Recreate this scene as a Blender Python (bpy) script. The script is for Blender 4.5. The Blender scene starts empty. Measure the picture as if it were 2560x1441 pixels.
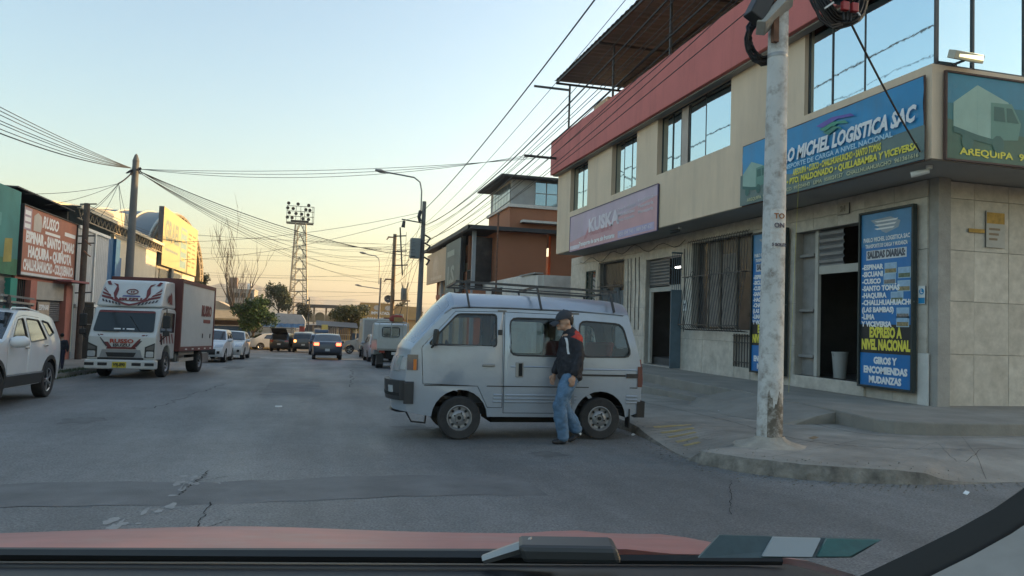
import bpy, bmesh, math, random
from mathutils import Vector, Matrix
from mathutils.geometry import delaunay_2d_cdt
sc = bpy.context.scene
COL = sc.collection
rnd = random.Random(7)
RAD = math.radians
sin, cos, pi = math.sin, math.cos, math.pi

# ------------------------------------------------------------------ camera, sky, sun, exposure
YAW, PIT, ROLL = RAD(14.86), RAD(2.66), RAD(1.9)
fw = Vector((sin(YAW)*cos(PIT), cos(YAW)*cos(PIT), sin(PIT)))
r0 = Vector((cos(YAW), -sin(YAW), 0)); u0 = r0.cross(fw)
rt = r0*cos(ROLL) + u0*sin(ROLL); up = u0*cos(ROLL) - r0*sin(ROLL)
cd = bpy.data.cameras.new('camera'); cam = bpy.data.objects.new('camera', cd); COL.objects.link(cam)
cam.matrix_world = Matrix(((rt.x, up.x, -fw.x, 0), (rt.y, up.y, -fw.y, 0), (rt.z, up.z, -fw.z, 1.3), (0, 0, 0, 1)))
cd.sensor_width = 36; cd.lens = 36*1850/2560; cd.clip_start = .05; cd.clip_end = 9000
sc.camera = cam
SUN_AZ, SUN_EL = RAD(78), RAD(9.5)          # azimuth measured from the street direction (+Y) towards the right
w = bpy.data.worlds.new('World'); sc.world = w; w.use_nodes = True
nt = w.node_tree; bg = nt.nodes['Background']
sky = nt.nodes.new('ShaderNodeTexSky'); sky.sky_type = 'NISHITA'; sky.sun_disc = False
sky.sun_elevation = SUN_EL; sky.sun_rotation = SUN_AZ
sky.air_density = 1.3; sky.dust_density = 2.3; sky.ozone_density = 1.9; sky.altitude = 0
nt.links.new(sky.outputs[0], bg.inputs[0]); bg.inputs[1].default_value = .14
sl = bpy.data.lights.new('sun', 'SUN'); sl.energy = 3.2; sl.angle = RAD(.5); sl.color = (1, .64, .27)
so = bpy.data.objects.new('sun', sl); COL.objects.link(so)
sd = Vector((sin(SUN_AZ)*cos(SUN_EL), cos(SUN_AZ)*cos(SUN_EL), sin(SUN_EL)))
so.rotation_euler = sd.to_track_quat('Z', 'Y').to_euler(); so.location = (40, 20, 30)
sc.view_settings.view_transform = 'Standard'; sc.view_settings.look = 'None'
sc.view_settings.exposure = 1.66; sc.view_settings.gamma = 1; sc.view_settings.use_curve_mapping = False
try:
    sc.cycles.use_denoising = True; sc.cycles.max_bounces = 6; sc.cycles.transparent_max_bounces = 12
    sc.cycles.caustics_reflective = False; sc.cycles.caustics_refractive = False
except Exception: pass

def g(y): return -.027*y if y < 75 else -2.025

# ------------------------------------------------------------------ materials
MATS = {}
def mat(name, c=(.5, .5, .5), r=.6, metal=0., var=.12, vs=2., bump=0., bs=30., bd=.02, spec=.5, rand=0., coat=0., grime=0., gcol=(.1, .085, .07), gs=1.2, emit=0., ecol=None, streak=0):
    if name in MATS: return MATS[name]
    m = bpy.data.materials.new(name); m.use_nodes = True; n = m.node_tree; b = n.nodes['Principled BSDF']; L = n.links.new
    b.inputs['Roughness'].default_value = r; b.inputs['Metallic'].default_value = metal
    b.inputs['Specular IOR Level'].default_value = spec; b.inputs['Coat Weight'].default_value = coat; b.inputs['Coat Roughness'].default_value = .06
    tc = n.nodes.new('ShaderNodeTexCoord'); out = None
    vec = tc.outputs['Object']
    if rand:
        oi = n.nodes.new('ShaderNodeObjectInfo'); va = n.nodes.new('ShaderNodeVectorMath'); va.operation = 'MULTIPLY_ADD'
        L(oi.outputs['Random'], va.inputs[0]); va.inputs[1].default_value = (37, 53, 71); L(tc.outputs['Object'], va.inputs[2]); vec = va.outputs[0]
    if var or rand:
        nz = n.nodes.new('ShaderNodeTexNoise'); nz.inputs['Scale'].default_value = vs; nz.inputs['Detail'].default_value = 7; nz.inputs['Roughness'].default_value = .62
        L(vec, nz.inputs['Vector'])
        mr = n.nodes.new('ShaderNodeMapRange'); mr.inputs[1].default_value = .3; mr.inputs[2].default_value = .7; mr.inputs[3].default_value = 1-var; mr.inputs[4].default_value = 1+var
        L(nz.outputs[0], mr.inputs[0]); val = mr.outputs[0]
        if rand:
            m2 = n.nodes.new('ShaderNodeMapRange'); m2.inputs[3].default_value = 1-rand; m2.inputs[4].default_value = 1+rand
            L(oi.outputs['Random'], m2.inputs[0]); mu = n.nodes.new('ShaderNodeMath'); mu.operation = 'MULTIPLY'; L(val, mu.inputs[0]); L(m2.outputs[0], mu.inputs[1]); val = mu.outputs[0]
        vm = n.nodes.new('ShaderNodeVectorMath'); vm.operation = 'SCALE'; vm.inputs[0].default_value = c[:3]; L(val, vm.inputs['Scale']); out = vm.outputs[0]
    if grime:
        gz = n.nodes.new('ShaderNodeTexNoise'); gz.inputs['Scale'].default_value = gs; gz.inputs['Detail'].default_value = 9; gz.inputs['Roughness'].default_value = .7
        if streak:
            mp = n.nodes.new('ShaderNodeMapping'); mp.inputs['Scale'].default_value = (1, 1, .12); L(vec, mp.inputs[0]); L(mp.outputs[0], gz.inputs['Vector'])
        else: L(vec, gz.inputs['Vector'])
        gr = n.nodes.new('ShaderNodeMapRange'); gr.inputs[1].default_value = .48; gr.inputs[2].default_value = .72; gr.inputs[3].default_value = 0; gr.inputs[4].default_value = grime
        L(gz.outputs[0], gr.inputs[0]); mx = n.nodes.new('ShaderNodeMix'); mx.data_type = 'RGBA'
        L(gr.outputs[0], mx.inputs[0]); mx.inputs[7].default_value = (*gcol, 1)
        if out: L(out, mx.inputs[6])
        else: mx.inputs[6].default_value = (*c[:3], 1)
        out = mx.outputs[2]
    if out: L(out, b.inputs['Base Color'])
    else: b.inputs['Base Color'].default_value = (*c[:3], 1)
    if bump:
        bz = n.nodes.new('ShaderNodeTexNoise'); bz.inputs['Scale'].default_value = bs; bz.inputs['Detail'].default_value = 5; L(vec, bz.inputs['Vector'])
        bn = n.nodes.new('ShaderNodeBump'); bn.inputs['Strength'].default_value = bump; bn.inputs['Distance'].default_value = bd; L(bz.outputs[0], bn.inputs['Height']); L(bn.outputs[0], b.inputs['Normal'])
    if emit:
        b.inputs['Emission Color'].default_value = (*(ecol or c)[:3], 1); b.inputs['Emission Strength'].default_value = emit
    MATS[name] = m; return m

def glassmat(name, tint=(.75, .8, .8), refl=.08, rough=.02):
    if name in MATS: return MATS[name]
    m = bpy.data.materials.new(name); m.use_nodes = True; n = m.node_tree; n.nodes.clear(); L = n.links.new
    o = n.nodes.new('ShaderNodeOutputMaterial'); t = n.nodes.new('ShaderNodeBsdfTransparent'); t.inputs[0].default_value = (*tint, 1)
    gl = n.nodes.new('ShaderNodeBsdfGlossy'); gl.inputs['Roughness'].default_value = rough; gl.inputs[0].default_value = (.95, .97, 1, 1)
    fr = n.nodes.new('ShaderNodeLayerWeight'); fr.inputs[0].default_value = .3
    mr = n.nodes.new('ShaderNodeMapRange'); mr.inputs[3].default_value = refl; mr.inputs[4].default_value = .9; L(fr.outputs['Fresnel'], mr.inputs[0])
    mx = n.nodes.new('ShaderNodeMixShader'); L(mr.outputs[0], mx.inputs[0]); L(t.outputs[0], mx.inputs[1]); L(gl.outputs[0], mx.inputs[2]); L(mx.outputs[0], o.inputs[0])
    MATS[name] = m; return m

# ------------------------------------------------------------------ mesh helpers
ORG = {}
class MB:
    def __init__(s): s.v, s.f, s.m = [], [], []
    def add(s, vs, fs, mi=0):
        o = len(s.v); s.v += [tuple(p) for p in vs]; s.f += [tuple(i+o for i in f) for f in fs]; s.m += [mi]*len(fs); return s
    def box(s, x0, x1, y0, y1, z0, z1, mi=0):
        x0, x1 = sorted((x0, x1)); y0, y1 = sorted((y0, y1)); z0, z1 = sorted((z0, z1))
        return s.add([(x0,y0,z0),(x1,y0,z0),(x1,y1,z0),(x0,y1,z0),(x0,y0,z1),(x1,y0,z1),(x1,y1,z1),(x0,y1,z1)], [(3,2,1,0),(4,5,6,7),(0,1,5,4),(1,2,6,5),(2,3,7,6),(3,0,4,7)], mi)
    def obox(s, c, ax, ay, az, mi=0):     # centre and three half-axis vectors
        c, ax, ay, az = map(Vector, (c, ax, ay, az)); vs = []
        for k in (-1, 1):
            for (i, j) in ((-1,-1),(1,-1),(1,1),(-1,1)): vs.append(c+ax*i+ay*j+az*k)
        return s.add(vs, [(3,2,1,0),(4,5,6,7),(0,1,5,4),(1,2,6,5),(2,3,7,6),(3,0,4,7)], mi)
    def bar(s, p0, p1, wx, wz=None, upv=(0,0,1), mi=0):
        p0, p1 = Vector(p0), Vector(p1); d = p1-p0; l = d.length; d = d/l; upv = Vector(upv)
        if abs(d.dot(upv)) > .98: upv = Vector((1, 0, 0))
        a = d.cross(upv).normalized(); b = a.cross(d)
        return s.obox((p0+p1)/2, d*l/2, a*wx/2, b*(wz or wx)/2, mi)
    def tube(s, pts, r, n=6, caps=True, mi=0):
        pts = [Vector(p) for p in pts]; N = len(pts); rs = r if isinstance(r, (list, tuple)) else [r]*N
        d0 = (pts[1]-pts[0]).normalized(); a = d0.cross(Vector((0,0,1)));
        if a.length < .05: a = d0.cross(Vector((1,0,0)))
        a.normalize(); vs = []
        for i, p in enumerate(pts):
            d = (pts[min(i+1,N-1)]-pts[max(i-1,0)]).normalized(); a = (a-d*a.dot(d)).normalized(); b = d.cross(a)
            for k in range(n): t = 2*pi*k/n; vs.append(p+(a*cos(t)+b*sin(t))*rs[i])
        fs = [(i*n+k, i*n+(k+1)%n, (i+1)*n+(k+1)%n, (i+1)*n+k) for i in range(N-1) for k in range(n)]
        if caps: fs += [tuple(range(n))[::-1], tuple(range((N-1)*n, N*n))]
        return s.add(vs, fs, mi)
    def cyl(s, p0, p1, r0, r1=None, n=12, mi=0): return s.tube([p0, p1], [r0, r0 if r1 is None else r1], n, True, mi)
    def lathe(s, prof, c, axis, n=20, mi=0, a0=None):      # prof: (radius, height along axis)
        c, d = Vector(c), Vector(axis).normalized(); a = d.cross(Vector((0,0,1)));
        if a.length < .05: a = Vector((1,0,0))
        a.normalize(); b = d.cross(a); vs = []
        for (r, h) in prof:
            for k in range(n): t = 2*pi*k/n; vs.append(c+d*h+(a*cos(t)+b*sin(t))*r)
        fs = [(i*n+k, i*n+(k+1)%n, (i+1)*n+(k+1)%n, (i+1)*n+k) for i in range(len(prof)-1) for k in range(n)]
        return s.add(vs, fs, mi)
    def grid(s, P, mi=0, closed=False):                    # P[i][j] points
        nu, nv = len(P), len(P[0]); vs = [p for row in P for p in row]
        fs = [(i*nv+j, (i+1)*nv+j, (i+1)*nv+j+1, i*nv+j+1) for i in range(nu-1) for j in range(nv-1)]
        if closed: fs += [(i*nv+nv-1, (i+1)*nv+nv-1, (i+1)*nv, i*nv) for i in range(nu-1)]
        return s.add(vs, fs, mi)
    def prism(s, poly, fn, t0, t1, mi=0):                  # poly of 2D points, fn(u,v,t) -> point
        n = len(poly); vs = [fn(u, v, t0) for u, v in poly]+[fn(u, v, t1) for u, v in poly]
        fs = [tuple(range(n)), tuple(range(n, 2*n))[::-1]]+[(i, i+n, (i+1)%n+n, (i+1)%n) for i in range(n)]
        return s.add(vs, fs, mi)
    def build(s, name, mats, parent=None, smooth=None, bevel=0, world=True, fixn=False):
        me = bpy.data.meshes.new(name); o = Vector((0,0,0))
        if parent is not None and world: o = ORG[parent.name]
        me.from_pydata([(p[0]-o.x, p[1]-o.y, p[2]-o.z) for p in s.v], [], s.f); me.validate()
        if not isinstance(mats, (list, tuple)): mats = [mats]
        for m in mats: me.materials.append(m)
        if len(mats) > 1 and len(me.polygons) == len(s.m): me.polygons.foreach_set('material_index', s.m)
        if fixn:
            bm = bmesh.new(); bm.from_mesh(me); bmesh.ops.remove_doubles(bm, verts=bm.verts, dist=1e-4); bmesh.ops.recalc_face_normals(bm, faces=bm.faces); bm.to_mesh(me); bm.free()
        if smooth is not None:
            me.polygons.foreach_set('use_smooth', [True]*len(me.polygons)); me.set_sharp_from_angle(angle=RAD(smooth))
        ob = bpy.data.objects.new(name, me); COL.objects.link(ob)
        if parent is not None: ob.parent = parent
        ORG[ob.name] = o if parent is not None else Vector((0,0,0))
        if bevel:
            md = ob.modifiers.new('bevel', 'BEVEL'); md.width = bevel; md.segments = 2; md.limit_method = 'ANGLE'
        return ob

def tag(o, label=None, cat=None, group=None, kind=None):
    if label: o['label'] = label
    if cat: o['category'] = cat
    if group: o['group'] = group
    if kind: o['kind'] = kind
    return o
def thing(name, label, cat, loc=(0,0,0), group=None):
    o = bpy.data.objects.new(name, None); COL.objects.link(o); o.location = loc; o.empty_display_size = .2
    ORG[o.name] = Vector(loc); return tag(o, label, cat, group)
def inst(src, parent, loc=None, M=None):
    c = src.copy(); COL.objects.link(c); c.parent = parent
    if loc is not None: c.location = loc
    if M is not None: c.matrix_local = M
    ORG[c.name] = ORG.get(src.name, Vector()); return c
def frame(c, right, upv):
    r_, u_ = Vector(right).normalized(), Vector(upv).normalized(); n_ = r_.cross(u_)
    return Matrix(((r_.x,u_.x,n_.x,c[0]),(r_.y,u_.y,n_.y,c[1]),(r_.z,u_.z,n_.z,c[2]),(0,0,0,1)))
TXT = {}
def text(body, size, m, parent, M, width=None, bold=0., ext=.002, align='CENTER', shear=0., name='lettering', world=True):
    k = (body, size, bold, ext, align, shear, width)
    if k not in TXT:
        cu = bpy.data.curves.new('t', 'FONT'); cu.body = body; cu.size = size; cu.extrude = ext; cu.offset = bold; cu.align_x = align; cu.align_y = 'CENTER'; cu.shear = shear; cu.resolution_u = 2
        ob = bpy.data.objects.new('t', cu); me = bpy.data.meshes.new_from_object(ob); bpy.data.objects.remove(ob); bpy.data.curves.remove(cu)
        if width and len(me.vertices):
            xs = [v.co.x for v in me.vertices]; s_ = width/max(1e-4, max(xs)-min(xs))
            for v in me.vertices: v.co.x *= s_
        TXT[k] = me
    me = TXT[k].copy(); me.materials.clear(); me.materials.append(m); me.name = name
    o = bpy.data.objects.new(name, me); COL.objects.link(o); o.parent = parent
    o.matrix_local = (Matrix.Translation(-ORG[parent.name]) @ M) if world else M
    return o
def in_poly(x, y, poly):
    c = False; n = len(poly); j = n-1
    for i in range(n):
        xi, yi = poly[i]; xj, yj = poly[j]
        if (yi > y) != (yj > y) and x < (xj-xi)*(y-yi)/(yj-yi)+xi: c = not c
        j = i
    return c
def fill(outline, holes=(), step=.15):
    vs, es = [], []
    for poly in [outline]+list(holes):
        o = len(vs); n = len(poly); vs += [Vector(p) for p in poly]; es += [(o+i, o+(i+1)%n) for i in range(n)]
    xs = [p[0] for p in outline]; ys = [p[1] for p in outline]
    x = min(xs)+step*.5
    while x < max(xs):
        y = min(ys)+step*.5
        while y < max(ys):
            if in_poly(x, y, outline) and not any(in_poly(x, y, h) for h in holes):
                if all((Vector((x, y))-Vector(p)).length > step*.45 for q in [outline]+list(holes) for p in q): vs.append(Vector((x, y)))
            y += step
        x += step
    r_ = delaunay_2d_cdt(vs, es, [], 0, 1e-5); V, F = r_[0], r_[2]; out = []
    for f in F:
        cx = sum(V[i].x for i in f)/len(f); cy = sum(V[i].y for i in f)/len(f)
        if in_poly(cx, cy, outline) and not any(in_poly(cx, cy, h) for h in holes):
            a = sum((V[f[i]].x*V[f[(i+1)%len(f)]].y-V[f[(i+1)%len(f)]].x*V[f[i]].y) for i in range(len(f)))
            out.append(tuple(f) if a > 0 else tuple(f)[::-1])
    return [(p.x, p.y) for p in V], out
def rounded(poly, r, n=4):
    out = []; N = len(poly)
    for i in range(N):
        p = Vector(poly[i]); a = Vector(poly[i-1]); b = Vector(poly[(i+1)%N]); da, db = (a-p), (b-p); rr = min(r, da.length*.45, db.length*.45)
        s_, e_ = p+da.normalized()*rr, p+db.normalized()*rr
        for k in range(n+1): t = k/n; out.append(tuple(s_*(1-t)**2+p*2*t*(1-t)+e_*t*t))
    return out
def shrink(poly, d):
    n = len(poly); A = sum(poly[i][0]*poly[(i+1)%n][1]-poly[(i+1)%n][0]*poly[i][1] for i in range(n)); sg = 1 if A > 0 else -1; out = []
    for i in range(n):
        a, p, b = Vector(poly[i-1]), Vector(poly[i]), Vector(poly[(i+1)%n]); e1, e2 = (p-a), (b-p)
        if e1.length < 1e-6 or e2.length < 1e-6: out.append(tuple(p)); continue
        n1 = Vector((-e1.y, e1.x)).normalized()*sg; n2 = Vector((-e2.y, e2.x)).normalized()*sg; nn = (n1+n2)
        nn = nn/max(.4, nn.length_squared/2) ; out.append(tuple(p+nn*d))
    return out

# ------------------------------------------------------------------ shared materials
WHITE = mat('white_paint', (.72, .72, .7), .5, var=.06)
BLACK = mat('black_plastic', (.018, .018, .02), .5, var=.2, vs=6)
RUBBER = mat('tyre_rubber', (.022, .022, .024), .85, var=.2, vs=8, grime=.35, gcol=(.09, .08, .07), gs=5)
STEEL = mat('grey_steel', (.28, .28, .28), .45, metal=.7, var=.15)
DARKSTEEL = mat('dark_steel', (.05, .05, .052), .5, metal=.3, var=.25, vs=6)
CONC = mat('concrete', (.34, .32, .29), .9, var=.2, vs=1.5, bump=.35, bs=40, grime=.45, gcol=(.16, .14, .12))
CABLE = mat('cable_black', (.012, .012, .014), .6, var=0)
YELLOWT = mat('yellow_print', (.75, .66, .08), .55, var=.05)
WHITET = mat('white_print', (.8, .8, .8), .55, var=.05)

# ------------------------------------------------------------------ ground, road, pavements
def asphalt():
    m = bpy.data.materials.new('asphalt'); m.use_nodes = True; n = m.node_tree; b = n.nodes['Principled BSDF']; L = n.links.new
    tc = n.nodes.new('ShaderNodeTexCoord')
    def noise(sx, sy, det=6, rough=.6):
        mp = n.nodes.new('ShaderNodeMapping'); mp.inputs['Scale'].default_value = (sx, sy, 1); L(tc.outputs['Object'], mp.inputs[0])
        z = n.nodes.new('ShaderNodeTexNoise'); z.inputs['Scale'].default_value = 1; z.inputs['Detail'].default_value = det; z.inputs['Roughness'].default_value = rough; L(mp.outputs[0], z.inputs['Vector']); return z.outputs[0]
    def rng(s, a, b_, c, d):
        q = n.nodes.new('ShaderNodeMapRange'); q.inputs[1].default_value = a; q.inputs[2].default_value = b_; q.inputs[3].default_value = c; q.inputs[4].default_value = d; L(s, q.inputs[0]); return q.outputs[0]
    def mul(p, q):
        x = n.nodes.new('ShaderNodeMath'); x.operation = 'MULTIPLY'; L(p, x.inputs[0]); L(q, x.inputs[1]); return x.outputs[0]
    v = mul(mul(rng(noise(.35, .25), .3, .7, .72, 1.25), rng(noise(1.1, .05, 4), .3, .7, .8, 1.2)), mul(rng(noise(55, 55, 2), .3, .7, .55, 1.45), rng(noise(5, 5, 8, .75), .3, .7, .86, 1.14)))
    s = n.nodes.new('ShaderNodeVectorMath'); s.operation = 'SCALE'; s.inputs[0].default_value = (.142, .142, .14); L(v, s.inputs['Scale']); L(s.outputs[0], b.inputs['Base Color'])
    L(rng(noise(.8, .2), .3, .7, .5, .72), b.inputs['Roughness']); b.inputs['Specular IOR Level'].default_value = .45
    bn = n.nodes.new('ShaderNodeBump'); bn.inputs['Strength'].default_value = .5; bn.inputs['Distance'].default_value = .012; L(noise(90, 90, 3), bn.inputs['Height']); L(bn.outputs[0], b.inputs['Normal'])
    return m
ASPH = asphalt()
EARTH = mat('dry_earth', (.2, .165, .12), .95, var=.3, vs=.4, bump=.4, bs=8)
ys = [-300, -60, -30, 0, 30, 75, 76, 150, 400, 1000, 2500, 5000]
def gz(y): return g(max(y, -60))
b = MB(); b.grid([[(x, y, gz(y)-.04) for y in ys] for x in (-5000, -600, -60, 0, 60, 600, 5000)][::-1]); tag(b.build('ground', EARTH), kind='structure')
b = MB(); yr = [-30+k*4 for k in range(26)]; b.grid([[(x, y, g(y)) for y in yr] for x in (70, 40, 20, 10, 0, -10, -20, -40, -70)]); road = tag(b.build('road', ASPH), kind='structure')
b = MB(); b.grid([[(x, y, g(y)+.005) for y in (44.6, 45.2)] for x in (4.4, 1.2, -2.9)]); tag(b.build('road_line', mat('road_paint', (.62, .6, .55), .8, var=.3, vs=6, grime=.7, gcol=(.13, .13, .13), gs=5)), kind='structure')
CRACK = mat('crack_dark', (.012, .012, .012), .95, var=0)
def crack(pts, w=.012, z=.003, name='crack'):
    b = MB(); P = []
    for i, (x, y) in enumerate(pts):
        k = w*(.4+rnd.random()); P.append([(x+k, y, g(y)+z), (x-k, y, g(y)+z)])
    b.grid(P); return b.build(name, CRACK, road, world=False)
def jag(p0, p1, n=14, a=.05): return [(p0[0]+(p1[0]-p0[0])*i/n+rnd.uniform(-a, a), p0[1]+(p1[1]-p0[1])*i/n) for i in range(n+1)]
crack(jag((-.98, 6.5), (-.9, 7.6), 26, .022), .006); crack(jag((-.95, 7.05), (-.7, 7.3), 10, .012), .004); crack(jag((-.72, 4.6), (-.7, 6.2), 30, .018), .006); crack(jag((-.71, 5.3), (-.5, 5.6), 10, .012), .004); crack(jag((3.2, 5.2), (4.0, 6.5), 26, .015), .003)
def blotch(x, y, rx, ry, m_, z, n=18, nm='patch'):
    b = MB(); q = [rnd.uniform(.6, 1.25) for _ in range(n)]; b.add([(x, y, g(y)+z)]+[(x+rx*q[k]*cos(2*pi*k/n), y+ry*q[k]*sin(2*pi*k/n), g(y+ry*q[k]*sin(2*pi*k/n))+z) for k in range(n)], [(0, 1+k, 1+(k+1) % n) for k in range(n)]); b.build(nm, m_, road, world=False)
SPL = mat('paint_spill', (.3, .3, .29), .85, var=.3, vs=9, grime=1, gcol=(.16, .16, .155), gs=9); OIL = mat('oil_stain', (.122, .122, .12), .75, var=.3, vs=4, grime=1, gcol=(.142, .142, .14), gs=5, spec=.3)
for k in range(26): t = rnd.random(); blotch(-1.22+.28*t+rnd.gauss(0, .07), 5.0+2.4*t+rnd.gauss(0, .12), rnd.uniform(.012, .05), rnd.uniform(.03, .12), SPL, .003, 12, 'paint_spill')
for (x, y, a, c_) in ((-3.2, 12, .3, .5), (1.5, 11.0, .3, .4), (2.7, 8.3, .22, .25), (-2.9, 31, .4, 1.5)): blotch(x, y, a, c_, OIL, .0025, 22, 'oil_stain')
ASPHDARK = mat('asphalt_dark', (.12, .121, .121), .7, var=.3, vs=2.2, bump=.5, bs=80, grime=.5, gcol=(.14, .14, .14), gs=1.5)
b = MB(); b.grid([[(x, y+.05*sin(x*2.3)+rnd.uniform(-.03, .03), g(y)+.002) for y in (6.15, 7.1)] for x in [2.0-k*.25 for k in range(26)]]); b.build('patch', ASPHDARK, road, world=False)  # uneven band, darker than the asphalt around it
b = MB(); b.grid([[(x+rnd.uniform(-.03, .03), y, g(y)+.002) for y in (17, 18.5, 20, 21.5)] for x in (.2, -1.1)]); b.build('patch', ASPHDARK, road, world=False)
crack(jag((-5, 11), (-2.8, 12.4), 20), .009); crack(jag((-2.6, 14), (-2.2, 21), 24, .08), .012); crack(jag((1, 20), (1.6, 31), 24, .08), .012)
tag(MB().box(-.62, -.5, 14.2, 14.32, g(14.2)+.002, g(14.2)+.012).build('litter', WHITE), 'small scrap of white litter lying on the asphalt', 'litter')

PAVE = mat('pavement_concrete', (.265, .245, .215), .9, var=.3, vs=1.3, bump=.6, bs=22, grime=.65, gcol=(.16, .145, .125), gs=.9)
KERBM = mat('kerb_concrete', (.2, .18, .155), .95, var=.5, vs=5, bump=1.0, bs=14, grime=.8, gcol=(.06, .052, .045), gs=4)
# right-hand pavement: rows between the kerb line and the raised platform of the corner building
kp = [(4.7, 74), (4.7, 60), (4.7, 45), (4.7, 30), (4.7, 22), (4.7, 17), (4.7, 14), (4.7, 12), (4.72, 10.9), (4.66, 10.2), (4.55, 9.5), (4.42, 8.8), (4.3, 8.2), (4.24, 7.75), (4.25, 7.5), (4.3, 7.2), (4.42, 6.92), (4.6, 6.7), (4.8, 6.5), (5.05, 6.34), (5.3, 6.24), (5.6, 6.14), (5.9, 6.08), (6.1, 6.06), (6.35, 6.05), (6.8, 6.05), (7.6, 6.05), (9, 6.05), (12, 6.05), (20, 6.05), (60, 6.05)]
kh = [.15]*9+[.13, .06, .03, .02, .03, .15, .16, .165, .165, .16, .16, .155, .15, .12, .06, .03, .015, .015, .015, .02, .15, .15]
qp = [(8.7, 74), (8.7, 60), (8.7, 45), (8.7, 30), (8.7, 22), (8.7, 17), (8.7, 14), (8.5, 12), (8.4, 11), (8.35, 10.4), (8.3, 10), (8.2, 9.7), (8.2, 9.4), (8.2, 9.3), (8.2, 9.2), (8.2, 9.1), (8.25, 9.0), (8.3, 8.95), (8.4, 8.9), (8.5, 8.85), (8.6, 8.8), (8.7, 8.8), (8.8, 8.8), (8.9, 8.8), (9, 8.8), (9.2, 8.8), (9.6, 8.8), (10.5, 8.8), (13, 8.8), (20, 8.8), (60, 8.8)]
def refine(L_, n=4):
    o = []
    for i in range(len(L_)-1):
        a, c = L_[i], L_[i+1]
        for k in range(n):
            t = k/n; o.append(a+(c-a)*t if isinstance(a, float) else (a[0]+(c[0]-a[0])*t, a[1]+(c[1]-a[1])*t))
    return o+[L_[-1]]
kp, kh, qp = refine(kp), refine([float(x) for x in kh]), refine(qp)
bt, bk = MB(), MB(); rows = []; kr = []
for (p, h, q) in zip(kp, kh, qp):
    j = rnd.uniform(-.025, .015) if h > .1 and p[1] < 20 and p[0] < 7 else 0; row = []
    for t in (0, .02, .06, .12, .2, .3, .45, .65, 1):
        x, y = p[0]+(q[0]-p[0])*t+(j*(1-t)), p[1]+(q[1]-p[1])*t; k = min(1, t/.3); hh = h+(.15-h)*k*k*(3-2*k)
        row.append((x, y, g(y)+hh+(rnd.uniform(-.006, .004) if .0 < t < .5 else (0 if t else -.012))))
    rows.append(row)
    x, y, z = row[0]; dx, dy = p[0]-q[0], p[1]-q[1]; dl = math.hypot(dx, dy); dx, dy = dx/dl, dy/dl
    e = rnd.uniform(0, .03)
    kr.append([(x+dx*.03+dx*e, y+dy*.03+dy*e, g(y)-.03), (x+dx*.02+dx*e*.7, y+dy*.02+dy*e*.7, g(y)+(z-g(y))*.45), (x+dx*.006, y+dy*.006, z-.01), (x, y, z+.001)])
bt.grid(rows); pav = tag(bt.build('pavement', PAVE, smooth=40), kind='structure')
bk.grid(kr); bk.build('kerb', KERBM, pav, smooth=50)
# faded yellow bars on the dropped kerb
YP = mat('faded_yellow_paint', (.4, .3, .11), .85, var=.3, vs=5, grime=1, gcol=(.25, .22, .18), gs=6)
def pav_at(i, t):
    k = int(i); fr = i-k; P = []
    ts = (0, .02, .06, .12, .2, .3, .45, .65, 1)
    j = max(q for q in range(8) if ts[q] <= t+1e-9); ft = (t-ts[j])/(ts[j+1]-ts[j])
    A = [Vector(rows[k+a][j+c]) for a in (0, 1) for c in (0, 1)]
    return (A[0]*(1-ft)+A[1]*ft)*(1-fr)+(A[2]*(1-ft)+A[3]*ft)*fr+Vector((0, 0, .005))
for s0 in range(5):
    i0 = 37.2+s0*2.1; b = MB(); b.grid([[pav_at(i0+u*.7, .06+(.17-.025*s0)*t/5) for t in range(6)] for u in (0, .33, .66, 1)]); b.build('yellow_bar', YP, pav, world=False)
GRV = mat('groove_dark', (.17, .155, .135), .95, var=.2)
for s0 in range(16):
    i0 = 36.5+s0*1.05; b = MB(); b.grid([[pav_at(i0+u, .03+.5*t/8) for t in range(9)] for u in (0, .07)]); b.build('groove', GRV, pav, world=False)
for s0 in range(9):
    i0 = 92.5+s0*1.9; b = MB(); b.grid([[pav_at(i0+u*1.3+t*.3, .1+.07*s0+.003*u) for t in range(6)] for u in (0, 1)]); 
b = MB(); P = []
for k in range(30): P.append([pav_at(84+k*.55+u, .42+.22*sin(k*.22)+.012*sin(k*2.1)) for u in (0, .09)])
b.grid(P); b.build('crack', CRACK, pav, world=False)
b = MB(); P = []
for k in range(22): P.append([pav_at(60+.5*sin(k*1.3)+u*.5, .12+k*.02) for u in (0, .22)])
b.grid(P); b.build('crack', CRACK, pav, world=False)

for t_ in (.45, .8):
    b = MB(); b.grid([[pav_at(4+k*1.0, t_+u) for u in (0, .0035)] for k in range(108)]); b.build('joint', CRACK, pav, world=False)
for i0 in list(range(24, 44, 4))+[66.5, 98.5]:
    b = MB(); b.grid([[pav_at(i0+u, .02+.97*t/10) for t in range(11)] for u in (0, .05 if i0 > 44 else .02)]); b.build('joint', CRACK, pav, world=False)
b = MB()
for k in range(1500):
    i = rnd.uniform(20, 108); P0 = kp[int(i)]; P1 = qp[int(i)]; t = rnd.choice((-1, -1, -1, 1))*abs(rnd.gauss(0, .05))-.02; x, y = P0[0]+(P1[0]-P0[0])*t, P0[1]+(P1[1]-P0[1])*t
    if y > 30 or x > 14: continue
    z = g(y) if t < 0 else pav_at(i if i < 119 else 118, max(.021, t)).z; s_ = rnd.uniform(.004, .016); q = [Vector((rnd.uniform(-1, 1), rnd.uniform(-1, 1), rnd.uniform(-.2, 1)))*s_ for _ in range(4)]; b.add([(x+v.x, y+v.y, z+v.z) for v in q], [(0, 1, 2), (0, 2, 3), (0, 3, 1), (1, 3, 2)])
tag(b.build('grit', mat('grit', (.2, .18, .15), .95, var=.4)), 'loose grit and crumbs of concrete along the right kerb', 'grit', kind='stuff')
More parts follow.
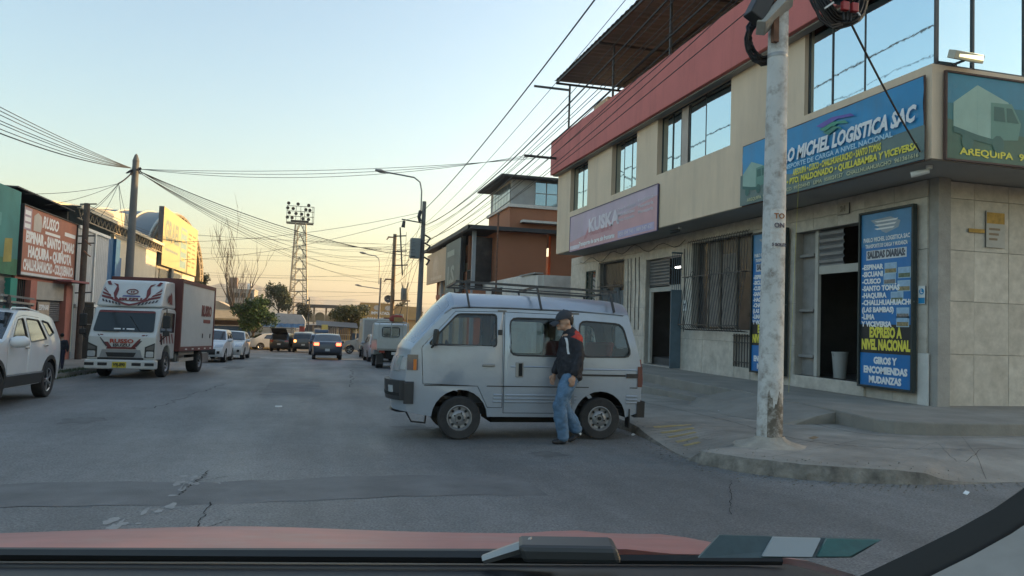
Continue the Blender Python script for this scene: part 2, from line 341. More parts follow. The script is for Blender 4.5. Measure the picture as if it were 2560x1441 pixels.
for (x, y, sx, sy, m_) in ((5.9, 5.6, .025, .015, WHITE), (7.4, 5.8, .02, .025, WHITE), (6.3, 8.3, .05, .03, mat('litter_brown', (.25, .17, .1), .9)), (4.5, 9.9, .02, .02, WHITE), (7.0, 11.8, .02, .02, WHITE)):
    z = g(y)+(.155 if (x > 5 and y > 6.5) else .004); b = MB(); b.obox((x, y, z+.012), (sx, .01, .01), (-.01, sy, .004), (0, -.002, .002)); tag(b.build('litter', m_), 'crumpled scrap of litter near the kerb corner', 'litter', 'scraps of litter by the kerb corner')

# raised platform and steps in front of the corner building
PLAT = mat('platform_concrete', (.25, .23, .2), .92, var=.2, vs=1.1, bump=.35, bs=30, grime=.55, gcol=(.15, .135, .12), gs=.9)
b = MB(); po = [(10.4, 28.6), (8.5, 28.6), (8.4, 18), (8.25, 15.6), (8.2, 13.2), (8.1, 11.8), (8.03, 10.5), (7.9, 9.6), (7.82, 9.0), (7.95, 8.72), (8.3, 8.55), (8.8, 8.45), (9.6, 8.4), (13, 8.4), (60, 8.4), (60, 10.7), (10.4, 10.7)]
b.prism(po, lambda u, v, t: (u, v, t), -1.2, .1); plat = tag(b.build('platform', [PLAT], bevel=.02), kind='structure')
b = MB(); b.box(7.75, 8.6, 13.3, 28.4, -1.3, -.12); b.build('step', PLAT, plat, world=False, bevel=.02)
b = MB()
ramp = [[(8.25, 10.0, .103), (8.25, 11.5, .104), (8.28, 13.3, .104)], [(7.6, 9.9, .02), (7.5, 11.6, .0), (7.45, 13.4, -.08)], [(6.95, 9.95, -.115), (6.85, 11.3, -.15), (7.1, 13.1, -.195)], [(6.9, 9.9, -.2), (6.8, 11.3, -.25), (7.05, 13.15, -.3)]]
b.grid(ramp); b.add([(8.25,10,.103),(7.6,9.9,.02),(6.95,9.95,-.115),(6.9,9.9,-.2),(8.25,10,-.2)], [(0,1,2,3,4)]); b.add([(8.28,13.3,.104),(7.45,13.4,-.08),(7.1,13.1,-.195),(7.05,13.15,-.3),(8.28,13.3,-.3)], [(4,3,2,1,0)])
b.build('ramp', PLAT, plat, world=False)

# left-hand pavement
b = MB(); yl = [12+k*2 for k in range(20)]+[50.6]
b.grid([[(x, y, g(y)+h) for y in yl] for (x, h) in ((-6.55, -.03), (-6.57, .12), (-7.5, .13), (-9.6, .14))]); lp = tag(b.build('pavement', PAVE, smooth=30), kind='structure')
b = MB(); vv = []
for k in range(900):
    x, y = rnd.uniform(-6.95, -6.45), rnd.uniform(20.5, 26); z = g(y)+(.12 if x < -6.57 else 0); a = rnd.uniform(0, 6.3); h = rnd.uniform(.03, .09); s_ = .012
    b.add([(x-s_*cos(a), y-s_*sin(a), z), (x+s_*cos(a), y+s_*sin(a), z), (x+rnd.uniform(-.03, .03), y+rnd.uniform(-.03, .03), z+h)], [(0, 1, 2)])
tag(b.build('weeds', mat('weed_green', (.07, .09, .04), .9, var=.3)), 'low dusty weeds along the left kerb under the truck nose', 'weeds', kind='stuff')

# ------------------------------------------------------------------ corner building (right)
CREAM = mat('cream_render', (.74, .575, .415), .85, var=.06, vs=.8, bump=.12, bs=60, grime=.4, gcol=(.45, .35, .26), gs=1.6, streak=1)
REDF = mat('red_render', (.6, .175, .155), .8, var=.07, vs=.7, bump=.1, bs=50, grime=.45, gcol=(.34, .1, .09), gs=1.8, streak=1)
TILE = mat('granite_tile', (.5, .46, .4), .42, var=.2, vs=5, rand=.08, grime=.5, gcol=(.31, .27, .22), gs=1.6, spec=.4)
SOFF = mat('soffit', (.36, .34, .31), .9, var=.12, vs=1.2, grime=.3, gcol=(.2, .18, .16))
MIRROR = mat('mirror_glass', (.62, .77, .82), .03, metal=1, var=.0, bump=.06, bs=1.3, bd=.05)
ALU = mat('dark_aluminium', (.06, .06, .06), .4, metal=.5, var=.1)
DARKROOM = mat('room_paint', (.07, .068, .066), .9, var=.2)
bld = thing('corner_building', 'cream two storey corner building with red parapet and mirrored windows', 'building', (10.3, 10.56, .1))
def cut(rects, op):
    out = []
    for (a, b_, c, d) in rects:
        oa, ob, oc, od = op
        if ob <= a or oa >= b_ or od <= c or oc >= d: out.append((a, b_, c, d)); continue
        if oa > a: out.append((a, oa, c, d))
        if ob < b_: out.append((ob, b_, c, d))
        la, lb = max(a, oa), min(b_, ob)
        if oc > c: out.append((la, lb, c, oc))
        if od < d: out.append((la, lb, od, d))
    return [q for q in out if q[1]-q[0] > .03 and q[3]-q[2] > .03]
gops = [(12.1, 14.28, .36, 3.5), (15.95, 18.95, 1.3, 3.7), (15.97, 16.7, .38, 1.18), (19.6, 22.0, .12, 3.45), (23.75, 26.0, 1.4, 3.6), (26.45, 27.5, .3, 3.4)]
rects = [(10.4, 29.3, -.9, 4.06)]
for o in gops: rects = cut(rects, o)
b = MB()
for (a, c, d, e) in rects: b.box(10.34, 10.6, a, c, d, e)
b.box(10.6, 45, 10.6, 10.8, -.9, 4.06); b.build('wall', CONC, bld)
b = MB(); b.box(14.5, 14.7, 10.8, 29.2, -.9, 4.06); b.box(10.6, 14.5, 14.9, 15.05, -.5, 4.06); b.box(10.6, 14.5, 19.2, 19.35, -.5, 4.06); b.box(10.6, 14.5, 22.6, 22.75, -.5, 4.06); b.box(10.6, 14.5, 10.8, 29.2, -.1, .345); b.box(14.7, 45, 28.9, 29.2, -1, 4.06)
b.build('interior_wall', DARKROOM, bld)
nb = thing('shade_block', 'unseen cream block added for shade behind the compound wall', 'building', (25, 37, -1)); b = MB(); b.box(18.5, 42, 29.4, 45.3, -1.3, 10.6); b.build('wall', CREAM, nb); b = MB(); b.box(18.3, 42.2, 29.3, 45.4, 10.6, 10.9); b.build('parapet', CREAM, nb)  # unseen block, added to throw shade on the left-hand shops
for i in range(4): b = MB(); b.box(18.44, 18.49, 31+i*3.6, 33+i*3.6, 6, 8); b.build('window', MIRROR, nb)
proto = {}
def tile_at(fn, w_, h_):
    k = (round(w_, 3), round(h_, 3), fn is fx)
    if k not in proto:
        q = MB(); x0, y0 = .004, .004
        if fn is fx: q.box(0, .032, y0, w_-.004, .004, h_-.004)
        else: q.box(.004, w_-.004, 0, .032, .004, h_-.004)
        me = bpy.data.meshes.new('tile'); me.from_pydata(q.v, [], q.f); me.materials.append(TILE); proto[k] = me
    return proto[k]
def fx(): pass
def fy(): pass
zr = [.07, 1.0, 1.93, 2.83, 3.75, 4.05]
k = 0
def put_tile(fn, a, c, d, e):
    o = bpy.data.objects.new('tile', tile_at(fn, c-a, e-d)); COL.objects.link(o); o.parent = bld
    o.location = (Vector((10.3, a, d)) if fn is fx else Vector((a, 10.56, d)))-ORG[bld.name]+Vector((rnd.uniform(-.002, .002), rnd.uniform(-.002, .002), 0))
y = 10.6
while y < 29.2:
    for i in range(5):
        rs = [(y, min(29.25, y+.77), zr[i], zr[i+1])]
        for o in gops: rs = cut(rs, o)
        for q in rs: put_tile(fx, *q)
    y += .77
x = 10.35
while x < 17:
    for i in range(5): put_tile(fy, x, x+.77 if x > 10.4 else x+.16, zr[i], zr[i+1])
    x += .77 if x > 10.4 else .16
b = MB(); b.box(10.285, 10.31, 10.55, 10.78, .1, 1.0); b.build('base_tile', mat('white_marble', (.62, .6, .56), .35, var=.1, vs=4), bld)
b = MB(); b.box(10.24, 10.6, 12.05, 14.3, .1, .36); b.build('door_sill', TILE, bld, bevel=.01)
# upper floor
uops = [(24.65, 26.5, 5.55, 7.25), (20.5, 22.45, 5.55, 7.25), (15.25, 19.1, 5.6, 7.25), (9.38, 12.55, 5.58, 7.9)]
rects = [(9.652, 28.0, 4.08, 8.4)]
for o in uops: rects = cut(rects, o)
b = MB()
for (a, c, d, e) in rects: b.box(9.2, 9.45, a, c, d, e)
b.box(9.46, 45, 9.4, 9.65, 4.08, 5.58); b.box(17, 45, 9.4, 9.65, 5.58, 8.4); b.box(9.2, 9.458, 9.398, 9.65, 4.08, 5.582); b.box(9.46, 45, 27.8, 28, 4.08, 8.4)
up_ = b.build('upper_wall', CREAM, bld)
b = MB(); b.box(9.25, 45, 9.45, 27.95, 4.065, 4.2); b.build('soffit', SOFF, bld)
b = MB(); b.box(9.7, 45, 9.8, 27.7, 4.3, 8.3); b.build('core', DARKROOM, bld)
b = MB(); b.box(8.9, 9.17, 9.1, 28.15, 7.24, 8.62); b.box(9.17, 45, 27.9, 28.15, 7.24, 8.62); b.box(9.17, 45, 9.1, 9.37, 7.6, 8.62); b.box(9.17, 9.198, 9.4, 28.1, 7.24, 7.5); b.build('parapet', REDF, bld, bevel=.015)
b = MB(); b.box(9.0, 9.2, 9.12, 28.1, 7.2, 7.238); b.build('parapet_soffit', SOFF, bld)
def window(ym, z0, z1, panes, x=9.36):
    q = MB(); q.box(x-.012, x+.05, ym[0], ym[1], z0, z0+.04); q.box(x-.012, x+.05, ym[0], ym[1], z1-.05, z1)
    for yy in panes: q.box(x-.014, x+.052, yy-.016, yy+.016, z0, z1)
    fr = q.build('window', ALU, bld)
    for a, c in zip(panes[:-1], panes[1:]):
        t_ = rnd.uniform(-.008, .008); q = MB(); q.add([(x+t_, c-.02, z0+.04), (x-t_, a+.02, z0+.04), (x-t_, a+.02, z1-.05), (x+t_, c-.02, z1-.05)], [(0, 1, 2, 3)]); q.add([(x+.012+t_, c-.02, z0+.04), (x+.012-t_, a+.02, z0+.04), (x+.012-t_, a+.02, z1-.05), (x+.012+t_, c-.02, z1-.05)], [(3, 2, 1, 0)])
        q.build('pane', MIRROR, fr)
window((24.65, 26.5), 5.55, 7.25, (24.67, 25.5, 26.48)); window((20.5, 22.45), 5.55, 7.25, (20.52, 21.15, 21.75, 22.43)); window((15.25, 19.1), 5.6, 7.25, (15.27, 16.65, 17.5, 17.95, 18.45, 19.08)); window((9.42, 12.55), 5.58, 7.9, (9.44, 10.98, 11.84, 12.53), 9.3)
q = MB(); q.box(9.33, 9.345, 17.55, 17.9, 5.65, 7.2); q.build('curtain', mat('curtain', (.5, .42, .36), .8), bld)
q = MB(); q.box(9.3, 17, 9.44, 9.5, 5.58, 5.62)
for xx in (9.33, 10.05, 11.1, 12.15, 13.2, 14.3, 15.4, 16.9): q.box(xx-.02, xx+.02, 9.44, 9.5, 5.6, 7.6)
fr = q.build('window', ALU, bld)
for a, c in zip((9.33, 10.05, 11.1, 12.15, 13.2, 14.3, 15.4), (10.05, 11.1, 12.15, 13.2, 14.3, 15.4, 16.9)):
    q = MB(); t_ = rnd.uniform(-.006, .006); q.add([(a+.02, 9.46+t_, 5.62), (c-.02, 9.46-t_, 5.62), (c-.02, 9.46-t_, 7.6), (a+.02, 9.46+t_, 7.6)], [(0, 1, 2, 3)]); q.add([(a+.02, 9.472+t_, 5.62), (c-.02, 9.472-t_, 5.62), (c-.02, 9.472-t_, 7.6), (a+.02, 9.472+t_, 7.6)], [(3, 2, 1, 0)]); q.build('pane', MIRROR, fr)
# roof canopy: corrugated sheet on posts
CORR = mat('corrugated_grey', (.15, .15, .145), .55, metal=.3, var=.2, vs=1)
q = MB(); P = []
for i in range(161):
    yy = 9.5+i*(26.6-9.5)/160; P.append([(xx, yy, 10.55+.02*sin(i*1.9)+(xx-8.5)*.02) for xx in (8.45, 17)])
q.grid(P); cano = q.build('roof_canopy', CORR, bld)
q = MB()
for xx in (8.5, 11, 13.5, 16): q.box(xx, xx+.06, 9.6, 26.5, 10.43+(xx-8.5)*.02, 10.5+(xx-8.5)*.02)
for yy in (10, 14, 18, 22, 26.3): q.box(8.45, 17, yy, yy+.06, 10.36, 10.43)
q.build('rafter', DARKSTEEL, cano)
for xx, yy in ((8.96, 26.3), (8.96, 22), (8.96, 18), (8.96, 14), (11.3, 26.3), (13.5, 26.3)):
    q = MB(); q.box(xx, xx+.06, yy-.03, yy+.03, 8.3, 10.4); q.build('post', DARKSTEEL, bld)
q = MB(); q.box(10.1, 11.4, 25.2, 26.6, 8.3, 9.75); q.build('roof_hut', CREAM, bld)
q = MB(); q.box(7.85, 9.3, 27.2, 27.28, 10.46, 10.53); q.build('bracket', DARKSTEEL, bld); q = MB(); q.box(7.6, 9.0, 27.4, 27.5, 7.75, 7.83); q.build('bracket', DARKSTEEL, bld)
# shutters, doors, grilles of the ground floor
SHUT = mat('shutter_steel', (.2, .2, .205), .5, metal=.4, var=.15, vs=3, grime=.3)
BLUEST = mat('blue_grey_steel', (.1, .15, .19), .5, metal=.2, var=.15, vs=2, grime=.3, gcol=(.05, .05, .05))
def shutter(y0, y1, z0, z1, x=10.45, n=8):
    h = (z1-z0)/n; s0 = None
    q = MB(); q.box(x, x+.03, y0, y1, z0-.06, z0); sh = q.build('roller_shutter', SHUT, bld)
    for i in range(n):
        q = MB(); q.add([(x+.02, y0, z0+i*h), (x-.015, y0, z0+(i+.3)*h), (x-.015, y0, z0+(i+.7)*h), (x+.02, y0, z0+(i+1)*h), (x+.02, y1, z0+i*h), (x-.015, y1, z0+(i+.3)*h), (x-.015, y1, z0+(i+.7)*h), (x+.02, y1, z0+(i+1)*h)], [(0, 4, 5, 1), (1, 5, 6, 2), (2, 6, 7, 3)]); q.build('slat', SHUT, sh)
shutter(12.9, 13.75, 2.75, 3.48, n=5); shutter(20.6, 22.0, 2.62, 3.44, n=8)
q = MB(); q.box(10.44, 10.5, 12.1, 13.75, 2.55, 2.72); q.box(10.42, 10.5, 13.66, 13.76, .36, 3.5); q.build('door_frame', mat('pale_frame', (.42, .4, .36), .7), bld)
q = MB(); q.box(10.5, 10.56, 13.76, 14.28, .36, 3.5); 
for zz in (.75, 1.75, 2.95): q.box(10.4, 10.5, 13.78, 14.26, zz, zz+.06)
q.build('side_panel', mat('panel_grey', (.24, .23, .22), .7, var=.2, vs=3, grime=.4), bld)
q = MB(); q.box(10.45, 10.5, 19.6, 22, 2.42, 2.6); q.box(10.42, 10.5, 21.82, 21.95, .15, 2.42); q.build('door_frame', mat('pale_frame', (.42, .4, .36), .7), bld)
q = MB(); q.box(9.95, 10.28, 19.5, 19.54, .13, 2.4)
for i in range(5): q.box(9.97+i*.068, 9.985+i*.068, 19.51, 19.53, 2.4, 3.5)
q.box(9.95, 10.28, 19.5, 19.54, 3.45, 3.5); q.box(9.95, 10.28, 19.5, 19.54, 3.0, 3.03); q.build('gate_leaf', BLUEST, bld)
q = MB(); q.cyl((10.95, 21.2, 3.2), (10.95, 20.2, 3.2), .03, n=8); q.build('tube_lamp', mat('tube_lit', (.9, .9, .85), .4, emit=2.5, ecol=(1, .97, .9)), bld)
q = MB(); q.box(11.2, 12, 21.0, 21.8, .35, 1.3); q.box(12.4, 14, 19.8, 21.2, .35, 1.7); q.build('counter', mat('counter_brown', (.14, .11, .09), .7), bld)
def grille(y0, y1, z0, z1, x, dy=.105, bow=0., m=DARKSTEEL):
    q = MB(); n = int((y1-y0)/dy)
    for i in range(n+1):
        yy = y0+(y1-y0)*i/n
        if bow:
            q.tube([(x+.02, yy, z1), (x-.02, yy, z1-.04), (x-.05, yy, (z0+z1)/2+.3), (x-bow*.9, yy, z0+.3), (x-bow, yy, z0+.12), (x-bow*.6, yy, z0), (x+.02, yy, z0-.03)], .009, 5)
        else: q.box(x-.009, x+.009, yy-.009, yy+.009, z0, z1)
    for zz, bb in ((z1-.05, .03), (z0+.12, bow), ((z0+z1)/2+.2, bow*.55+.02)): q.box(x-bb-.012, x-bb+.012, y0, y1, zz-.012, zz+.012)
    if bow:
        for yy in (y0, y1): q.box(x-bow*.55, x+.03, yy-.01, yy+.01, (z0+z1)/2+.19, (z0+z1)/2+.21)
        for i in range(3):
            cy = y0+(y1-y0)*(.2+.3*i); pts = [(x-bow*.55-.03, cy+.16*(1-t/14)*cos(t*.7), (z0+z1)/2+.2+.16*(1-t/14)*sin(t*.7)) for t in range(14)]; q.tube(pts, .008, 4)
    return q.build('window_grille', m, bld)
WG = mat('dirty_window', (.035, .035, .036), .25, var=.3, vs=2, grime=.4, gcol=(.12, .1, .09), gs=1.5)
q = MB(); q.box(10.5, 10.52, 15.95, 18.95, 1.3, 3.7); win1 = q.build('window', WG, bld)
for i, yy in enumerate((15.95, 16.9, 17.7, 18.3, 18.9)): q = MB(); q.box(10.46, 10.5, yy, yy+.05, 1.3, 3.7); q.build('window_frame', mat('brown_frame', (.2, .17, .14), .6), win1)
for yy0, yy1, zz0, zz1 in ((17.0, 17.6, 1.35, 3.3), (17.8, 18.25, 1.35, 3.65)): q = MB(); q.box(10.47, 10.495, yy0, yy1, zz0, zz1); q.build('curtain', mat('curtain_dusty', (.22, .19, .165), .9, var=.25, vs=6), win1)
grille(15.98, 19.0, 1.28, 3.78, 10.2, .125, .28); grille(15.97, 16.7, .38, 1.2, 10.29, .12)
q = MB(); q.box(10.4, 10.42, 15.97, 16.7, .38, 1.18); q.build('low_panel', mat('panel_beige', (.33, .3, .26), .8, var=.15), bld)
q = MB(); q.box(10.45, 10.48, 23.75, 26, 1.4, 3.6); w2 = q.build('window', WG, bld)
for i in range(4): q = MB(); q.box(10.38, 10.4, 23.8+i*.55, 24.3+i*.55, 1.45, 2.55+.12*(i % 2)); q.build('panel', BLUEST, w2)
grille(23.75, 26.0, 1.4, 3.65, 10.27, .12, .1)
q = MB()
for i in range(14): q.bar((10.36, 26.47, .3+i*.24), (10.36, 27.48, .62+i*.24), .03, .03)
for yy in (26.45, 26.97, 27.5): q.box(10.33, 10.39, yy-.025, yy+.025, .3, 3.4)
for zz in (.3, 1.8, 3.37): q.box(10.335, 10.385, 26.45, 27.5, zz, zz+.05)
q.build('barred_door', mat('green_steel', (.045, .07, .06), .6, var=.2), bld)
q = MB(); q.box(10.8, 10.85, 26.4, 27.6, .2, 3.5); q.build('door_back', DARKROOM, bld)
for yy in (19.35, 22.45, 22.75, 23.1, 23.35): q = MB(); q.tube([(10.285, yy, 1.2), (10.285, yy, 2.6), (10.285, yy+.06, 3.6)], .012, 5); q.build('conduit', DARKSTEEL, bld)
q = MB(); q.tube([(10.25, 19.3+i*.35, 3.85-.12*sin(i*1.1)-.08*sin(i*.4)) for i in range(26)], .01, 5); q.build('hanging_cable', CABLE, bld)

# ------------------------------------------------------------------ signs
class Sign:
    def __init__(s, name, label, cat, c, r, w, h, m, t=.04, u=(0,0,1), group=None, wrinkle=0):
        s.c, s.r, s.u = Vector(c), Vector(r).normalized(), Vector(u).normalized(); s.n = s.r.cross(s.u); s.w, s.h, s.t = w, h, t
        s.o = thing(name, label, cat, tuple(s.c-s.u*h/2), group)
        b = MB(); b.obox(s.c-s.n*t/2, s.r*w/2, s.u*h/2, s.n*t/2); b.build('panel', mat('sign_back', (.08, .08, .085), .7), s.o)
        b = MB(); nu, nv = (48, 14) if wrinkle else (2, 2)
        P = [[s.p((i/(nu-1)-.5)*w, (j/(nv-1)-.5)*h, .004+wrinkle*(.5+.5*sin(i*.5+j*1.1)*sin(j*.45+i*.08))*(j/(nv-1))) for j in range(nv)] for i in range(nu)]
        b.grid(P); s.face = b.build('printed_face', m, s.o, smooth=60)
    def p(s, u, v, d=.01): return s.c+s.r*u+s.u*v+s.n*d
    def text(s, body, u, v, size, m, width=None, bold=.01, shear=0, d=.012, align='CENTER'): return text(body, size, m, s.o, frame(s.p(u, v, d), s.r, s.u), width, bold, .001, align, shear)
    def rect(s, u0, u1, v0, v1, m, d=.007, name='print_block'):
        b = MB(); b.add([s.p(u0, v0, d), s.p(u1, v0, d), s.p(u1, v1, d), s.p(u0, v1, d)], [(0, 1, 2, 3)]); return b.build(name, m, s.o)
    def poly(s, pts, m, d=.009, name='print_shape'):
        b = MB(); V, F = fill(pts, step=9); b.add([s.p(x, y, d) for x, y in V], F); return b.build(name, m, s.o)
    def frame(s, m, wd=.05, dp=.06):
        b = MB()
        for a, c, d, e in ((-s.w/2-wd, s.w/2+wd, s.h/2, s.h/2+wd), (-s.w/2-wd, s.w/2+wd, -s.h/2-wd, -s.h/2), (-s.w/2-wd, -s.w/2, -s.h/2, s.h/2), (s.w/2, s.w/2+wd, -s.h/2, s.h/2)): b.obox(s.p((a+c)/2, (d+e)/2, 0), s.r*(c-a)/2, s.u*(e-d)/2, s.n*dp/2)
        return b.build('frame', m, s.o)
def truckpic(s, cx, cy, k, mirror=1, lift=0.):
    A, B_, C_ = mat('print_pale_green', (.3, .45, .38), .6), mat('print_mid_green', (.13, .27, .22), .6), mat('print_dark_green', (.05, .14, .12), .6)
    f = lambda pts: [(cx+mirror*x*k, cy+y*k) for x, y in pts]
    s.poly(f([(-1, -.35), (-.35, -.5), (-.35, .75), (-1, .3)]), A, .008+lift); s.poly(f([(-.35, -.5), (.75, -.3), (.72, .2), (.5, .45), (-.35, .75)]), A, .009+lift)
    s.poly(f([(.02, -.45), (.78, -.38), (.86, .0), (.6, .42), (.02, .4)]), B_, .011+lift); s.poly(f([(.1, 0), (.42, 0), (.38, .32), (.1, .32)]), C_, .013+lift); s.poly(f([(.47, 0), (.8, 0), (.6, .32), (.45, .32)]), C_, .013+lift)
    s.poly(f([(-1, -.35), (-.35, -.5), (.1, -.55), (.1, -.42), (-.35, -.36), (-1, -.22)]), C_, .012+lift)
    for q in (-.62, .22): s.poly(f([(q+.17*cos(a*.6283), -.52+.2*sin(a*.6283)) for a in range(10)]), C_, .014+lift)
BLUEP = mat('banner_blue', (.018, .25, .5), .45, var=.15, vs=.7, grime=.5, gcol=(.06, .2, .34), gs=2.2, streak=1); TEALP = mat('banner_teal', (.02, .16, .17), .5, var=.2, vs=.8); GREYG = mat('banner_greygreen', (.12, .18, .17), .5, var=.15, vs=1)
fr_ = (0, -1, 0)
S1 = Sign('banner', 'wrinkled blue banner reading MICHEL LOGISTICA SAC behind the white pole', 'banner', (9.15, 12.05, 4.735), fr_, 5.1, 1.33, BLUEP, .02, wrinkle=.03)
S1.poly([(-2.6, -.665), (2.6, -.665), (2.6, -.12), (1.2, -.16), (-.6, -.3), (-2.6, .02)], GREYG, .036)
truckpic(S1, -2.0, -.12, .5, 1, .03)
S1.text('PABLO MICHEL LOGISTICA SAC', .45, .1, .36, WHITET, 3.95, .016, .25, .05)
S1.text('TRANSPORTE DE CARGA A NIVEL NACIONAL', .35, -.12, .13, mat('pale_blue_print', (.42, .62, .72), .6), 3.2, .003, 0, .05)
S1.text('AREQUIPA • CUSCO • CHALLHUAHUACHO • SANTO TOMAS', .5, -.27, .17, YELLOWT, 3.95, .006, .1, .05); S1.text('ESPINAR • PTO. MALDONADO • QUILLABAMBA Y VICEVERSA', .5, -.43, .16, YELLOWT, 3.95, .006, .1, .05)
S1.text('AREQUIPA  974601077   CUSCO  991234543   LIMA  950024157   CHALLHUAHUACHO  961361616', .1, -.58, .1, mat('pale_yellow_print', (.5, .5, .3), .6), 4.8, .002, 0, .05)
for k_, (c_, a) in enumerate((((.13, .1, .4), .0), ((.06, .3, .2), -.09), ((.05, .22, .16), -.17))): S1.poly([(.0+k_*.1, .5+a), (.45, .56+a), (.95-k_*.14, .5+a), (1.05-k_*.16, .43+a), (.6, .49+a), (.2+k_*.08, .42+a)], mat('logo_%d' % k_, c_, .5), .05)
S1.frame(mat('rust_frame', (.1, .06, .05), .8, var=.3), .02, .02)
S2 = Sign('banner', 'green banner with truck picture on the side street face', 'banner', (11.62, 9.34, 4.77), (1, 0, 0), 4.4, 1.36, TEALP, .02)
S2.poly([(-2.2, -.68), (2.2, -.68), (2.2, -.2), (-.2, -.25), (-2.2, -.05)], mat('banner_green', (.04, .12, .08), .5, var=.2), .006); S2.poly([(-2.2, .2), (2.2, .3), (2.2, .68), (-2.2, .68)], mat('banner_cyan', (.015, .2, .3), .5, var=.15), .006)
truckpic(S2, -1.35, .0, .72, 1)
S2.text('PABLO MICHEL', 1.0, .1, .36, mat('pale_print', (.5, .62, .66), .6), 2.2, .015, .2); S2.text('LIMA • CUSCO', .9, -.2, .17, YELLOWT, 2.0, .006); S2.text('VICEVERSA', .9, -.38, .17, YELLOWT, 2.0, .006); S2.text('AREQUIPA  974601077  950024157', -.3, -.55, .15, YELLOWT, 3.3, .004)
S2.frame(mat('rust_frame', (.1, .06, .05), .8, var=.3), .03, .05)
S3 = Sign('banner', 'sun faded pink and lilac cargo banner under the far upstairs windows', 'banner', (9.15, 22.55, 4.66), fr_, 7.35, 1.3, mat('faded_lilac', (.55, .42, .5), .6, var=.12, vs=.9, grime=.5, gcol=(.5, .42, .42), gs=2, streak=1), .05)
S3.poly([(-3.67, -.65), (3.67, -.65), (3.67, .35), (-1.2, -.1), (-3.67, -.3)], mat('faded_pink', (.6, .34, .36), .6, var=.1, vs=.8), .008)
PW, PR = mat('faded_white', (.72, .64, .68), .6), mat('faded_red', (.55, .24, .26), .6)
S3.text('KUSKA', -.4, .08, .62, PW, 2.7, .03, 0, .014); S3.text('CARGO SERVICE', -.6, -.2, .17, PR, 2.0, .004, 0, .014); S3.text('Transporte de carga sin fronteras', -1.0, -.47, .22, WHITET, 3.3, .008, 0, .014)
for k_, (a, c_) in enumerate((('Carga En General', 'Logística'), ('Mudanzas', 'Paquetería'), ('Servicio Corporativo', 'Mensajería'))): S3.text(a, 1.5, .3-.17*k_, .14, PW, 1.3, .003, 0, .014); S3.text(c_, 2.9, .36-.17*k_, .14, PW, 1.0, .003, 0, .014)
S3.rect(.9, 3.5, -.6, -.38, mat('faded_violet', (.45, .38, .55), .6), .011); S3.text('950 604 743 / 989 547 621', 2.2, -.49, .16, PW, 2.4, .003, 0, .016)
S3.poly([(-2.2, -.35), (-1.8, .0), (-1.5, .35), (-1.55, -.05), (-1.9, -.3)], PR, .012); S3.rect(-3.6, -2.6, -.6, -.45, PW, .012)
S3.frame(mat('violet_frame', (.07, .06, .14), .6), .02, .04)
def tall_sign(yc, label):
    s = Sign('wall_sign', label, 'sign', (10.2, yc, 1.97), fr_, 1.28, 3.26, mat('sign_blue', (.014, .165, .44), .4, var=.15, vs=1.5, grime=.35, gcol=(.05, .14, .28), gs=3), .07, group='tall blue price boards beside the doors')
    s.rect(-.64, .64, 1.0, 1.63, mat('sign_lightblue', (.06, .22, .42), .4, var=.2), .006); s.rect(-.64, .64, -1.02, -.48, mat('sign_black', (.02, .02, .02), .5), .007)
    s.poly([(-.4, 1.5), (.1, 1.52), (.35, 1.42), (.3, 1.3), (0, 1.22), (-.1, 1.26), (-.2, 1.36)], mat('logo_grey', (.3, .36, .42), .5), .008)
    for a in (0, .07, .14): s.poly([(-.3, 1.47-a), (.3-a*.6, 1.47-a), (.25-a*.6, 1.44-a), (-.22, 1.44-a)], WHITET, .011)
    s.text('PABLO MICHEL LOGISTICA SAC', 0, 1.12, .11, WHITET, 1.15, .004); s.text('TRANSPORTE DE CARGA Y MUDANZA', 0, 1.0, .1, WHITET, 1.05, .003)
    s.rect(-.5, .5, .74, .92, mat('sign_white', (.6, .62, .65), .5), .008); s.text('SALIDAS DIARIAS:', 0, .83, .18, mat('sign_grey', (.08, .09, .12), .5), .94, .01)
    for i, t_ in enumerate(('-ESPINAR', '-SICUANI', '-CUSCO', '-SANTO TOMÁS', '-HAQUIRA', '-CHALLHUAHUACHO', '(LAS BAMBAS)', '-LIMA', 'Y VICEVERSA')): s.text(t_, -.6, .6-.135*i, .13, WHITET, None, .007, 0, .012, 'LEFT')
    for i, (u, v) in enumerate(((.12, .56), (.45, .46), (.1, .36), (.44, .22), (.28, .02), (.42, -.27), (.42, -.42)) if True else ()):
        s.rect(u-.15, u+.15, v-.1, v+.1, mat('photo_frame', (.35, .5, .6), .5), .008); s.rect(u-.135, u+.135, v-.085, v-.01, mat('photo_land%d' % (i % 3), ((.25, .2, .1), (.12, .16, .1), (.2, .18, .17))[i % 3], .6, var=.5, vs=20), .01, 'photo'); s.rect(u-.135, u+.135, v-.01, v+.085, mat('photo_sky', (.3, .45, .6), .6, var=.2, vs=8), .01, 'photo')
    s.text('EXPRESO A', 0, -.64, .26, YELLOWT, .8, .014); s.text('NIVEL NACIONAL', 0, -.87, .26, YELLOWT, 1.2, .014)
    s.text('GIROS Y', 0, -1.16, .17, WHITET, .58, .01); s.text('ENCOMIENDAS', 0, -1.34, .17, WHITET, 1.08, .01); s.text('MUDANZAS', 0, -1.52, .17, WHITET, .8, .01)
    s.frame(mat('sign_frame', (.02, .03, .03), .5), .04, .09); return s
tall_sign(11.45, 'tall blue sign listing destinations between the dark doorway and the building corner'); tall_sign(15.12, 'tall blue sign listing destinations half hidden behind the white pole')
s = Sign('safety_sign', 'small blue and white safety notice on the corner tiles', 'sign', (10.27, 10.68, 2.02), fr_, .15, .32, WHITE, .01); s.poly([(.055*cos(a*.5), .06+.055*sin(a*.5)) for a in range(13)], BLUEP, .008); s.rect(-.07, .07, -.15, -.05, BLUEP, .008); s.text('L', 0, .06, .09, WHITET, None, .004, 0, .011)
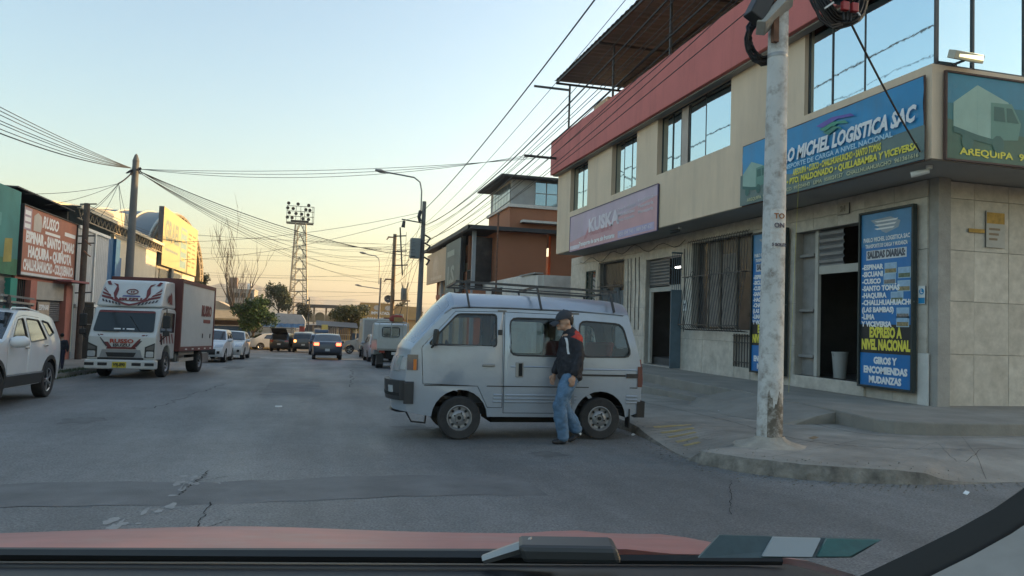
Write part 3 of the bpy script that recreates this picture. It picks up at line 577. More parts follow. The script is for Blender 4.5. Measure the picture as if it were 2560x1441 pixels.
s = Sign('wall_poster', 'torn orange and white poster on the tiled side wall', 'poster', (11.72, 10.535, 3.25), (1, 0, 0), .42, .66, mat('poster_paper', (.5, .47, .42), .9, var=.15, vs=6, grime=.5, gcol=(.4, .36, .3), gs=6), .008)
s.rect(-.2, .2, .1, .3, mat('poster_orange', (.5, .3, .08), .9, var=.3, vs=9), .006); [s.rect(-.15, .1-.03*k_, -.02-.09*k_, .02-.09*k_, mat('poster_brown', (.3, .22, .15), .9), .007) for k_ in range(3)]
s = Sign('wall_poster', 'faded strip of orange tape stuck beside the torn poster', 'poster', (11.3, 10.535, 3.2), (1, 0, 0), .35, .07, mat('poster_orange', (.5, .3, .08), .9), .008)
s = Sign('wall_notice', 'small white notice beside the barred window', 'notice', (10.27, 19.28, 1.95), fr_, .22, .3, WHITE, .01); s.text('7', 0, -.03, .2, mat('sign_grey', (.08, .09, .12), .5))
s = Sign('wall_plaque', 'small dusty house number plaque above the dark doorway', 'plaque', (10.26, 12.7, 3.82), fr_, .34, .22, mat('plaque', (.42, .38, .32), .8, var=.2), .02); s.text('24', 0, 0, .15, mat('plaque_ink', (.25, .22, .18), .8))
# flood lamp and cameras
o = thing('flood_lamp', 'flood lamp with painted yellow sun glint on the ledge above the green banner', 'lamp', (9.65, 9.2, 5.62)); b = MB(); b.obox((9.65, 9.2, 5.68), (.3, .02, 0), (0, .07, .03), (0, -.02, .06)); b.build('housing', mat('lamp_housing', (.5, .47, .38), .5), o, bevel=.01)
b = MB(); b.obox((9.68, 9.125, 5.672), (.24, .01, 0), (0, .004, 0), (0, 0, .045)); b.build('glint_glass', mat('glint_glass', (.85, .8, .5), .3, emit=.6, ecol=(1, .9, .5)), o)  # yellow tint and glow painted in for the sun reflecting off the lamp
b = MB(); b.box(9.6, 9.63, 9.2, 9.42, 5.6, 5.63); b.build('bracket', DARKSTEEL, o)
for (x, y, z, lb) in ((9.55, 18.3, 3.97, 'black and white security camera under the soffit beside the faded banner'), (9.5, 9.75, 3.97, 'white dome security camera under the soffit at the corner')):
    o = thing('security_camera', lb, 'camera', (x, y, z)); b = MB(); b.cyl((x, y, z+.09), (x, y, z+.03), .05, n=10); b.build('mount', WHITE, o)
    b = MB(); b.tube([(x, y, z), (x-.12, y+.1, z-.03), (x-.2, y+.17, z-.05)], [.04, .05, .05], 8); b.build('camera_body', BLACK if 'black' in lb else WHITE, o, smooth=50)
o = thing('bucket', 'grey plastic bucket standing in the dark doorway', 'bucket', (10.75, 13.35, .345)); b = MB(); b.lathe([(.12, 0), (.16, .52), (.17, .53), (.17, .56), (.15, .56), (.11, .02), (0, .02)], (10.75, 13.35, .346), (0, 0, 1), 16); b.build('pail', mat('bucket_grey', (.3, .3, .29), .6), o, smooth=40)
b = MB(); b.tube([(10.75+.17*cos(a*pi/10), 13.35, .86-.1*sin(a*pi/10)) for a in range(11)], .006, 5); b.build('handle', STEEL, o)

# ------------------------------------------------------------------ walled compound, orange house, shops further along the right side
ORANGE = mat('orange_render', (.33, .14, .075), .85, var=.12, vs=.6, bump=.15, bs=40, grime=.3, gcol=(.25, .1, .06))
WWALL = mat('whitewash', (.62, .59, .54), .9, var=.15, vs=.7, bump=.3, bs=20, grime=.5, gcol=(.3, .27, .23), gs=.8)
b = MB(); o = thing('compound_wall', 'grubby white compound wall between the corner building and the orange house', 'wall', (10.3, 38, -1))
b.prism([(34, -1.2), (34, 3.62), (37, 3.75), (46.4, 3.72), (46.4, -1.4)], lambda u, v, t: (t, u, v), 10.3, 10.55); b.box(10.55, 16, 33.9, 34.15, -1.2, 3.63); b.build('wall', WWALL, o)
b = MB(); b.box(10.2, 10.62, 34.2, 37, 3.7, 3.76); b.build('coping', CONC, o)
b = MB(); b.box(10.27, 10.299, 41, 43.5, 2.4, 3.2); wn = b.build('window', WG, o); b = MB()
for i in range(12): b.box(10.24, 10.26, 41.1+i*.2, 41.13+i*.2, 2.4, 3.2)
b.box(10.2, 10.32, 40.9, 43.6, 3.2, 3.27); b.build('grille', DARKSTEEL, wn)
oh = thing('orange_house', 'orange rendered house with dark flat eaves and open balcony', 'house', (9.2, 45, -1.3))
b = MB(); b.box(10.9, 14.2, 45.2, 45.5, 3.0, 7.0); b.box(10.9, 11.2, 45.5, 60, 3, 7); b.box(14.6, 22, 45.6, 46, -1.4, 7); b.box(9.6, 10.9, 47.5, 47.8, 3.2, 6.9); b.box(9.6, 22, 60, 60.3, -1.7, 7); b.box(9.5, 15, 45.2, 60, 3.0, 3.3); b.build('wall', ORANGE, oh)
b = MB(); b.box(9.0, 17, 44.6, 64, 7.05, 7.16); b.box(8.9, 9.0, 44.5, 64, 7.0, 7.24); b.box(8.9, 17, 44.5, 44.6, 7.0, 7.24); b.build('roof', mat('eaves_dark', (.035, .035, .038), .6, var=.2), oh)
for y in (45.4, 48.8, 52.6, 57): b = MB(); b.box(9.4, 9.62, y, y+.25, -1.6, 7.0); b.build('pillar', mat('pillar_grey', (.3, .31, .32), .8), oh)
for (x0, x1) in ((9.7, 10.85),): b = MB(); b.box(x0, x1, 46.2, 46.24, 3.3, 6.7); b.build('dark_window', WG, oh)
b = MB(); b.box(9.5, 9.58, 45.9, 48.6, 3.3, 4.55); b.build('balcony_wall', ORANGE, oh)
b = MB()
for i in range(7): b.box(9.44, 9.48, 45.9+i*.2, 45.93+i*.2, 3.3, 4.6)
for z in (3.35, 3.9, 4.5): b.box(9.43, 9.49, 45.85, 47.2, z, z+.05)
b.build('balcony_rail', DARKSTEEL, oh)
for i in range(5):
    b = MB(); b.box(9.66, 9.68, 49.0+i*.7, 49.6+i*.7, 5.2, 6.8); w_ = b.build('window', mat('pane_grey', (.3, .33, .34), .1, metal=.6, var=.1), oh); b = MB(); b.box(9.62, 9.66, 48.94+i*.7, 49.0+i*.7, 5.1, 6.9); b.build('frame', ALU, w_)
b = MB(); b.box(9.7, 9.9, 48.8, 60, -1.5, 5.2); b.build('lower_wall', mat('beige_render', (.5, .4, .28), .85, var=.12), oh)
b = MB(); b.box(9.62, 9.69, 57.2, 59.6, -1.55, 2.6); d_ = b.build('door', mat('brown_door', (.12, .07, .05), .7), oh); b = MB(); b.box(9.58, 9.62, 58.35, 58.42, -.6, -.3); b.build('handle', STEEL, d_)
# turned brick lattice by the house (decorative screen blocks)
sc_ = thing('lattice_fence', 'dark lattice screen with salmon posts above the compound wall', 'fence', (13.6, 34.6, 3.3))
b = MB()
for i in range(12):
    for j in range(7): b.lathe([(.09, 0), (.13, .03), (.09, .06)], (13.0+i*.27+(.13 if j % 2 else 0), 34.55, 3.95+j*.22), (0, 1, 0), 7)
b.build('screen_blocks', mat('lattice_dark', (.05, .045, .04), .9, var=.3), sc_)
for x in (12.7, 14.3, 15.6): b = MB(); b.box(x, x+.2, 34.4, 34.7, 3.2, 4.9 if x != 14.3 else 4.6); b.build('post', mat('salmon_render', (.4, .2, .14), .85), sc_)
b = MB(); b.box(12.5, 16, 34.35, 34.75, 3.2, 3.85); b.build('base', mat('salmon_render', (.4, .2, .14), .85), sc_)
tw = thing('glazed_penthouse', 'glazed rooftop room on an orange storey above the orange house', 'house', (12, 46, 7.2))
b = MB(); b.box(11.9, 17, 46, 52, 7.2, 8.75); b.build('wall', ORANGE, tw)
b = MB(); b.box(11.75, 17.2, 45.85, 52.2, 8.75, 8.95); b.box(12.6, 17.2, 45.4, 46, 7.75, 7.9); b.build('ledge', WWALL, tw)
b = MB(); b.box(12.0, 17, 46.1, 52, 8.95, 10.6); b.build('room', mat('room_grey', (.34, .34, .33), .8), tw)
b = MB(); b.box(11.1, 17.5, 45.3, 52.6, 10.62, 10.74); b.build('roof', mat('eaves_dark', (.035, .035, .038), .6, var=.2), tw)
for i in range(3):
    for j in range(2): b = MB(); b.box(13.6+i*.78, 14.3+i*.78, 46.06, 46.09, 9.0+j*.8, 9.74+j*.8); b.build('pane', mat('pane_blue', (.25, .36, .45), .05, metal=.8, var=.05), tw)
for i in range(6): b = MB(); b.box(11.96, 11.99, 46.4+i*.8, 47.1+i*.8, 9.0, 10.4); b.build('pane', mat('pane_grey', (.3, .33, .34), .1, metal=.6, var=.1), tw)
s = Sign('shop_sign', 'beige shop sign board under the dark eaves of the orange house', 'sign', (9.2, 58.6, 5.5), fr_, 9.6, 2.5, mat('beige_sign', (.48, .36, .24), .7, var=.12, vs=.4), .1); s.poly([(1.6*cos(a*.4)-.1, .95*sin(a*.4)) for a in range(16)], mat('beige_sign2', (.52, .4, .28), .7), .008); s.poly([(1.1*cos(a*.4)-.3, .55*sin(a*.4)+.1) for a in range(16)], mat('sign_cream', (.56, .45, .33), .7), .01); s.rect(-2.4, 2.9, -1.0, -.75, mat('sign_cream', (.56, .45, .33), .7), .009)
s = Sign('shop_sign', 'tall grey green board with dark lettering beside the balcony', 'sign', (9.1, 50.6, 5.0), fr_, 5.6, 3.6, mat('greygreen_sign', (.2, .21, .18), .8, var=.2, vs=.5), .1); s.text('J.S', -.6, -.6, 1.7, mat('sign_pale', (.34, .36, .3), .8), 3.0, .06); s.rect(-2.2, .6, .8, 1.2, mat('sign_pale', (.34, .36, .3), .8), .01)
# ------------------------------------------------------------------ left side of the street
TEAL = mat('teal_render', (.03, .26, .2), .7, var=.1); PINKR = mat('pinkish_render', (.42, .16, .12), .8, var=.12)
fl = (0, 1, 0)
tb = thing('teal_shop', 'teal shop front with a green poster at the left edge', 'shop', (-9.5, 20, -.6))
b = MB(); b.box(-16, -9.6, 12, 27.5, -.9, 5.0); b.build('wall', mat('shop_grey', (.3, .29, .27), .85), tb)
b = MB(); b.box(-9.6, -9.42, 26.95, 27.5, -.8, 2.2); b.build('column', TEAL, tb)
b = MB()
for i in range(30): b.box(-9.6, -9.57+.02*(i % 2), 24, 26.9, -.6+i*.09, -.52+i*.09)
b.build('shutter', SHUT, tb)
s = Sign('shop_sign', 'teal and green poster board at the left edge of the street', 'sign', (-9.45, 23.6, 3.66), fl, 7.7, 2.74, mat('poster_teal', (.05, .2, .19), .7, var=.25, vs=.6), .1); s.rect(-3.85, 3.85, -1.37, -.85, mat('poster_green', (.05, .17, .09), .7, var=.3), .006); s.poly([(2.7, -1.0), (3.35, -.95), (3.35, -.2), (2.75, -.25)], mat('poster_olive', (.32, .28, .08), .8, var=.2), .009); s.rect(-1.2, 2.4, .1, .5, mat('poster_pale_teal', (.1, .28, .27), .7, var=.3), .009)
ru = thing('transport_shop', 'pink columned parcel shop below the orange RUSSO board', 'shop', (-9.5, 30.5, -.8))
b = MB(); b.box(-9.75, -9.42, 28.7, 29.3, -.95, 2.2); b.build('column', PINKR, ru)
b = MB(); b.box(-9.75, -9.42, 32.5, 33.3, -.95, 2.2); b.build('column', PINKR, ru)
b = MB(); b.box(-9.7, -9.5, 27.5, 33.4, 2.2, 2.4); b.build('lintel', PINKR, ru)
b = MB(); b.box(-14, -13.8, 27.5, 33.4, -1, 5.6); b.box(-13.8, -9.8, 33.3, 33.5, -1, 5.2); b.box(-13.8, -9.6, 27.45, 27.6, -1, 5); b.build('interior_wall', DARKROOM, ru)
b = MB(); b.box(-9.72, -9.68, 27.6, 28.7, .4, 2.2); b.box(-9.7, -9.6, 27.6, 28.7, -1, .4); w_ = b.build('window', WG, ru); b = MB()
for i in range(7): b.box(-9.6, -9.57, 27.65+i*.16, 27.68+i*.16, .4, 2.2)
b.build('grille', DARKSTEEL, w_)
b = MB(); P = []
for i in range(61): P.append([(-9.52+.025*(i % 2), 29.3+i*3.2/60, z) for z in (1.55, 2.2)])
b.grid(P); b.build('corrugated_valance', mat('valance', (.4, .38, .34), .7, var=.15), ru)
sh = None
for i in range(10):
    b = MB(); z = .75+i*.08; b.add([(-9.62, 29.4, z), (-9.58, 29.4, z+.04), (-9.62, 29.4, z+.078), (-9.62, 32.4, z), (-9.58, 32.4, z+.04), (-9.62, 32.4, z+.078)], [(0, 3, 4, 1), (1, 4, 5, 2)])
    if sh is None: sh = b.build('roller_shutter', SHUT, ru)
    else: b.build('slat', SHUT, sh)
b = MB()
for i in range(9): b.box(-9.5, -9.47, 29.35+i*.17, 29.38+i*.17, -.9, 1.5)
for z in (-.85, .2, 1.45): b.box(-9.505, -9.465, 29.3, 30.8, z, z+.05)
b.build('gate', DARKSTEEL, ru)
b = MB()
for i in range(16): b.box(-9.2+i*.0, -9.17, 33.4+i*.13, 33.43+i*.13, -1.0, 1.55)
for z in (-.95, .6, 1.52): b.box(-9.21, -9.16, 33.3, 35.5, z, z+.05)
b.build('gate', mat('black_gate', (.02, .02, .02), .6), ru)
s = Sign('shop_sign', 'orange board reading RUSSO with white destination names', 'sign', (-9.42, 30.45, 3.5), fl, 5.7, 2.3, mat('board_orange', (.42, .17, .11), .7, var=.18, vs=.8, grime=.5, gcol=(.32, .17, .12), gs=2, streak=1), .12)
s.text('RUSSO', -.2, .78, .56, WHITET, 1.7, .02, .25); s.rect(-.7, .9, .4, .5, WHITET, .009); s.text('ESPINAR - SANTO TOMAS', .05, .12, .5, WHITET, 5.1, .03); s.text('HAQUIRA - QUIÑOTA', .05, -.36, .5, WHITET, 4.6, .03); s.text('CHALLHUAHUACHO - COLQUEMARCA', .05, -.82, .48, WHITET, 5.3, .026)
s.rect(-2.75, -2.05, .36, 1.1, mat('board_lilac', (.42, .33, .38), .7), .007); s.poly([(-1.85, .4), (-1.15, .4), (-1.05, .65), (-1.15, .95), (-1.5, 1.05), (-1.85, .9)], mat('board_grey', (.5, .46, .42), .7), .009)
for i in range(3): s.rect(-2.66, -2.14, .42+i*.22, .57+i*.22, WHITET, .01)
s.rect(-2.85, 2.85, -1.15, -1.06, mat('sign_white', (.6, .62, .65), .5), .008); s.rect(1.4, 2.7, .55, .7, WHITET, .01); s.frame(DARKSTEEL, .03, .1)
s = Sign('door_board', 'small tan board reading ESPINAR on the barred gate', 'sign', (-9.4, 30.0, .72), fl, 1.2, 1.5, mat('board_tan', (.4, .32, .24), .8, var=.2), .02); s.text('ESPINAR', 0, .55, .26, WHITET, 1.0, .01); s.rect(-.2, .25, -.15, -.02, WHITET, .007); s.rect(-.2, .25, -.4, -.27, WHITET, .007)
b = MB(); b.box(-9.5, -8.9, 31.2, 33.5, 2.28, 2.36); b.build('awning', mat('awning_red', (.3, .1, .1), .7), ru)
# warehouse with lattice truss, blue and white gate and barrel roof
CREAMW = mat('cream_wall', (.62, .55, .42), .85, var=.08, vs=.4, grime=.2, gcol=(.4, .35, .28))
wh = thing('warehouse', 'cream warehouse with lattice truss eaves and grey barrel roof', 'warehouse', (-9.6, 42, -1.1))
b = MB(); b.box(-9.9, -9.7, 40.2, 50.5, -1.6, 5.0); b.box(-22, -9.7, 50.3, 50.5, -1.6, 5.0); b.build('wall', CREAMW, wh); b = MB(); b.box(-22, -9.9, 33.5, 33.7, -1.2, 4.95); b.build('wall', CREAMW, wh)
b = MB(); b.prism([(33.6, 4.85), (33.6, 5.75), (52, 7.4), (52, 6.0)], lambda u, v, t: (t, u, v), -11.9, -11.6); b.build('raking_parapet', CREAMW, wh)
b = MB(); b.box(-11.55, -9.4, 33.6, 51, 5.42, 5.47); b.box(-14, -9.6, 27.6, 33.6, 5.2, 5.25); b.build('canopy_roof', mat('eaves_dark', (.035, .035, .038), .6, var=.2), wh)
b = MB(); b.box(-9.45, -9.38, 33.6, 51, 5.38, 5.55); b.build('gutter', mat('gutter_cream', (.65, .57, .42), .7), wh)
b = MB(); n = 54
for i in range(n):
    y0 = 33.7+i*.32; b.bar((-9.5, y0, 4.98 if i % 2 else 5.36), (-9.5, y0+.32, 5.36 if i % 2 else 4.98), .035)
for z in (4.95, 5.36): b.box(-9.53, -9.47, 33.6, 51, z, z+.05)
b.build('truss', mat('truss_tan', (.33, .27, .19), .7, var=.15), wh)
for (y0, y1, m_) in ((33.9, 38.6, None), (38.6, 39.4, None)):
    b = MB(); P = []; n = int((y1-y0)/.07)
    for i in range(n+1): P.append([(-9.55+(.03 if i % 4 in (1, 2) else 0), y0+(y1-y0)*i/n, z) for z in (-1.05, 4.7)])
    b.grid(P); b.build('gate', mat('gate_white', (.45, .47, .48), .6, var=.1) if y1 < 39 else mat('gate_blue', (.03, .12, .26), .6), wh)
b = MB(); b.box(-9.6, -9.4, 39.4, 40.2, -1.1, 4.7); b.build('column', mat('gate_blue', (.03, .12, .26), .6), wh)
for z in (-.95, 1.35, 4.6): b = MB(); b.box(-9.51, -9.46, 33.9, 38.6, z, z+.12); b.build('gate_rail', WHITE, wh)
b = MB(); b.box(-9.5, -9.46, 36.2, 36.34, -1, 4.6); b.build('gate_rail', WHITE, wh)
b = MB(); b.box(-9.515, -9.48, 33.95, 38.6, -1.0, 1.3); 
b = MB(); b.box(-9.68, -9.6, 40.3, 41.4, 1.0, 3.9); b.build('door', mat('gate_blue', (.03, .12, .26), .6), wh)
BARR = mat('barrel_roof', (.2, .215, .215), .5, metal=.5, var=.15, vs=.3)
bh = thing('barrel_hall', 'grey hall with ribbed barrel roof behind the cream warehouse', 'hall', (-18, 64, -2))
def arc_(X, k=1.): return [(X, 64-12*k*cos(a*pi/24), 4.2+4.7*k*sin(a*pi/24)) for a in range(25)]
b = MB(); b.grid([arc_(X) for X in (-10.6, -14, -18, -24, -32)]); br = b.build('barrel_roof', BARR, bh, smooth=30)
for i in range(14): ribs = MB(); ribs.tube(arc_(-10.7-i*1.55, 1.006), .09, 5); ribs.build('rib', mat('rib_pale', (.5, .47, .4), .6), br)
b = MB(); b.box(-32, -16, 52.1, 75.9, -2.05, 4.2); b.build('wall', CREAMW, bh)
b = MB(); b.tube(arc_(-10.5, .985), .1, 5); b.tube(arc_(-10.5, .86), .09, 5); A0, A1 = arc_(-10.5, .985), arc_(-10.5, .86)
for a in range(24): b.bar(A0[a], A1[a+1], .08); b.bar(A0[a], A1[a], .07)
b.build('end_truss', mat('truss_tan', (.33, .27, .19), .7, var=.15), bh)
gb = thing('shop_block', 'low shop block under the big yellow lit billboard', 'shop', (-9.6, 58, -1.5))
b = MB(); b.box(-15, -9.75, 50.6, 66, -1.9, 4.15); b.build('wall', CREAMW, gb)
for (y0, y1) in ((51.5, 54.5), (56, 59)): b = MB(); b.box(-9.76, -9.7, y0, y1, 2.6, 4.0); b.build('window', WG, gb)
b = MB(); b.box(-9.7, -9.55, 54.8, 55.6, -1.6, 4.2); b.build('column', mat('grey_column', (.1, .11, .12), .7), gb)
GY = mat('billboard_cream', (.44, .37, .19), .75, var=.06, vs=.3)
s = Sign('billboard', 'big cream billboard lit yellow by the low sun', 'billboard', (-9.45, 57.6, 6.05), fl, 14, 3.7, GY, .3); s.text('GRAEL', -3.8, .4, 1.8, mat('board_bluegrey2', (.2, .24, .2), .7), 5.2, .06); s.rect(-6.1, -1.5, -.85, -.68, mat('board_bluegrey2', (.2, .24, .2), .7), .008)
s.rect(-.6, 1.9, -1.6, 1.3, mat('board_paleblue', (.2, .3, .3), .7), .008)
for i in range(4): s.rect(-.3, 1.6-.2*(i % 2), .85-i*.65, 1.1-i*.65, GY, .012)
for i in range(8): s.rect(2.6, 4.1-.3*(i % 3), 1.05-i*.34, 1.17-i*.34, mat('board_brown', (.24, .18, .09), .8), .008); s.rect(4.6, 6.0-.25*(i % 2), 1.05-i*.34, 1.17-i*.34, mat('board_brown', (.24, .18, .09), .8), .008)

# ------------------------------------------------------------------ trees
BARK = mat('bark', (.09, .07, .055), .95, var=.3, vs=6, bump=.6, bs=20)
def tree(name, label, x, y, h, trunk_h, crown, leafmat, n=2600, ls=.16, tr=.14, nbr=7, group=None, clumps=14, bare=0):
    z = g(y)-.05; o = thing(name, label, 'tree', (x, y, z), group); R_ = random.Random(hash(label) % 9999 if False else len(label)*37+int(abs(x)*10))
    b = MB(); cx, cy, cz = crown; top = Vector((x, y, z+trunk_h))
    b.tube([(x, y, z), (x+R_.uniform(-.1, .1), y, z+trunk_h*.5), top], [tr, tr*.8, tr*.65], 8); C = []
    cc = Vector((x, y, z+h-cz))
    for i in range(clumps):
        while True:
            v = Vector((R_.uniform(-1, 1), R_.uniform(-1, 1), R_.uniform(-1, 1)))
            if v.length < 1: break
        v = v*(.55+.45*R_.random()); C.append(cc+Vector((v.x*cx, v.y*cy, v.z*cz)))
    for c in C[:max(nbr, 1)]:
        m_ = (top+c)/2+Vector((R_.uniform(-.2, .2), R_.uniform(-.2, .2), -.1)); b.tube([top-Vector((0, 0, trunk_h*.15*R_.random())), m_, c], [tr*.5, tr*.3, tr*.1], 5)
    b.build('trunk', BARK, o, smooth=60)
    b = MB(); rc = min(cx, cy, cz)*.5
    for i in range(n):
        c = C[R_.randrange(len(C))]; v = Vector((R_.gauss(0, 1), R_.gauss(0, 1), R_.gauss(0, .8))); v = v/max(.3, v.length)*rc*(R_.random()**.4)*R_.uniform(.7, 1.15); p = c+v
        a = Vector((R_.gauss(0, 1), R_.gauss(0, 1), R_.gauss(0, 1))).normalized(); q = a.cross(Vector((R_.gauss(0, 1), R_.gauss(0, 1), 1))).normalized(); s_ = ls*R_.uniform(.6, 1.3)
        b.add([p-a*s_, p-q*s_*.45, p+a*s_, p+q*s_*.45], [(0, 1, 2, 3)])
    b.build('crown', leafmat, o); return o
def leaf(name, c): return mat(name, c, .6, var=.45, vs=1.1, spec=.3)
tree('street_tree', 'round bushy green tree at the end of the street', -5.5, 74, 4.75, 1.6, (1.95, 1.7, 1.6), leaf('leaf_green', (.05, .095, .03)), 6500, .16, .13, 8, clumps=26)
tree('eucalyptus', 'tall airy eucalyptus behind the white fence', -5.3, 118, 9.0, 4.5, (2.2, 2.0, 2.6), leaf('leaf_olive', (.06, .075, .035)), 4500, .22, .2, 10, clumps=22)
tree('eucalyptus', 'narrow dark tree rising behind the billboard', -13.2, 92, 10.2, 4, (1.6, 1.4, 3.0), leaf('leaf_dark', (.045, .055, .03)), 2600, .2, .16, 9, clumps=16)
tree('pepper_tree', 'spreading yellowish tree in front of the sign building', 4.2, 86, 5.0, 2.2, (2.7, 2.0, 1.5), leaf('leaf_yellow', (.1, .1, .035)), 5000, .16, .14, 9, clumps=20)
tree('street_tree', 'dark tree beside the transformer pole at the far right', 11.4, 98, 5.6, 2.6, (2.6, 2, 1.6), leaf('leaf_dark', (.045, .055, .03)), 2500, .2, .15, 8, clumps=14)
tree('street_tree', 'small brownish tree at the foot of the floodlight tower', -1.6, 104, 5.5, 2.4, (1.3, 1.2, 1.6), leaf('leaf_brown', (.08, .07, .035)), 1500, .18, .1, 6, clumps=10)
# bare tree
o = thing('bare_tree', 'leafless tree with upswept branches against the sky', 'tree', (-8.4, 88, g(88))); RB = random.Random(3)
b = MB(); tw_ = MB()
def branch(p, d, l, r, lev, mb):
    pts = [p]; rs = [r]; q = p.copy(); dd = d.copy()
    for i in range(5):
        dd = (dd+Vector((RB.uniform(-.14, .14), RB.uniform(-.14, .14), .09))).normalized(); q = q+dd*l/5; pts.append(q.copy()); rs.append(r*(1-.17*(i+1)))
    mb.tube(pts, rs, 5 if lev else 8)
    if lev < 3:
        for i in range((6, 5, 3)[lev]):
            k = RB.randrange(1, 6); a = RB.uniform(0, 6.28); nd = (dd*.9+Vector((cos(a)*.5, sin(a)*.5, .5))).normalized(); branch(pts[k], nd, l*RB.uniform(.5, .75), max(.022, rs[k]*.55), lev+1, tw_)
branch(Vector((-8.4, 88, g(88)-.1)), Vector((0, 0, 1)), 7.0, .26, 0, b)
for a, t in ((3.3, .6), (.2, .5), (2.6, .4)): branch(Vector((-8.4, 88, g(88)+2.6)), Vector((cos(a)*t, sin(a)*t, 1)).normalized(), 6.2, .15, 1, tw_)
b.build('trunk', BARK, o, smooth=60); tw_.build('crown', BARK, o)

# ------------------------------------------------------------------ end of the street: verge, fences, kiosks, stadium, far houses
b = MB(); b.grid([[(x, y, g(y)+.1) for y in (71, 73, 77)] for x in (-3, -6, -16)]); b.grid([[(x, 71, z) for z in (g(71)-.05, g(71)+.1)] for x in (-3, -16)]); tag(b.build('verge', mat('dry_grass', (.25, .19, .08), .95, var=.3, vs=1.5, bump=.6, bs=20)), kind='structure')
b = MB()
for k in range(3500):
    x, y = rnd.uniform(-15, -3), rnd.uniform(71, 77); z = g(y)+.1; a = rnd.uniform(0, 6.3); s_ = .02; b.add([(x-s_*cos(a), y-s_*sin(a), z), (x+s_*cos(a), y+s_*sin(a), z), (x+rnd.uniform(-.06, .06), y, z+rnd.uniform(.05, .2))], [(0, 1, 2)])
tag(b.build('dry_grass', mat('dry_blade', (.3, .23, .1), .95, var=.3)), 'short dry yellow grass on the verge below the green tree', 'grass', kind='stuff')
def hedge(x0, x1, y, h, label, c, n=2200):
    z = g(y); o = thing('hedge', label, 'hedge', ((x0+x1)/2, y, z)); b = MB(); R_ = random.Random(len(label))
    for i in range(n):
        x = R_.uniform(x0, x1); t = R_.random(); p = Vector((x, y+R_.uniform(-.6, .6), z+.1+h*t*(.7+.3*sin(x*3)))); a = Vector((R_.gauss(0,1), R_.gauss(0,1), R_.gauss(0,1))).normalized(); q = a.cross(Vector((R_.gauss(0,1), .3, 1))).normalized(); s_ = R_.uniform(.08, .18); b.add([p-a*s_, p-q*s_*.5, p+a*s_, p+q*s_*.5], [(0,1,2,3)])
    b.build('foliage', leaf('hedge_leaf', c), o); b = MB()
    for i in range(6): xx = x0+(x1-x0)*(i+.5)/6; b.tube([(xx, y, z), (xx+.1, y, z+h*.7)], .04, 5)
    b.build('stem', BARK, o)
hedge(-7.2, -2.6, 75.4, 1.1, 'dark tangled shrubs under the round green tree', (.035, .035, .025), 2600)
o = thing('blue_wall', 'weathered blue painted wall behind the parked white cars', 'wall', (-12, 79, g(79))); b = MB(); b.box(-24, -6.2, 79, 79.2, -2.1, .0); b.build('wall', mat('wall_blue', (.04, .09, .17), .85, var=.25, vs=.6, grime=.4, gcol=(.12, .12, .12)), o); b = MB(); b.box(-24, -6.2, 78.95, 79.25, .0, .08); b.build('coping', CONC, o)
o = thing('market_shed', 'low shed with a sunlit orange edged roof behind the blue wall', 'shed', (-12, 83, g(83)))
b = MB(); b.box(-22, -7, 83, 83.2, -2.1, .55); b.build('wall', mat('brown_boards', (.12, .08, .06), .9), o); b = MB(); b.add([(-22, 81.6, .55), (-6.8, 81.6, .55), (-6.8, 88, 1.5), (-22, 88, 1.5), (-22, 81.6, .75), (-6.8, 81.6, .75), (-6.8, 88, 1.7), (-22, 88, 1.7)], [(3,2,1,0),(4,5,6,7),(0,1,5,4),(1,2,6,5),(2,3,7,6),(3,0,4,7)]); b.build('roof', mat('roof_tan', (.42, .3, .16), .8, var=.15), o)
b = MB(); b.prism([(-20, 1.4), (-8, 1.4), (-10.5, 2.6), (-15, 2.9)], lambda u, v, t: (u, t, v), 89, 94); b.build('hipped_roof', mat('roof_pale', (.4, .34, .26), .8, var=.15), o)
# white slatted fence
o = thing('white_fence', 'white railing fence with blue awning across the end of the street', 'fence', (-2.5, 79, g(79)))
for i in range(5): b = MB(); x = -5.2+i*.98; b.box(x, x+.16, 79, 79.15, -2.05, .35); b.build('post', mat('post_grey', (.4, .38, .35), .8), o)
for i in range(4):
    b = MB(); x = -5.04+i*.98
    for k_ in range(7): b.box(x+.02+k_*.115, x+.075+k_*.115, 79.05, 79.08, -1.3, -.15)
    b.box(x, x+.82, 79.03, 79.1, -1.35, -1.28); b.box(x, x+.82, 79.03, 79.1, -.2, -.13); b.build('railing', WHITE, o)
    b = MB(); b.box(x, x+.82, 79.04, 79.12, -2.05, -1.36); b.build('infill', mat('infill_red', (.3, .12, .1), .85, var=.4, vs=2) if i in (0, 3) else mat('infill_white', (.45, .43, .4), .85), o)
b = MB(); P = []
for i in range(31): P.append([(-5.3+i*.145, 78.6+.2*v, .42-.28*v*0-(.36 if v == 0 else 0)-.03*sin(i*1.6)) for v in (0, 1)])
b.grid(P); b.build('awning', mat('awning_blue', (.08, .17, .3), .7, var=.4, vs=3), o)
o = thing('white_tent', 'grey white tent roof behind the railing fence', 'tent', (-3.5, 92, g(92))); b = MB(); b.prism([(-6, -.2), (-6, .9), (-4, 1.5), (-1.4, 1.35), (-1, .7), (-1, -.2)], lambda u, v, t: (u, t, v), 90, 96); b.build('canopy', mat('tent_grey', (.42, .43, .44), .8), o)
for x in (-5.9, -1.1): b = MB(); b.cyl((x, 90.1, -2.05), (x, 90.1, .4), .05); b.build('leg', STEEL, o)
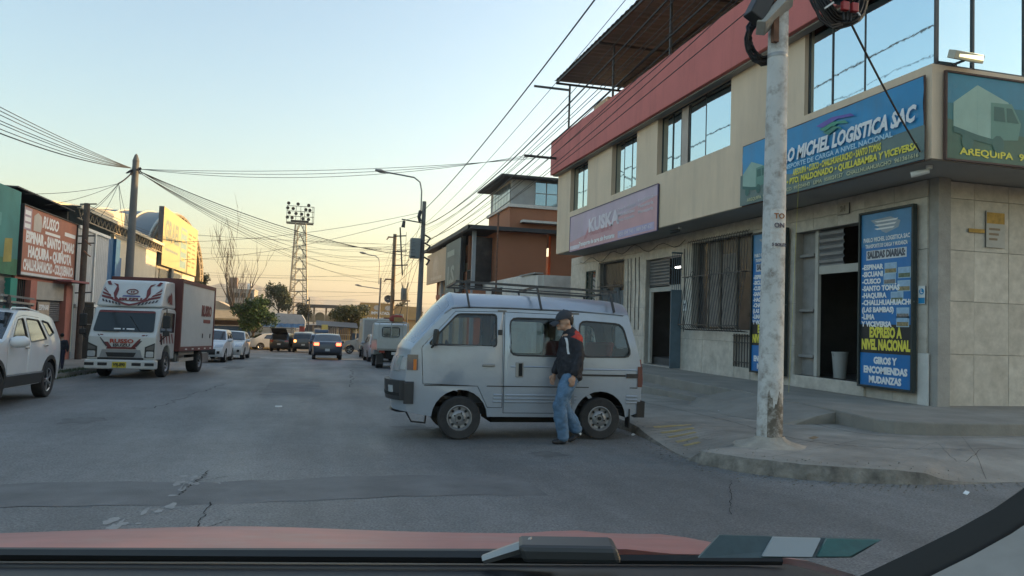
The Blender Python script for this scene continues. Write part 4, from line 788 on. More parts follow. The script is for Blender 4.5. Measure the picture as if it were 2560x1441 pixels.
# kiosks with posters
for (x0, x1, c_, lb, top, wd) in ((-1.4, -.9, (.28, .05, .05), 'narrow dark red kiosk beside the white railings', .2, 'MENU'), (-.8, -.05, (.02, .14, .38), 'bright blue telephone kiosk beside the poster stands', -.35, 'TEL')):
    o = thing('kiosk', lb, 'kiosk', ((x0+x1)/2, 77, g(77))); b = MB(); b.box(x0, x1, 77, 77.7, -2.03, top); b.build('cabinet', mat('kiosk_%d' % int(c_[2]*100), c_, .6, var=.2), o, bevel=.03); b = MB(); b.box(x0-.05, x1+.05, 76.9, 77.8, top, top+.08); b.build('roof', STEEL, o)
for (x, c_, lb, wd, zt) in ((.35, (.5, .47, .42), 'white poster stand with dark letters at the kiosks', 'A', .0), (1.05, (.5, .45, .15), 'yellow and white poster stand at the kiosks', 'F', .35)):
    o = Sign('poster_stand', lb, 'poster', (x, 76.8, zt-.75), (1, 0, 0), .62, 1.7, mat('stand_%s' % wd, c_, .7, var=.15), .05); o.rect(-.2, .2, -.1, .3, mat('sign_grey', (.08, .09, .12), .5)); o.rect(-.28, .28, -.75, -.45, mat('board_bluegrey', (.25, .35, .38), .7)); b = MB(); b.box(x-.3, x-.26, 76.82, 76.86, -2.05, zt-1.5); b.box(x+.26, x+.3, 76.82, 76.86, -2.05, zt-1.5); b.build('leg', STEEL, o.o)
o = thing('gate_fence', 'white and yellow barred gate under a dark awning', 'gate', (2.6, 79, g(79)))
for i in range(12): b = MB(); x = 1.5+i*.19; b.box(x, x+.07, 79, 79.06, -2.05, -.1+.35*abs(sin(i*.5))); b.build('bar', WHITE if i < 6 else mat('gate_yellow', (.5, .33, .1), .7), o)
for z in (-1.9, -.6): b = MB(); b.box(1.45, 3.75, 79.06, 79.1, z, z+.07); b.build('rail', WHITE, o)
b = MB(); b.add([(.2, 77.6, .28), (4.4, 77.6, .12), (4.4, 81, .6), (.2, 81, .75), (.2, 77.6, .36), (4.4, 77.6, .2), (4.4, 81, .68), (.2, 81, .83)], [(3,2,1,0),(4,5,6,7),(0,1,5,4),(1,2,6,5),(2,3,7,6),(3,0,4,7)]); b.build('awning', BLACK, o)
for i in range(3): b = MB(); b.cyl((.4+i*1.9, 77.8, -2.05), (.4+i*1.9, 77.8, .25), .04, n=6); b.build('post', STEEL, o)
o = thing('blue_fence', 'dark blue sheet fence at the right end of the street', 'fence', (7, 80, g(80)))
for i in range(9): b = MB(); x = 3.9+i*.9; b.box(x, x+.88, 80, 80.05, -2.05, -.4+.06*(i % 2)); b.build('panel', mat('wall_blue', (.04, .09, .17), .85), o)
o = Sign('notice_board', 'small cream notice on the blue sheet fence', 'sign', (5.55, 79.7, -.75), (1, 0, 0), .62, .6, mat('notice_cream', (.6, .53, .38), .8, var=.1), .04); o.rect(-.2, .2, -.03, .05, mat('poster_brown', (.3, .22, .15), .9))
# stadium stand
o = thing('stadium_stand', 'dark roofed stadium stand with arched openings in the distance', 'stadium', (3, 112, g(112)))
b = MB(); b.box(-2.0, 8.5, 112, 118, -2.05, -.05); b.build('wall', mat('stand_grey', (.16, .15, .15), .9, var=.2), o); b = MB(); b.box(-2.6, 9, 110.5, 119, 2.55, 2.95); b.build('roof', mat('stand_roof', (.11, .09, .08), .8), o)
for i in range(7): b = MB(); x = -1.9+i*1.7; b.box(x, x+.25, 111.6, 111.9, -2.05, 2.55); b.build('column', mat('stand_tan', (.32, .25, .17), .8), o)
for i in range(6): b = MB(); x = -1.65+i*1.7; b.prism([(x, .4), (x+1.45, .4)]+[(x+.725+.7*cos(a*pi/10), 1.3+.55*sin(a*pi/10)) for a in range(11)], lambda u, v, t: (u, t, v), 112.5, 112.7); b.build('arch_panel', mat('stand_pale', (.4, .33, .22), .8), o)
b = MB(); b.box(-2, 9, 111.5, 111.6, .0, .12); b.build('rail', WHITE, o)
o = thing('far_shed', 'low grey shed roof left of the stadium stand', 'shed', (-7, 108, g(108))); b = MB(); b.box(-13, -2.6, 108, 116, -2.05, .7); b.build('wall', mat('shed_wall', (.3, .27, .22), .9), o); b = MB(); b.box(-13.3, -2.4, 107.6, 116, .7, .86); b.build('roof', STEEL, o)
# tan sign building
o = thing('sign_building', 'tan building face covered in advertising beyond the pepper tree', 'building', (8, 96, g(96))); b = MB(); b.box(5.4, 13.5, 96, 106, -2.05, 2.9); b.build('wall', mat('tan_wall', (.42, .27, .12), .85, var=.1), o); b = MB(); b.box(10, 14, 95.7, 106, 1.2, 1.3); b.build('roof', mat('roof_tan', (.42, .3, .16), .8, var=.15), o)
o = Sign('billboard', 'tan billboard reading IMPORTADAS PARA TODO at the street end', 'billboard', (7.7, 95.8, 1.4), (1, 0, 0), 4.3, 3.6, mat('board_tan2', (.42, .26, .1), .8, var=.12), .1)
for wd, v, sz, m_ in (('CIAL IMPORTADAS', .5, .5, WHITET), ('PARA TODO', -.25, .5, WHITET)): o.text(wd, .1, v, sz, m_, 3.9 if 'C' in wd else 2.6, .015)
o.rect(-1.6, 1.7, -1.1, -.8, YELLOWT)
for i in range(3): o.poly([(-1.4+i*1.4+.45*cos(a*.628), 1.2+.32*sin(a*.628)) for a in range(10)], mat('board_grey', (.5, .46, .42), .7))
b = MB(); b.cyl((9.0, 95.9, 3.2), (9.0, 95.9, 3.7), .05); b.lathe([(.05, 0), (.5, .25), (.52, .25), (.05, .04)], (9.0, 95.6, 3.7), (0, -1, .3), 12); b.build('dish', DARKSTEEL, o.o)
# grey block of flats
o = thing('apartment_block', 'grey three storey block with dark windows behind the bare tree', 'building', (-15, 160, g(160))); GRB = mat('block_grey', (.3, .28, .26), .9, var=.1)
b = MB(); b.box(-17.5, -12.1, 160, 170, -2.05, 6.1); b.build('wall', GRB, o); b = MB(); b.box(-17.2, -15.6, 161, 163, 6.1, 8.6); b.build('stair_tower', mat('block_brown', (.18, .13, .11), .9), o); b = MB(); b.box(-17.6, -12.0, 159.8, 160, 3.4, 3.9); b.box(-17.6, -12.0, 159.8, 160, .9, 1.4); b.box(-17.6, -12, 159.8, 170, 6.1, 6.3); b.build('ledge', mat('block_pale', (.4, .37, .33), .9), o)
for j in range(3):
    for i in range(4): b = MB(); b.box(-17.2+i*1.28, -16.3+i*1.28, 159.93, 159.98, -.3+j*2.4, .7+j*2.4); w_ = b.build('window', WG, o)
b = MB(); b.lathe([(.5, 0), (.55, .9), (.3, 1.2), (0, 1.2)], (-13.2, 162, 6.3), (0, 0, 1), 12); b.build('water_tank', WHITE, o)
# floodlight tower
o = thing('floodlight_tower', 'tall steel lattice floodlight tower at the end of the street', 'tower', (-2.4, 120, g(120))); TW = mat('tower_steel', (.3, .27, .22), .6, metal=.3, var=.1); b = MB(); z0, z1 = -2.05, 15.6
def twp(i, t): h0, h1 = 1.75, .85; h = h0+(h1-h0)*t; sx, sy = ((-1,-1),(1,-1),(1,1),(-1,1))[i % 4]; return Vector((-2.45+sx*h*.92-.25*t, 120+sy*h, z0+(z1-z0)*t))
for i in range(4):
    m_ = MB(); m_.tube([twp(i, 0), twp(i, 1)], .1, 6); m_.build('leg', TW, o)
for lv in range(10):
    t0, t1 = lv/10, (lv+1)/10; m_ = MB()
    for i in range(4):
        a, c_, d, e = twp(i, t0), twp(i+1, t0), twp(i, t1), twp(i+1, t1); m_.tube([a, (d+e)/2], .045, 4); m_.tube([c_, (d+e)/2], .045, 4); m_.tube([d, e], .05, 4)
        for k_ in range(1, 5): p, q = twp(i, t0+(t1-t0)*k_/5), twp(i+1, t0+(t1-t0)*k_/5); w_ = (q-p)*.26; m_.tube([p, twp(i, t0+(t1-t0)*(k_-.5)/5)+w_], .025, 4); m_.tube([q, twp(i+1, t0+(t1-t0)*(k_-.5)/5)-w_], .025, 4)
        w0, w1 = (c_-a)*.26, (e-d)*.26; m_.tube([a+w0, d+w1], .04, 4); m_.tube([c_-w0, e-w1], .04, 4)
    m_.build('bracing', TW, o)
m_ = MB()
for z in (15.7, 16.6, 17.4, 18.2): m_.box(-4.85, -.8, 119.2, 119.28, z, z+.08)
for x in (-4.85, -3.5, -2.8, -2.2, -1.0, -.8): m_.box(x, x+.07, 119.2, 119.28, 15.6, 18.25)
m_.box(-4.85, -.8, 119.3, 121, 15.6, 15.68); m_.build('lamp_frame', DARKSTEEL, o); m_ = MB(); m_.box(-4.2, -1.5, 119.1, 119.2, 15.75, 16.05); m_.build('ballast_box', BLACK, o)
for (x, z) in ((-4.6, 18.6), (-3.2, 18.55), (-1.6, 18.45), (-4.7, 17.85), (-3.9, 17.8), (-2.0, 17.75), (-1.4, 17.7), (-4.45, 17.1), (-3.45, 17.05), (-2.6, 17.0), (-1.65, 16.95), (-4.7, 16.4), (-4.0, 16.35), (-2.4, 16.3), (-1.55, 16.25)): m_ = MB(); m_.lathe([(.08, .3), (.24, .1), (.26, -.06), (.24, -.06), (.06, .05), (0, .05)], (x, 119, z), (.1, 1, .25), 12); m_.build('flood_lamp', BLACK, o)
# hills, far away
HILL = mat('hill_dry', (.2, .15, .1), .95, var=.2, vs=.004)
def hills(name, y, pts, seed):
    R_ = random.Random(seed); b = MB(); P = []
    import bisect
    xs = [p[0] for p in pts]; x = xs[0]
    while x < xs[-1]:
        i = max(0, min(len(pts)-2, bisect.bisect(xs, x)-1)); t = (x-xs[i])/(xs[i+1]-xs[i]); t = t*t*(3-2*t); h = pts[i][1]*(1-t)+pts[i+1][1]*t; h *= 1+.03*sin(x*.019+seed)+.02*sin(x*.047+1)+.012*sin(x*.13)+R_.uniform(-.02, .02)
        P.append([(x+R_.uniform(-3, 3), y-250*(1-k)+R_.uniform(-12, 12), -3+h*(k**1.2)*(1+(R_.uniform(-.1, .1) if k < 1 else 0))) for k in (0, .2, .4, .6, .8, 1)]+[(x, y+200, h*.3), (x, y+350, -3)]); x += 9
    b.grid(P[::-1]); tag(b.build(name, HILL, smooth=80), kind='structure')
hills('hill', 2000, [(-1500, 20), (-700, 30), (-420, 38), (-300, 50), (-232, 78), (-190, 87), (-160, 86), (-138, 74), (-90, 62), (-20, 45), (60, 30), (200, 16), (600, 20), (1500, 40)], 2)
hills('hill', 2900, [(-2500, 30), (-600, 45), (-200, 70), (-40, 82), (60, 68), (130, 72), (220, 58), (400, 50), (900, 70), (2500, 60)], 5)

# ------------------------------------------------------------------ poles
POLEW = mat('pole_white', (.55, .54, .52), .8, var=.12, vs=3, bump=.4, bs=25, grime=.9, gcol=(.17, .13, .1), gs=7)
POLEC = mat('pole_concrete', (.15, .15, .145), .9, var=.15, vs=2, bump=.2)
def pole(name, label, x, y, ztop, r0, r1, m, lean=0.):
    z = g(y)-.1; o = thing(name, label, 'pole', (x, y, z)); b = MB(); b.tube([(x+lean*t, y, z+(ztop-z)*t) for t in (0, .15, .35, .6, .85, 1)], [r0+(r1-r0)*t for t in (0, .15, .35, .6, .85, 1)], 20); b.build('shaft', m, o, smooth=50); return o
PX, PY = 5.27, 7.75
po_ = pole('utility_pole', 'white painted peeling concrete pole at the kerb corner', PX, PY, 9.6, .15, .088, POLEW, .06)
b = MB(); P = []
for i in range(7):
    r_ = (.16, .2, .26, .32, .36, .4, .42)[i]; P.append([(PX+r_*cos(a*2*pi/24)*(1+.12*sin(a*1.7)), PY+r_*sin(a*2*pi/24)*(1+.1*cos(a*2.3)), g(PY)+.15+(.12, .075, .05, .032, .02, .01, -.01)[i]) for a in range(24)])
b.grid(P, closed=True); b.build('mortar_collar', mat('mortar', (.34, .3, .25), .95, var=.25, vs=5, bump=.6, bs=25), po_, smooth=60)
# a different weathering band near the foot
b = MB(); b.tube([(PX, PY, .02), (PX+.001, PY, .3), (PX+.004, PY, .62)], [.1465, .1425, .1385], 20, False); 
b = MB(); P = []
for i in range(15):
    a = -2.35+i*.12; P.append([(PX+(.1455-.0063*z)*cos(a)*1.03+.006*z, PY+(.1455-.0063*z)*sin(a)*1.03, z-.15+.0*i+(.09*sin(i*.8+1)+.04*sin(i*2.7) if k_ > 4 else 0)) for k_, z in enumerate([.13+q*.075 for q in range(8)])])
b.grid(P); b.build('dirt_patch', mat('pole_stain', (.15, .125, .1), .95, var=.4, vs=9, grime=1, gcol=(.5, .48, .45), gs=9), po_, smooth=60)
for (z0, z1, a0, a1, c_, wd) in ((2.28, 2.75, -2.5, -.9, (.5, .46, .42), 'poster'),):
    b = MB(); P = []
    for i in range(13):
        a = a0+(a1-a0)*i/12; P.append([(PX+.02+(.1315-.0048*(z-2.2))*cos(a)*1.035, PY+(.1315-.0048*(z-2.2))*sin(a)*1.035, z) for z in (z0, (z0+z1)/2, z1)])
    b.grid(P); b.build('poster', mat('pole_poster', (.62, .6, .57), .85, var=.1, vs=9, grime=.7, gcol=(.45, .3, .2), gs=16), po_, smooth=60)
    for wd, zz, sz, cc in (('TO', 2.66, .09, (.35, .14, .05)), ('ON', 2.55, .08, (.12, .1, .12)), ('5 SOLES', 2.32, .05, (.12, .1, .12))): text(wd, sz, mat('ink_%s' % wd[:2].strip(), cc, .8), po_, frame((PX-.005, PY-.141, zz), (.985, -.17, 0), (0, 0, 1)), None, .002)
b = MB(); b.lathe([(.118, 0), (.121, .01), (.121, .05), (.117, .06)], (PX+.03, PY, 4.6), (0, 0, 1), 20); b.build('steel_band', STEEL, po_, smooth=40)
# concrete pieces and sleeve strapped to the pole
b = MB(); b.obox((PX-.1, PY-.12, 5.1), (.18, -.02, .2), (.05, .09, -.045), (.03, -.05, -.02)); b.build('broken_cap', CONC, po_, bevel=.01)
b = MB(); b.obox((PX-.28, PY-.1, 5.2), (.09, 0, -.05), (0, .09, 0), (-.1, 0, -.2)); b.build('junction_box', BLACK, po_, bevel=.015)
b = MB(); b.box(PX-.13, PX-.06, PY-.15, PY-.09, 4.75, 5.6); b.build('rusty_angle', mat('rust', (.16, .08, .05), .9, var=.4, vs=9), po_)
# cable coil and splice closure hanging beside the pole
o = thing('cable_coil', 'round coil of black cable hanging on the white pole', 'cable coil', (6.0, 7.6, 5.0)); b = MB(); R_ = random.Random(4)
for k_ in range(26):
    r_ = .33+R_.uniform(-.11, .05); cx, cz = 6.03+R_.uniform(-.02, .02), 5.42+R_.uniform(-.02, .03); dy = R_.uniform(-.08, .08); b.tube([(cx+r_*cos(a*pi/14)*(1.02), 7.58+dy+.02*sin(a), cz+r_*1.05*sin(a*pi/14)) for a in range(29)], .013, 5, False)
b.build('cable_loops', CABLE, o, smooth=60)
b = MB(); b.tube([(5.6, 7.55, 5.6), (5.62, 7.52, 5.3), (5.7, 7.5, 5.08), (5.85, 7.5, 5.0), (6.0, 7.52, 5.05)], .013, 6); b.tube([(5.57, 7.55, 5.62), (5.6, 7.52, 5.26), (5.7, 7.5, 5.04), (5.87, 7.5, 4.97), (6.03, 7.52, 5.04)], .013, 6); b.build('loose_loop', CABLE, o)
b = MB()
for (x0, z0, x1, z1) in ((5.74, 5.18, 5.86, 5.27), (6.12, 5.27, 6.24, 5.16)): b.bar((x0, 7.47, z0), (x1, 7.47, z1), .02, .02)
b.build('cable_tie', WHITE, o)
b = MB(); b.bar((5.3, 7.75, 5.55), (6.05, 7.65, 5.62), .03, .03); b.build('hanger_bar', DARKSTEEL, o)
o = thing('splice_closure', 'black cable splice case with red clamps inside the coil', 'splice case', (6.02, 7.5, 5.2)); b = MB(); b.lathe([(0, .34), (.12, .34), (.14, .3), (.14, .02), (.15, 0), (.12, -.02), (0, -.02)], (6.02, 7.47, 5.33), (0, 0, 1), 16); b.build('case', mat('case_black', (.02, .02, .022), .4), o, smooth=40)
for x in (5.96, 6.09): b = MB(); b.box(x-.045, x+.045, 7.36, 7.42, 5.15, 5.26); b.build('clamp', mat('clamp_red', (.3, .02, .02), .4), o, bevel=.01)
b = MB()
for x in (5.97, 6.02, 6.07): b.cyl((x, 7.44, 5.32), (x, 7.42, 5.05), .012, n=6)
b.build('cable_entry', CABLE, o)
# smaller rolls behind the pole
o = thing('cable_coil', 'smaller roll of black cable tied behind the white pole', 'cable coil', (5.25, 7.95, 4.7)); b = MB()
for k_ in range(12): r_ = .2+R_.uniform(-.05, .05); b.tube([(5.23+r_*cos(a*pi/12), 7.96+R_.uniform(-.03, .03), 4.9+r_*1.25*sin(a*pi/12)) for a in range(25)], .014, 5, False)
b.build('cable_loops', CABLE, o)
# pole and lamp across the street etc.
LAMPH = mat('lamp_head', (.2, .2, .2), .5)
pl = pole('utility_pole', 'grey concrete pole rising behind the white truck', -7.6, 34.1, 7.55, .19, .13, POLEC, .03)
b = MB(); b.lathe([(.13, 0), (.14, .05), (.06, .3), (0, .36)], (-7.57, 34.1, 7.54), (0, 0, 1), 12); b.build('cap', POLEC, pl)
b = MB()
for k_ in range(8): a = R_.uniform(0, 6.3); b.tube([(-7.57, 34.1, 7.2), (-7.57+.25*cos(a), 34.1+.2*sin(a), 7.1+R_.uniform(-.1, .15)), (-7.57+.4*cos(a), 34.1+.3*sin(a), 7.0)], .02, 5)
b.tube([(-7.75, 34.1, 7.0), (-7.35, 34.1, 7.3)], .06, 6); b.build('cable_clamp', CABLE, pl)
ps = pole('utility_pole', 'short rusty service pole beside the RUSSO board', -9.1, 33.3, 5.55, .13, .11, mat('pole_rust', (.1, .08, .065), .9, var=.25, vs=5), 0)
for z in (5.5, 4.2, 3.9, 1.9): b = MB(); b.bar((-9.35, 33.3, z), (-8.75, 33.3, z+.05), .05); b.build('cross_arm', DARKSTEEL, ps)
for z in (3.6, 4.05): b = MB(); b.tube([(-9.05, 33.1, z), (-8.9, 33.0, z-.15), (-8.85, 33.2, z-.2)], .03, 6); b.build('insulator', mat('insulator', (.2, .1, .06), .4), ps)
def lamp_pole(label, x, y, ztop, arm_z, arm_len, box=True, r0=.2, arm2=None):
    o = pole('lamp_post', label, x, y, ztop, r0, r0*.62, POLEC, .1); b = MB(); ax = x+.1-.2
    b.tube([(ax, y, ztop-.7), (ax, y, arm_z-.9), (ax-.12, y, arm_z-.35), (ax-.5, y, arm_z-.08), (ax-1.2, y, arm_z), (ax-arm_len, y, arm_z+.12)], .05, 8); b.build('lamp_arm', STEEL, o, smooth=60)
    b = MB(); b.tube([(ax-arm_len+.1, y, arm_z+.1), (ax-arm_len-.2, y, arm_z+.15), (ax-arm_len-.55, y, arm_z+.2)], [.07, .13, .06], 8); b.build('lamp_head', LAMPH, o, smooth=60); return o
l1 = lamp_pole('concrete lamp post with long curved arm behind the silver van', 6.3, 46.4, 8.75, 10.3, 2.4)
b = MB(); b.box(5.6, 6.2, 45.9, 46.5, 5.1, 6.35); b.build('transformer_box', mat('box_grey', (.18, .2, .2), .6), l1, bevel=.03); b = MB(); b.bar((6.3, 46.2, 7.35), (5.0, 46.2, 7.5), .07); b.build('cross_arm', DARKSTEEL, l1)
b = MB(); b.tube([(5.15, 46.2, 7.4), (5.1, 46.2, 7.0)], [.1, .13], 6); b.build('insulator', BLACK, l1); b = MB(); b.tube([(6.15, 46.2, 8.1), (6.05, 46.1, 7.7), (6.15, 46.1, 7.4)], .12, 6); b.build('cable_bunch', CABLE, l1)
for z in (5.2, 6.1, 6.6): b = MB(); b.tube([(6.5, 46.2, z), (6.8, 46.0, z-.2), (6.6, 45.9, z-.5)], .06, 6); b.build('cable_bunch', CABLE, l1)
p2 = pole('utility_pole', 'wooden transformer pole with cross arms further down the street', 6.35, 63.5, 8.5, .2, .15, mat('pole_wood', (.2, .15, .1), .9, var=.2, vs=4), 0)
for z, xx in ((8.3, 1.1), (7.0, 1.2), (5.8, 1.3)): b = MB(); b.bar((6.2, 63.4, z), (6.2+xx, 63.3, z+.1), .1); b.build('cross_arm', DARKSTEEL, p2)
b = MB(); b.bar((6.75, 63.4, 9.1), (7.1, 63.4, 5.0), .11); b.build('brace', DARKSTEEL, p2)
b = MB(); b.lathe([(0, 1.0), (.3, 1.0), (.33, .95), (.33, .05), (.3, 0), (0, 0)], (7.35, 63.3, 2.9), (0, 0, 1), 14)
for a in (-.18, .18): b.tube([(7.35+a, 63.3, 3.9), (7.35+a*1.6, 63.3, 4.4)], [.07, .04], 6)
b.build('transformer', mat('box_grey', (.18, .2, .2), .6), p2, smooth=40); b = MB(); b.box(6.3, 7.8, 63, 63.6, 2.78, 2.88); b.bar((6.4, 63.3, 2.0), (7.5, 63.3, 2.8), .08); b.build('platform', mat('rust2', (.25, .16, .09), .9), p2)
b = MB(); b.box(6.6, 7.3, 63, 63.5, .6, 1.7); b.build('meter_box', mat('box_pale', (.32, .34, .33), .6), p2, bevel=.03)
for z, x in ((8.2, 5.8), (4.6, 5.7), (1.3, 5.7)): b = MB(); b.tube([(6.3, 63.3, z), (x, 63.3, z), (x-.15, 63.2, z-.25)], [.05, .08, .05], 6); b.build('insulator', mat('insulator', (.2, .1, .06), .4), p2)
l3 = lamp_pole('thin far lamp post with curved arm near the sign building', 6.6, 80, 5.6, 8.0, 1.6, r0=.14); b = MB(); b.tube([(6.6, 79.9, 4.4), (4.6, 79.9, 4.6)], .05, 6); b.build('lamp_arm', STEEL, l3); b = MB(); b.tube([(4.7, 79.9, 4.6), (4.3, 79.9, 4.7), (4.0, 79.9, 4.72)], [.06, .12, .05], 6); b.build('lamp_head', LAMPH, l3)
for (x, y, zt, lb) in ((-.6, 84, 3.3, 'thin pole with a lamp in front of the stadium stand'), (9.4, 78, 3.2, 'thin steel pole beside the far tree')):
    o = pole('utility_pole', lb, x, y, zt, .07, .05, DARKSTEEL); b = MB(); b.tube([(x, y, zt-.3), (x-.25, y, zt-.35)], [.08, .12], 6); b.build('lamp_head', BLACK, o)
o = pole('steel_post', 'thin rusty steel post in front of the orange house', 10.05, 41.5, 7.6, .06, .05, mat('rust', (.16, .08, .05), .9)); b = MB(); b.box(10.0, 10.1, 41.3, 41.7, 7.5, 7.56); b.build('cap', DARKSTEEL, o)

# ------------------------------------------------------------------ overhead cables
def cable(p0, p1, sag, r=.012, label='', grp='', n=18):
    p0, p1 = Vector(p0), Vector(p1); b = MB(); b.tube([p0+(p1-p0)*(i/n)-Vector((0, 0, 4*sag*(i/n)*(1-i/n))) for i in range(n+1)], r, 5)
    return tag(b.build('overhead_cable', CABLE), label, 'cable', grp)
R_ = random.Random(11)
A = 'black overhead cable strung from the white corner pole to the long armed lamp post'
for i in range(12):
    z0 = (5.7+i*.13 if i < 10 else 7.5+.35*(i-10))+R_.uniform(-.05, .05); z1 = 5.5+i*.17+R_.uniform(-.15, .25); x0 = PX+R_.uniform(-.12, .25); r_ = (.018 if i in (4, 9) else .008)
    cable((x0, PY+R_.uniform(-.1, .1), z0), (6.4, 46.3, z1), R_.uniform(.25, .8), r_, A, 'cables along the right pavement')
cable((PX, PY, 8.5), (6.4, 46.3, 8.2), .4, .02, 'thick twisted overhead cable highest above the right pavement', None)
A = 'black overhead cable running behind the lamp post to the wooden transformer pole'
for i in range(5): cable((6.4, 46.4, 5.4+i*.5), (6.35, 63.4, 4.2+i*.7), .3+R_.random()*.3, .012, A, 'cables between the lamp post and the transformer pole')
A = 'black cable in the bundle leaving the grey pole towards the left edge'
for i in range(7): cable((-7.7, 34.0, 7.25), (-9.0+i*.12, 10, 6.5-i*.17-R_.uniform(0, .1)), .3+.05*i, .018 if i == 6 else .012, A, 'cables leaving the grey pole to the left')
A = 'long sagging cable crossing the street from the grey pole to the corner building bracket'
for i in range(3): cable((-7.4, 34.1, 7.25), (8.0, 27.5+i*.1, 7.72+.1*i), .25+.18*i, .01, A, 'cables crossing the street to the corner building')
A = 'cable fanning out from the grey pole to the lamp post across the street'
for i in range(5): cable((-7.4, 34.1, 7.15), (6.2, 46.2, 5.2+.25*i), .6+.22*i, .009 if i else .02, A, 'cables crossing the street to the lamp post')
A = 'cable fanning out from the grey pole to the transformer pole across the street'
for i in range(7): cable((-7.4, 34.2, 7.1), (6.2, 63.3, 4.2+.55*i), .9+.3*R_.random()*1.5+.1*i, .009, A, 'cables crossing the street to the transformer pole')
A = 'thin drop wire fanning down from the grey pole to the left shops'
J = (-7.75, 32.3, 6.3); cable((-7.65, 34, 7.1), J, .05, .03, 'thick cable tail hanging from the grey pole before it fans out', None)
for i, q in enumerate(((-9.4, 27.6, 5.0), (-9.4, 29.5, 4.9), (-9.4, 33.6, 5.0), (-9.4, 35, 5.4), (-9.4, 36.5, 5.4), (-9.4, 40.5, 5.3), (-9.4, 42, 5.4))): cable(J, q, .12, .009, A, 'drop wires to the left shops')
A = 'thin cable stretched along the left shop fronts below the sunlit parapet'
for i in range(4): cable((-9.1, 33.3, 5.5-.12*i), (-9.3, 62-3*i, 6.6-.2*i), .25, .01, A, 'cables along the left shops')
A = 'distant cable crossing the far end of the street'
for i in range(16):
    y = 66+i*2.6; z = 8.2-i*.42; cable((-30, y+R_.uniform(-4, 4), z+R_.uniform(-.4, .4)), (6.5+R_.uniform(-.3, 9), y-2, z+R_.uniform(-.6, .8)), R_.uniform(.1, .9), .009, A, 'cables crossing the far end of the street')
A = 'cable slanting down from the transformer pole towards the far lamp post'
for i in range(6): cable((6.3, 63.5, 8.2-i*1.1), (6.6, 80, 5.4-i*.7), .3, .009, A, 'cables between the transformer pole and the far lamp post')
A = 'slack cable swung from the long armed lamp post towards the floodlight tower side'
for i in range(2): cable((6.1, 46.4, 8.0-.2*i), (-20, 60+6*i, 6.6-i), 1.2+.3*i, .013, A, 'slack cables from the lamp post to the left')
cable((6.05, 7.5, 5.2), (9.1, 9.52, 4.2), .05, .014, 'single drop cable from the cable coil to the blue banner', None)
cable((6.2, 46.2, 7.4), (6.9, 63.3, 4.4), .1, .012, 'short vertical looking cable down to the transformer', None)
for i in range(4): cable((6.2-.3*i, 46.0, 5.2+i*.5), (6.9+.1*i, 63.2, 1.4+.3*i), .15, .012, 'cable dropping from the lamp post box to the transformer pole meters', 'drop cables at the transformer pole')

# ------------------------------------------------------------------ vehicles
TINT = mat('tinted_glass', (.02, .024, .026), .06, var=0, spec=.8, coat=.6)
CLEARG = glassmat('clear_glass', (.62, .69, .68), .03)
CHROME = mat('chrome', (.6, .6, .6), .18, metal=1, var=0)
ALLOY = mat('alloy', (.45, .45, .46), .3, metal=.9, var=.1)
UNDER = mat('underbody', (.012, .012, .012), .9, var=.2)
HEADL = mat('headlamp_glass', (.5, .53, .55), .1, metal=.3, var=.15, vs=12, coat=1)
TAILL = mat('tail_red', (.2, .008, .006), .2, var=0, coat=1); TAILON = mat('tail_lit', (.5, .03, .02), .3, var=0, emit=2.2, ecol=(1, .12, .05)); AMBER = mat('amber', (.55, .16, .02), .25, var=0, coat=1)
PLATE = mat('plate_white', (.6, .6, .58), .5, var=.05); PLATEY = mat('plate_yellow', (.6, .48, .05), .5, var=.05); INK = mat('plate_ink', (.02, .02, .02), .6, var=0)
SEATM = mat('seat_cloth', (.05, .05, .055), .9, var=.2)
def paint(name, c, r=.32, coat=.6, grime=.18): return mat(name, c, r, var=.05, vs=1.5, coat=coat, grime=grime, gcol=tuple(v*.5+.06 for v in c), gs=2.5, metal=0)
def place(o, x, y, deg, dz=0.):
    a = RAD(deg); s_ = g(y+.5)-g(y-.5); f = Vector((cos(a), sin(a), s_*sin(a))).normalized(); n = Vector((0, -s_, 1)).normalized(); l = n.cross(f).normalized(); n = f.cross(l)
    o.matrix_world = Matrix(((f.x, l.x, n.x, x), (f.y, l.y, n.y, y), (f.z, l.z, n.z, g(y)+dz), (0, 0, 0, 1)))
WC = {}
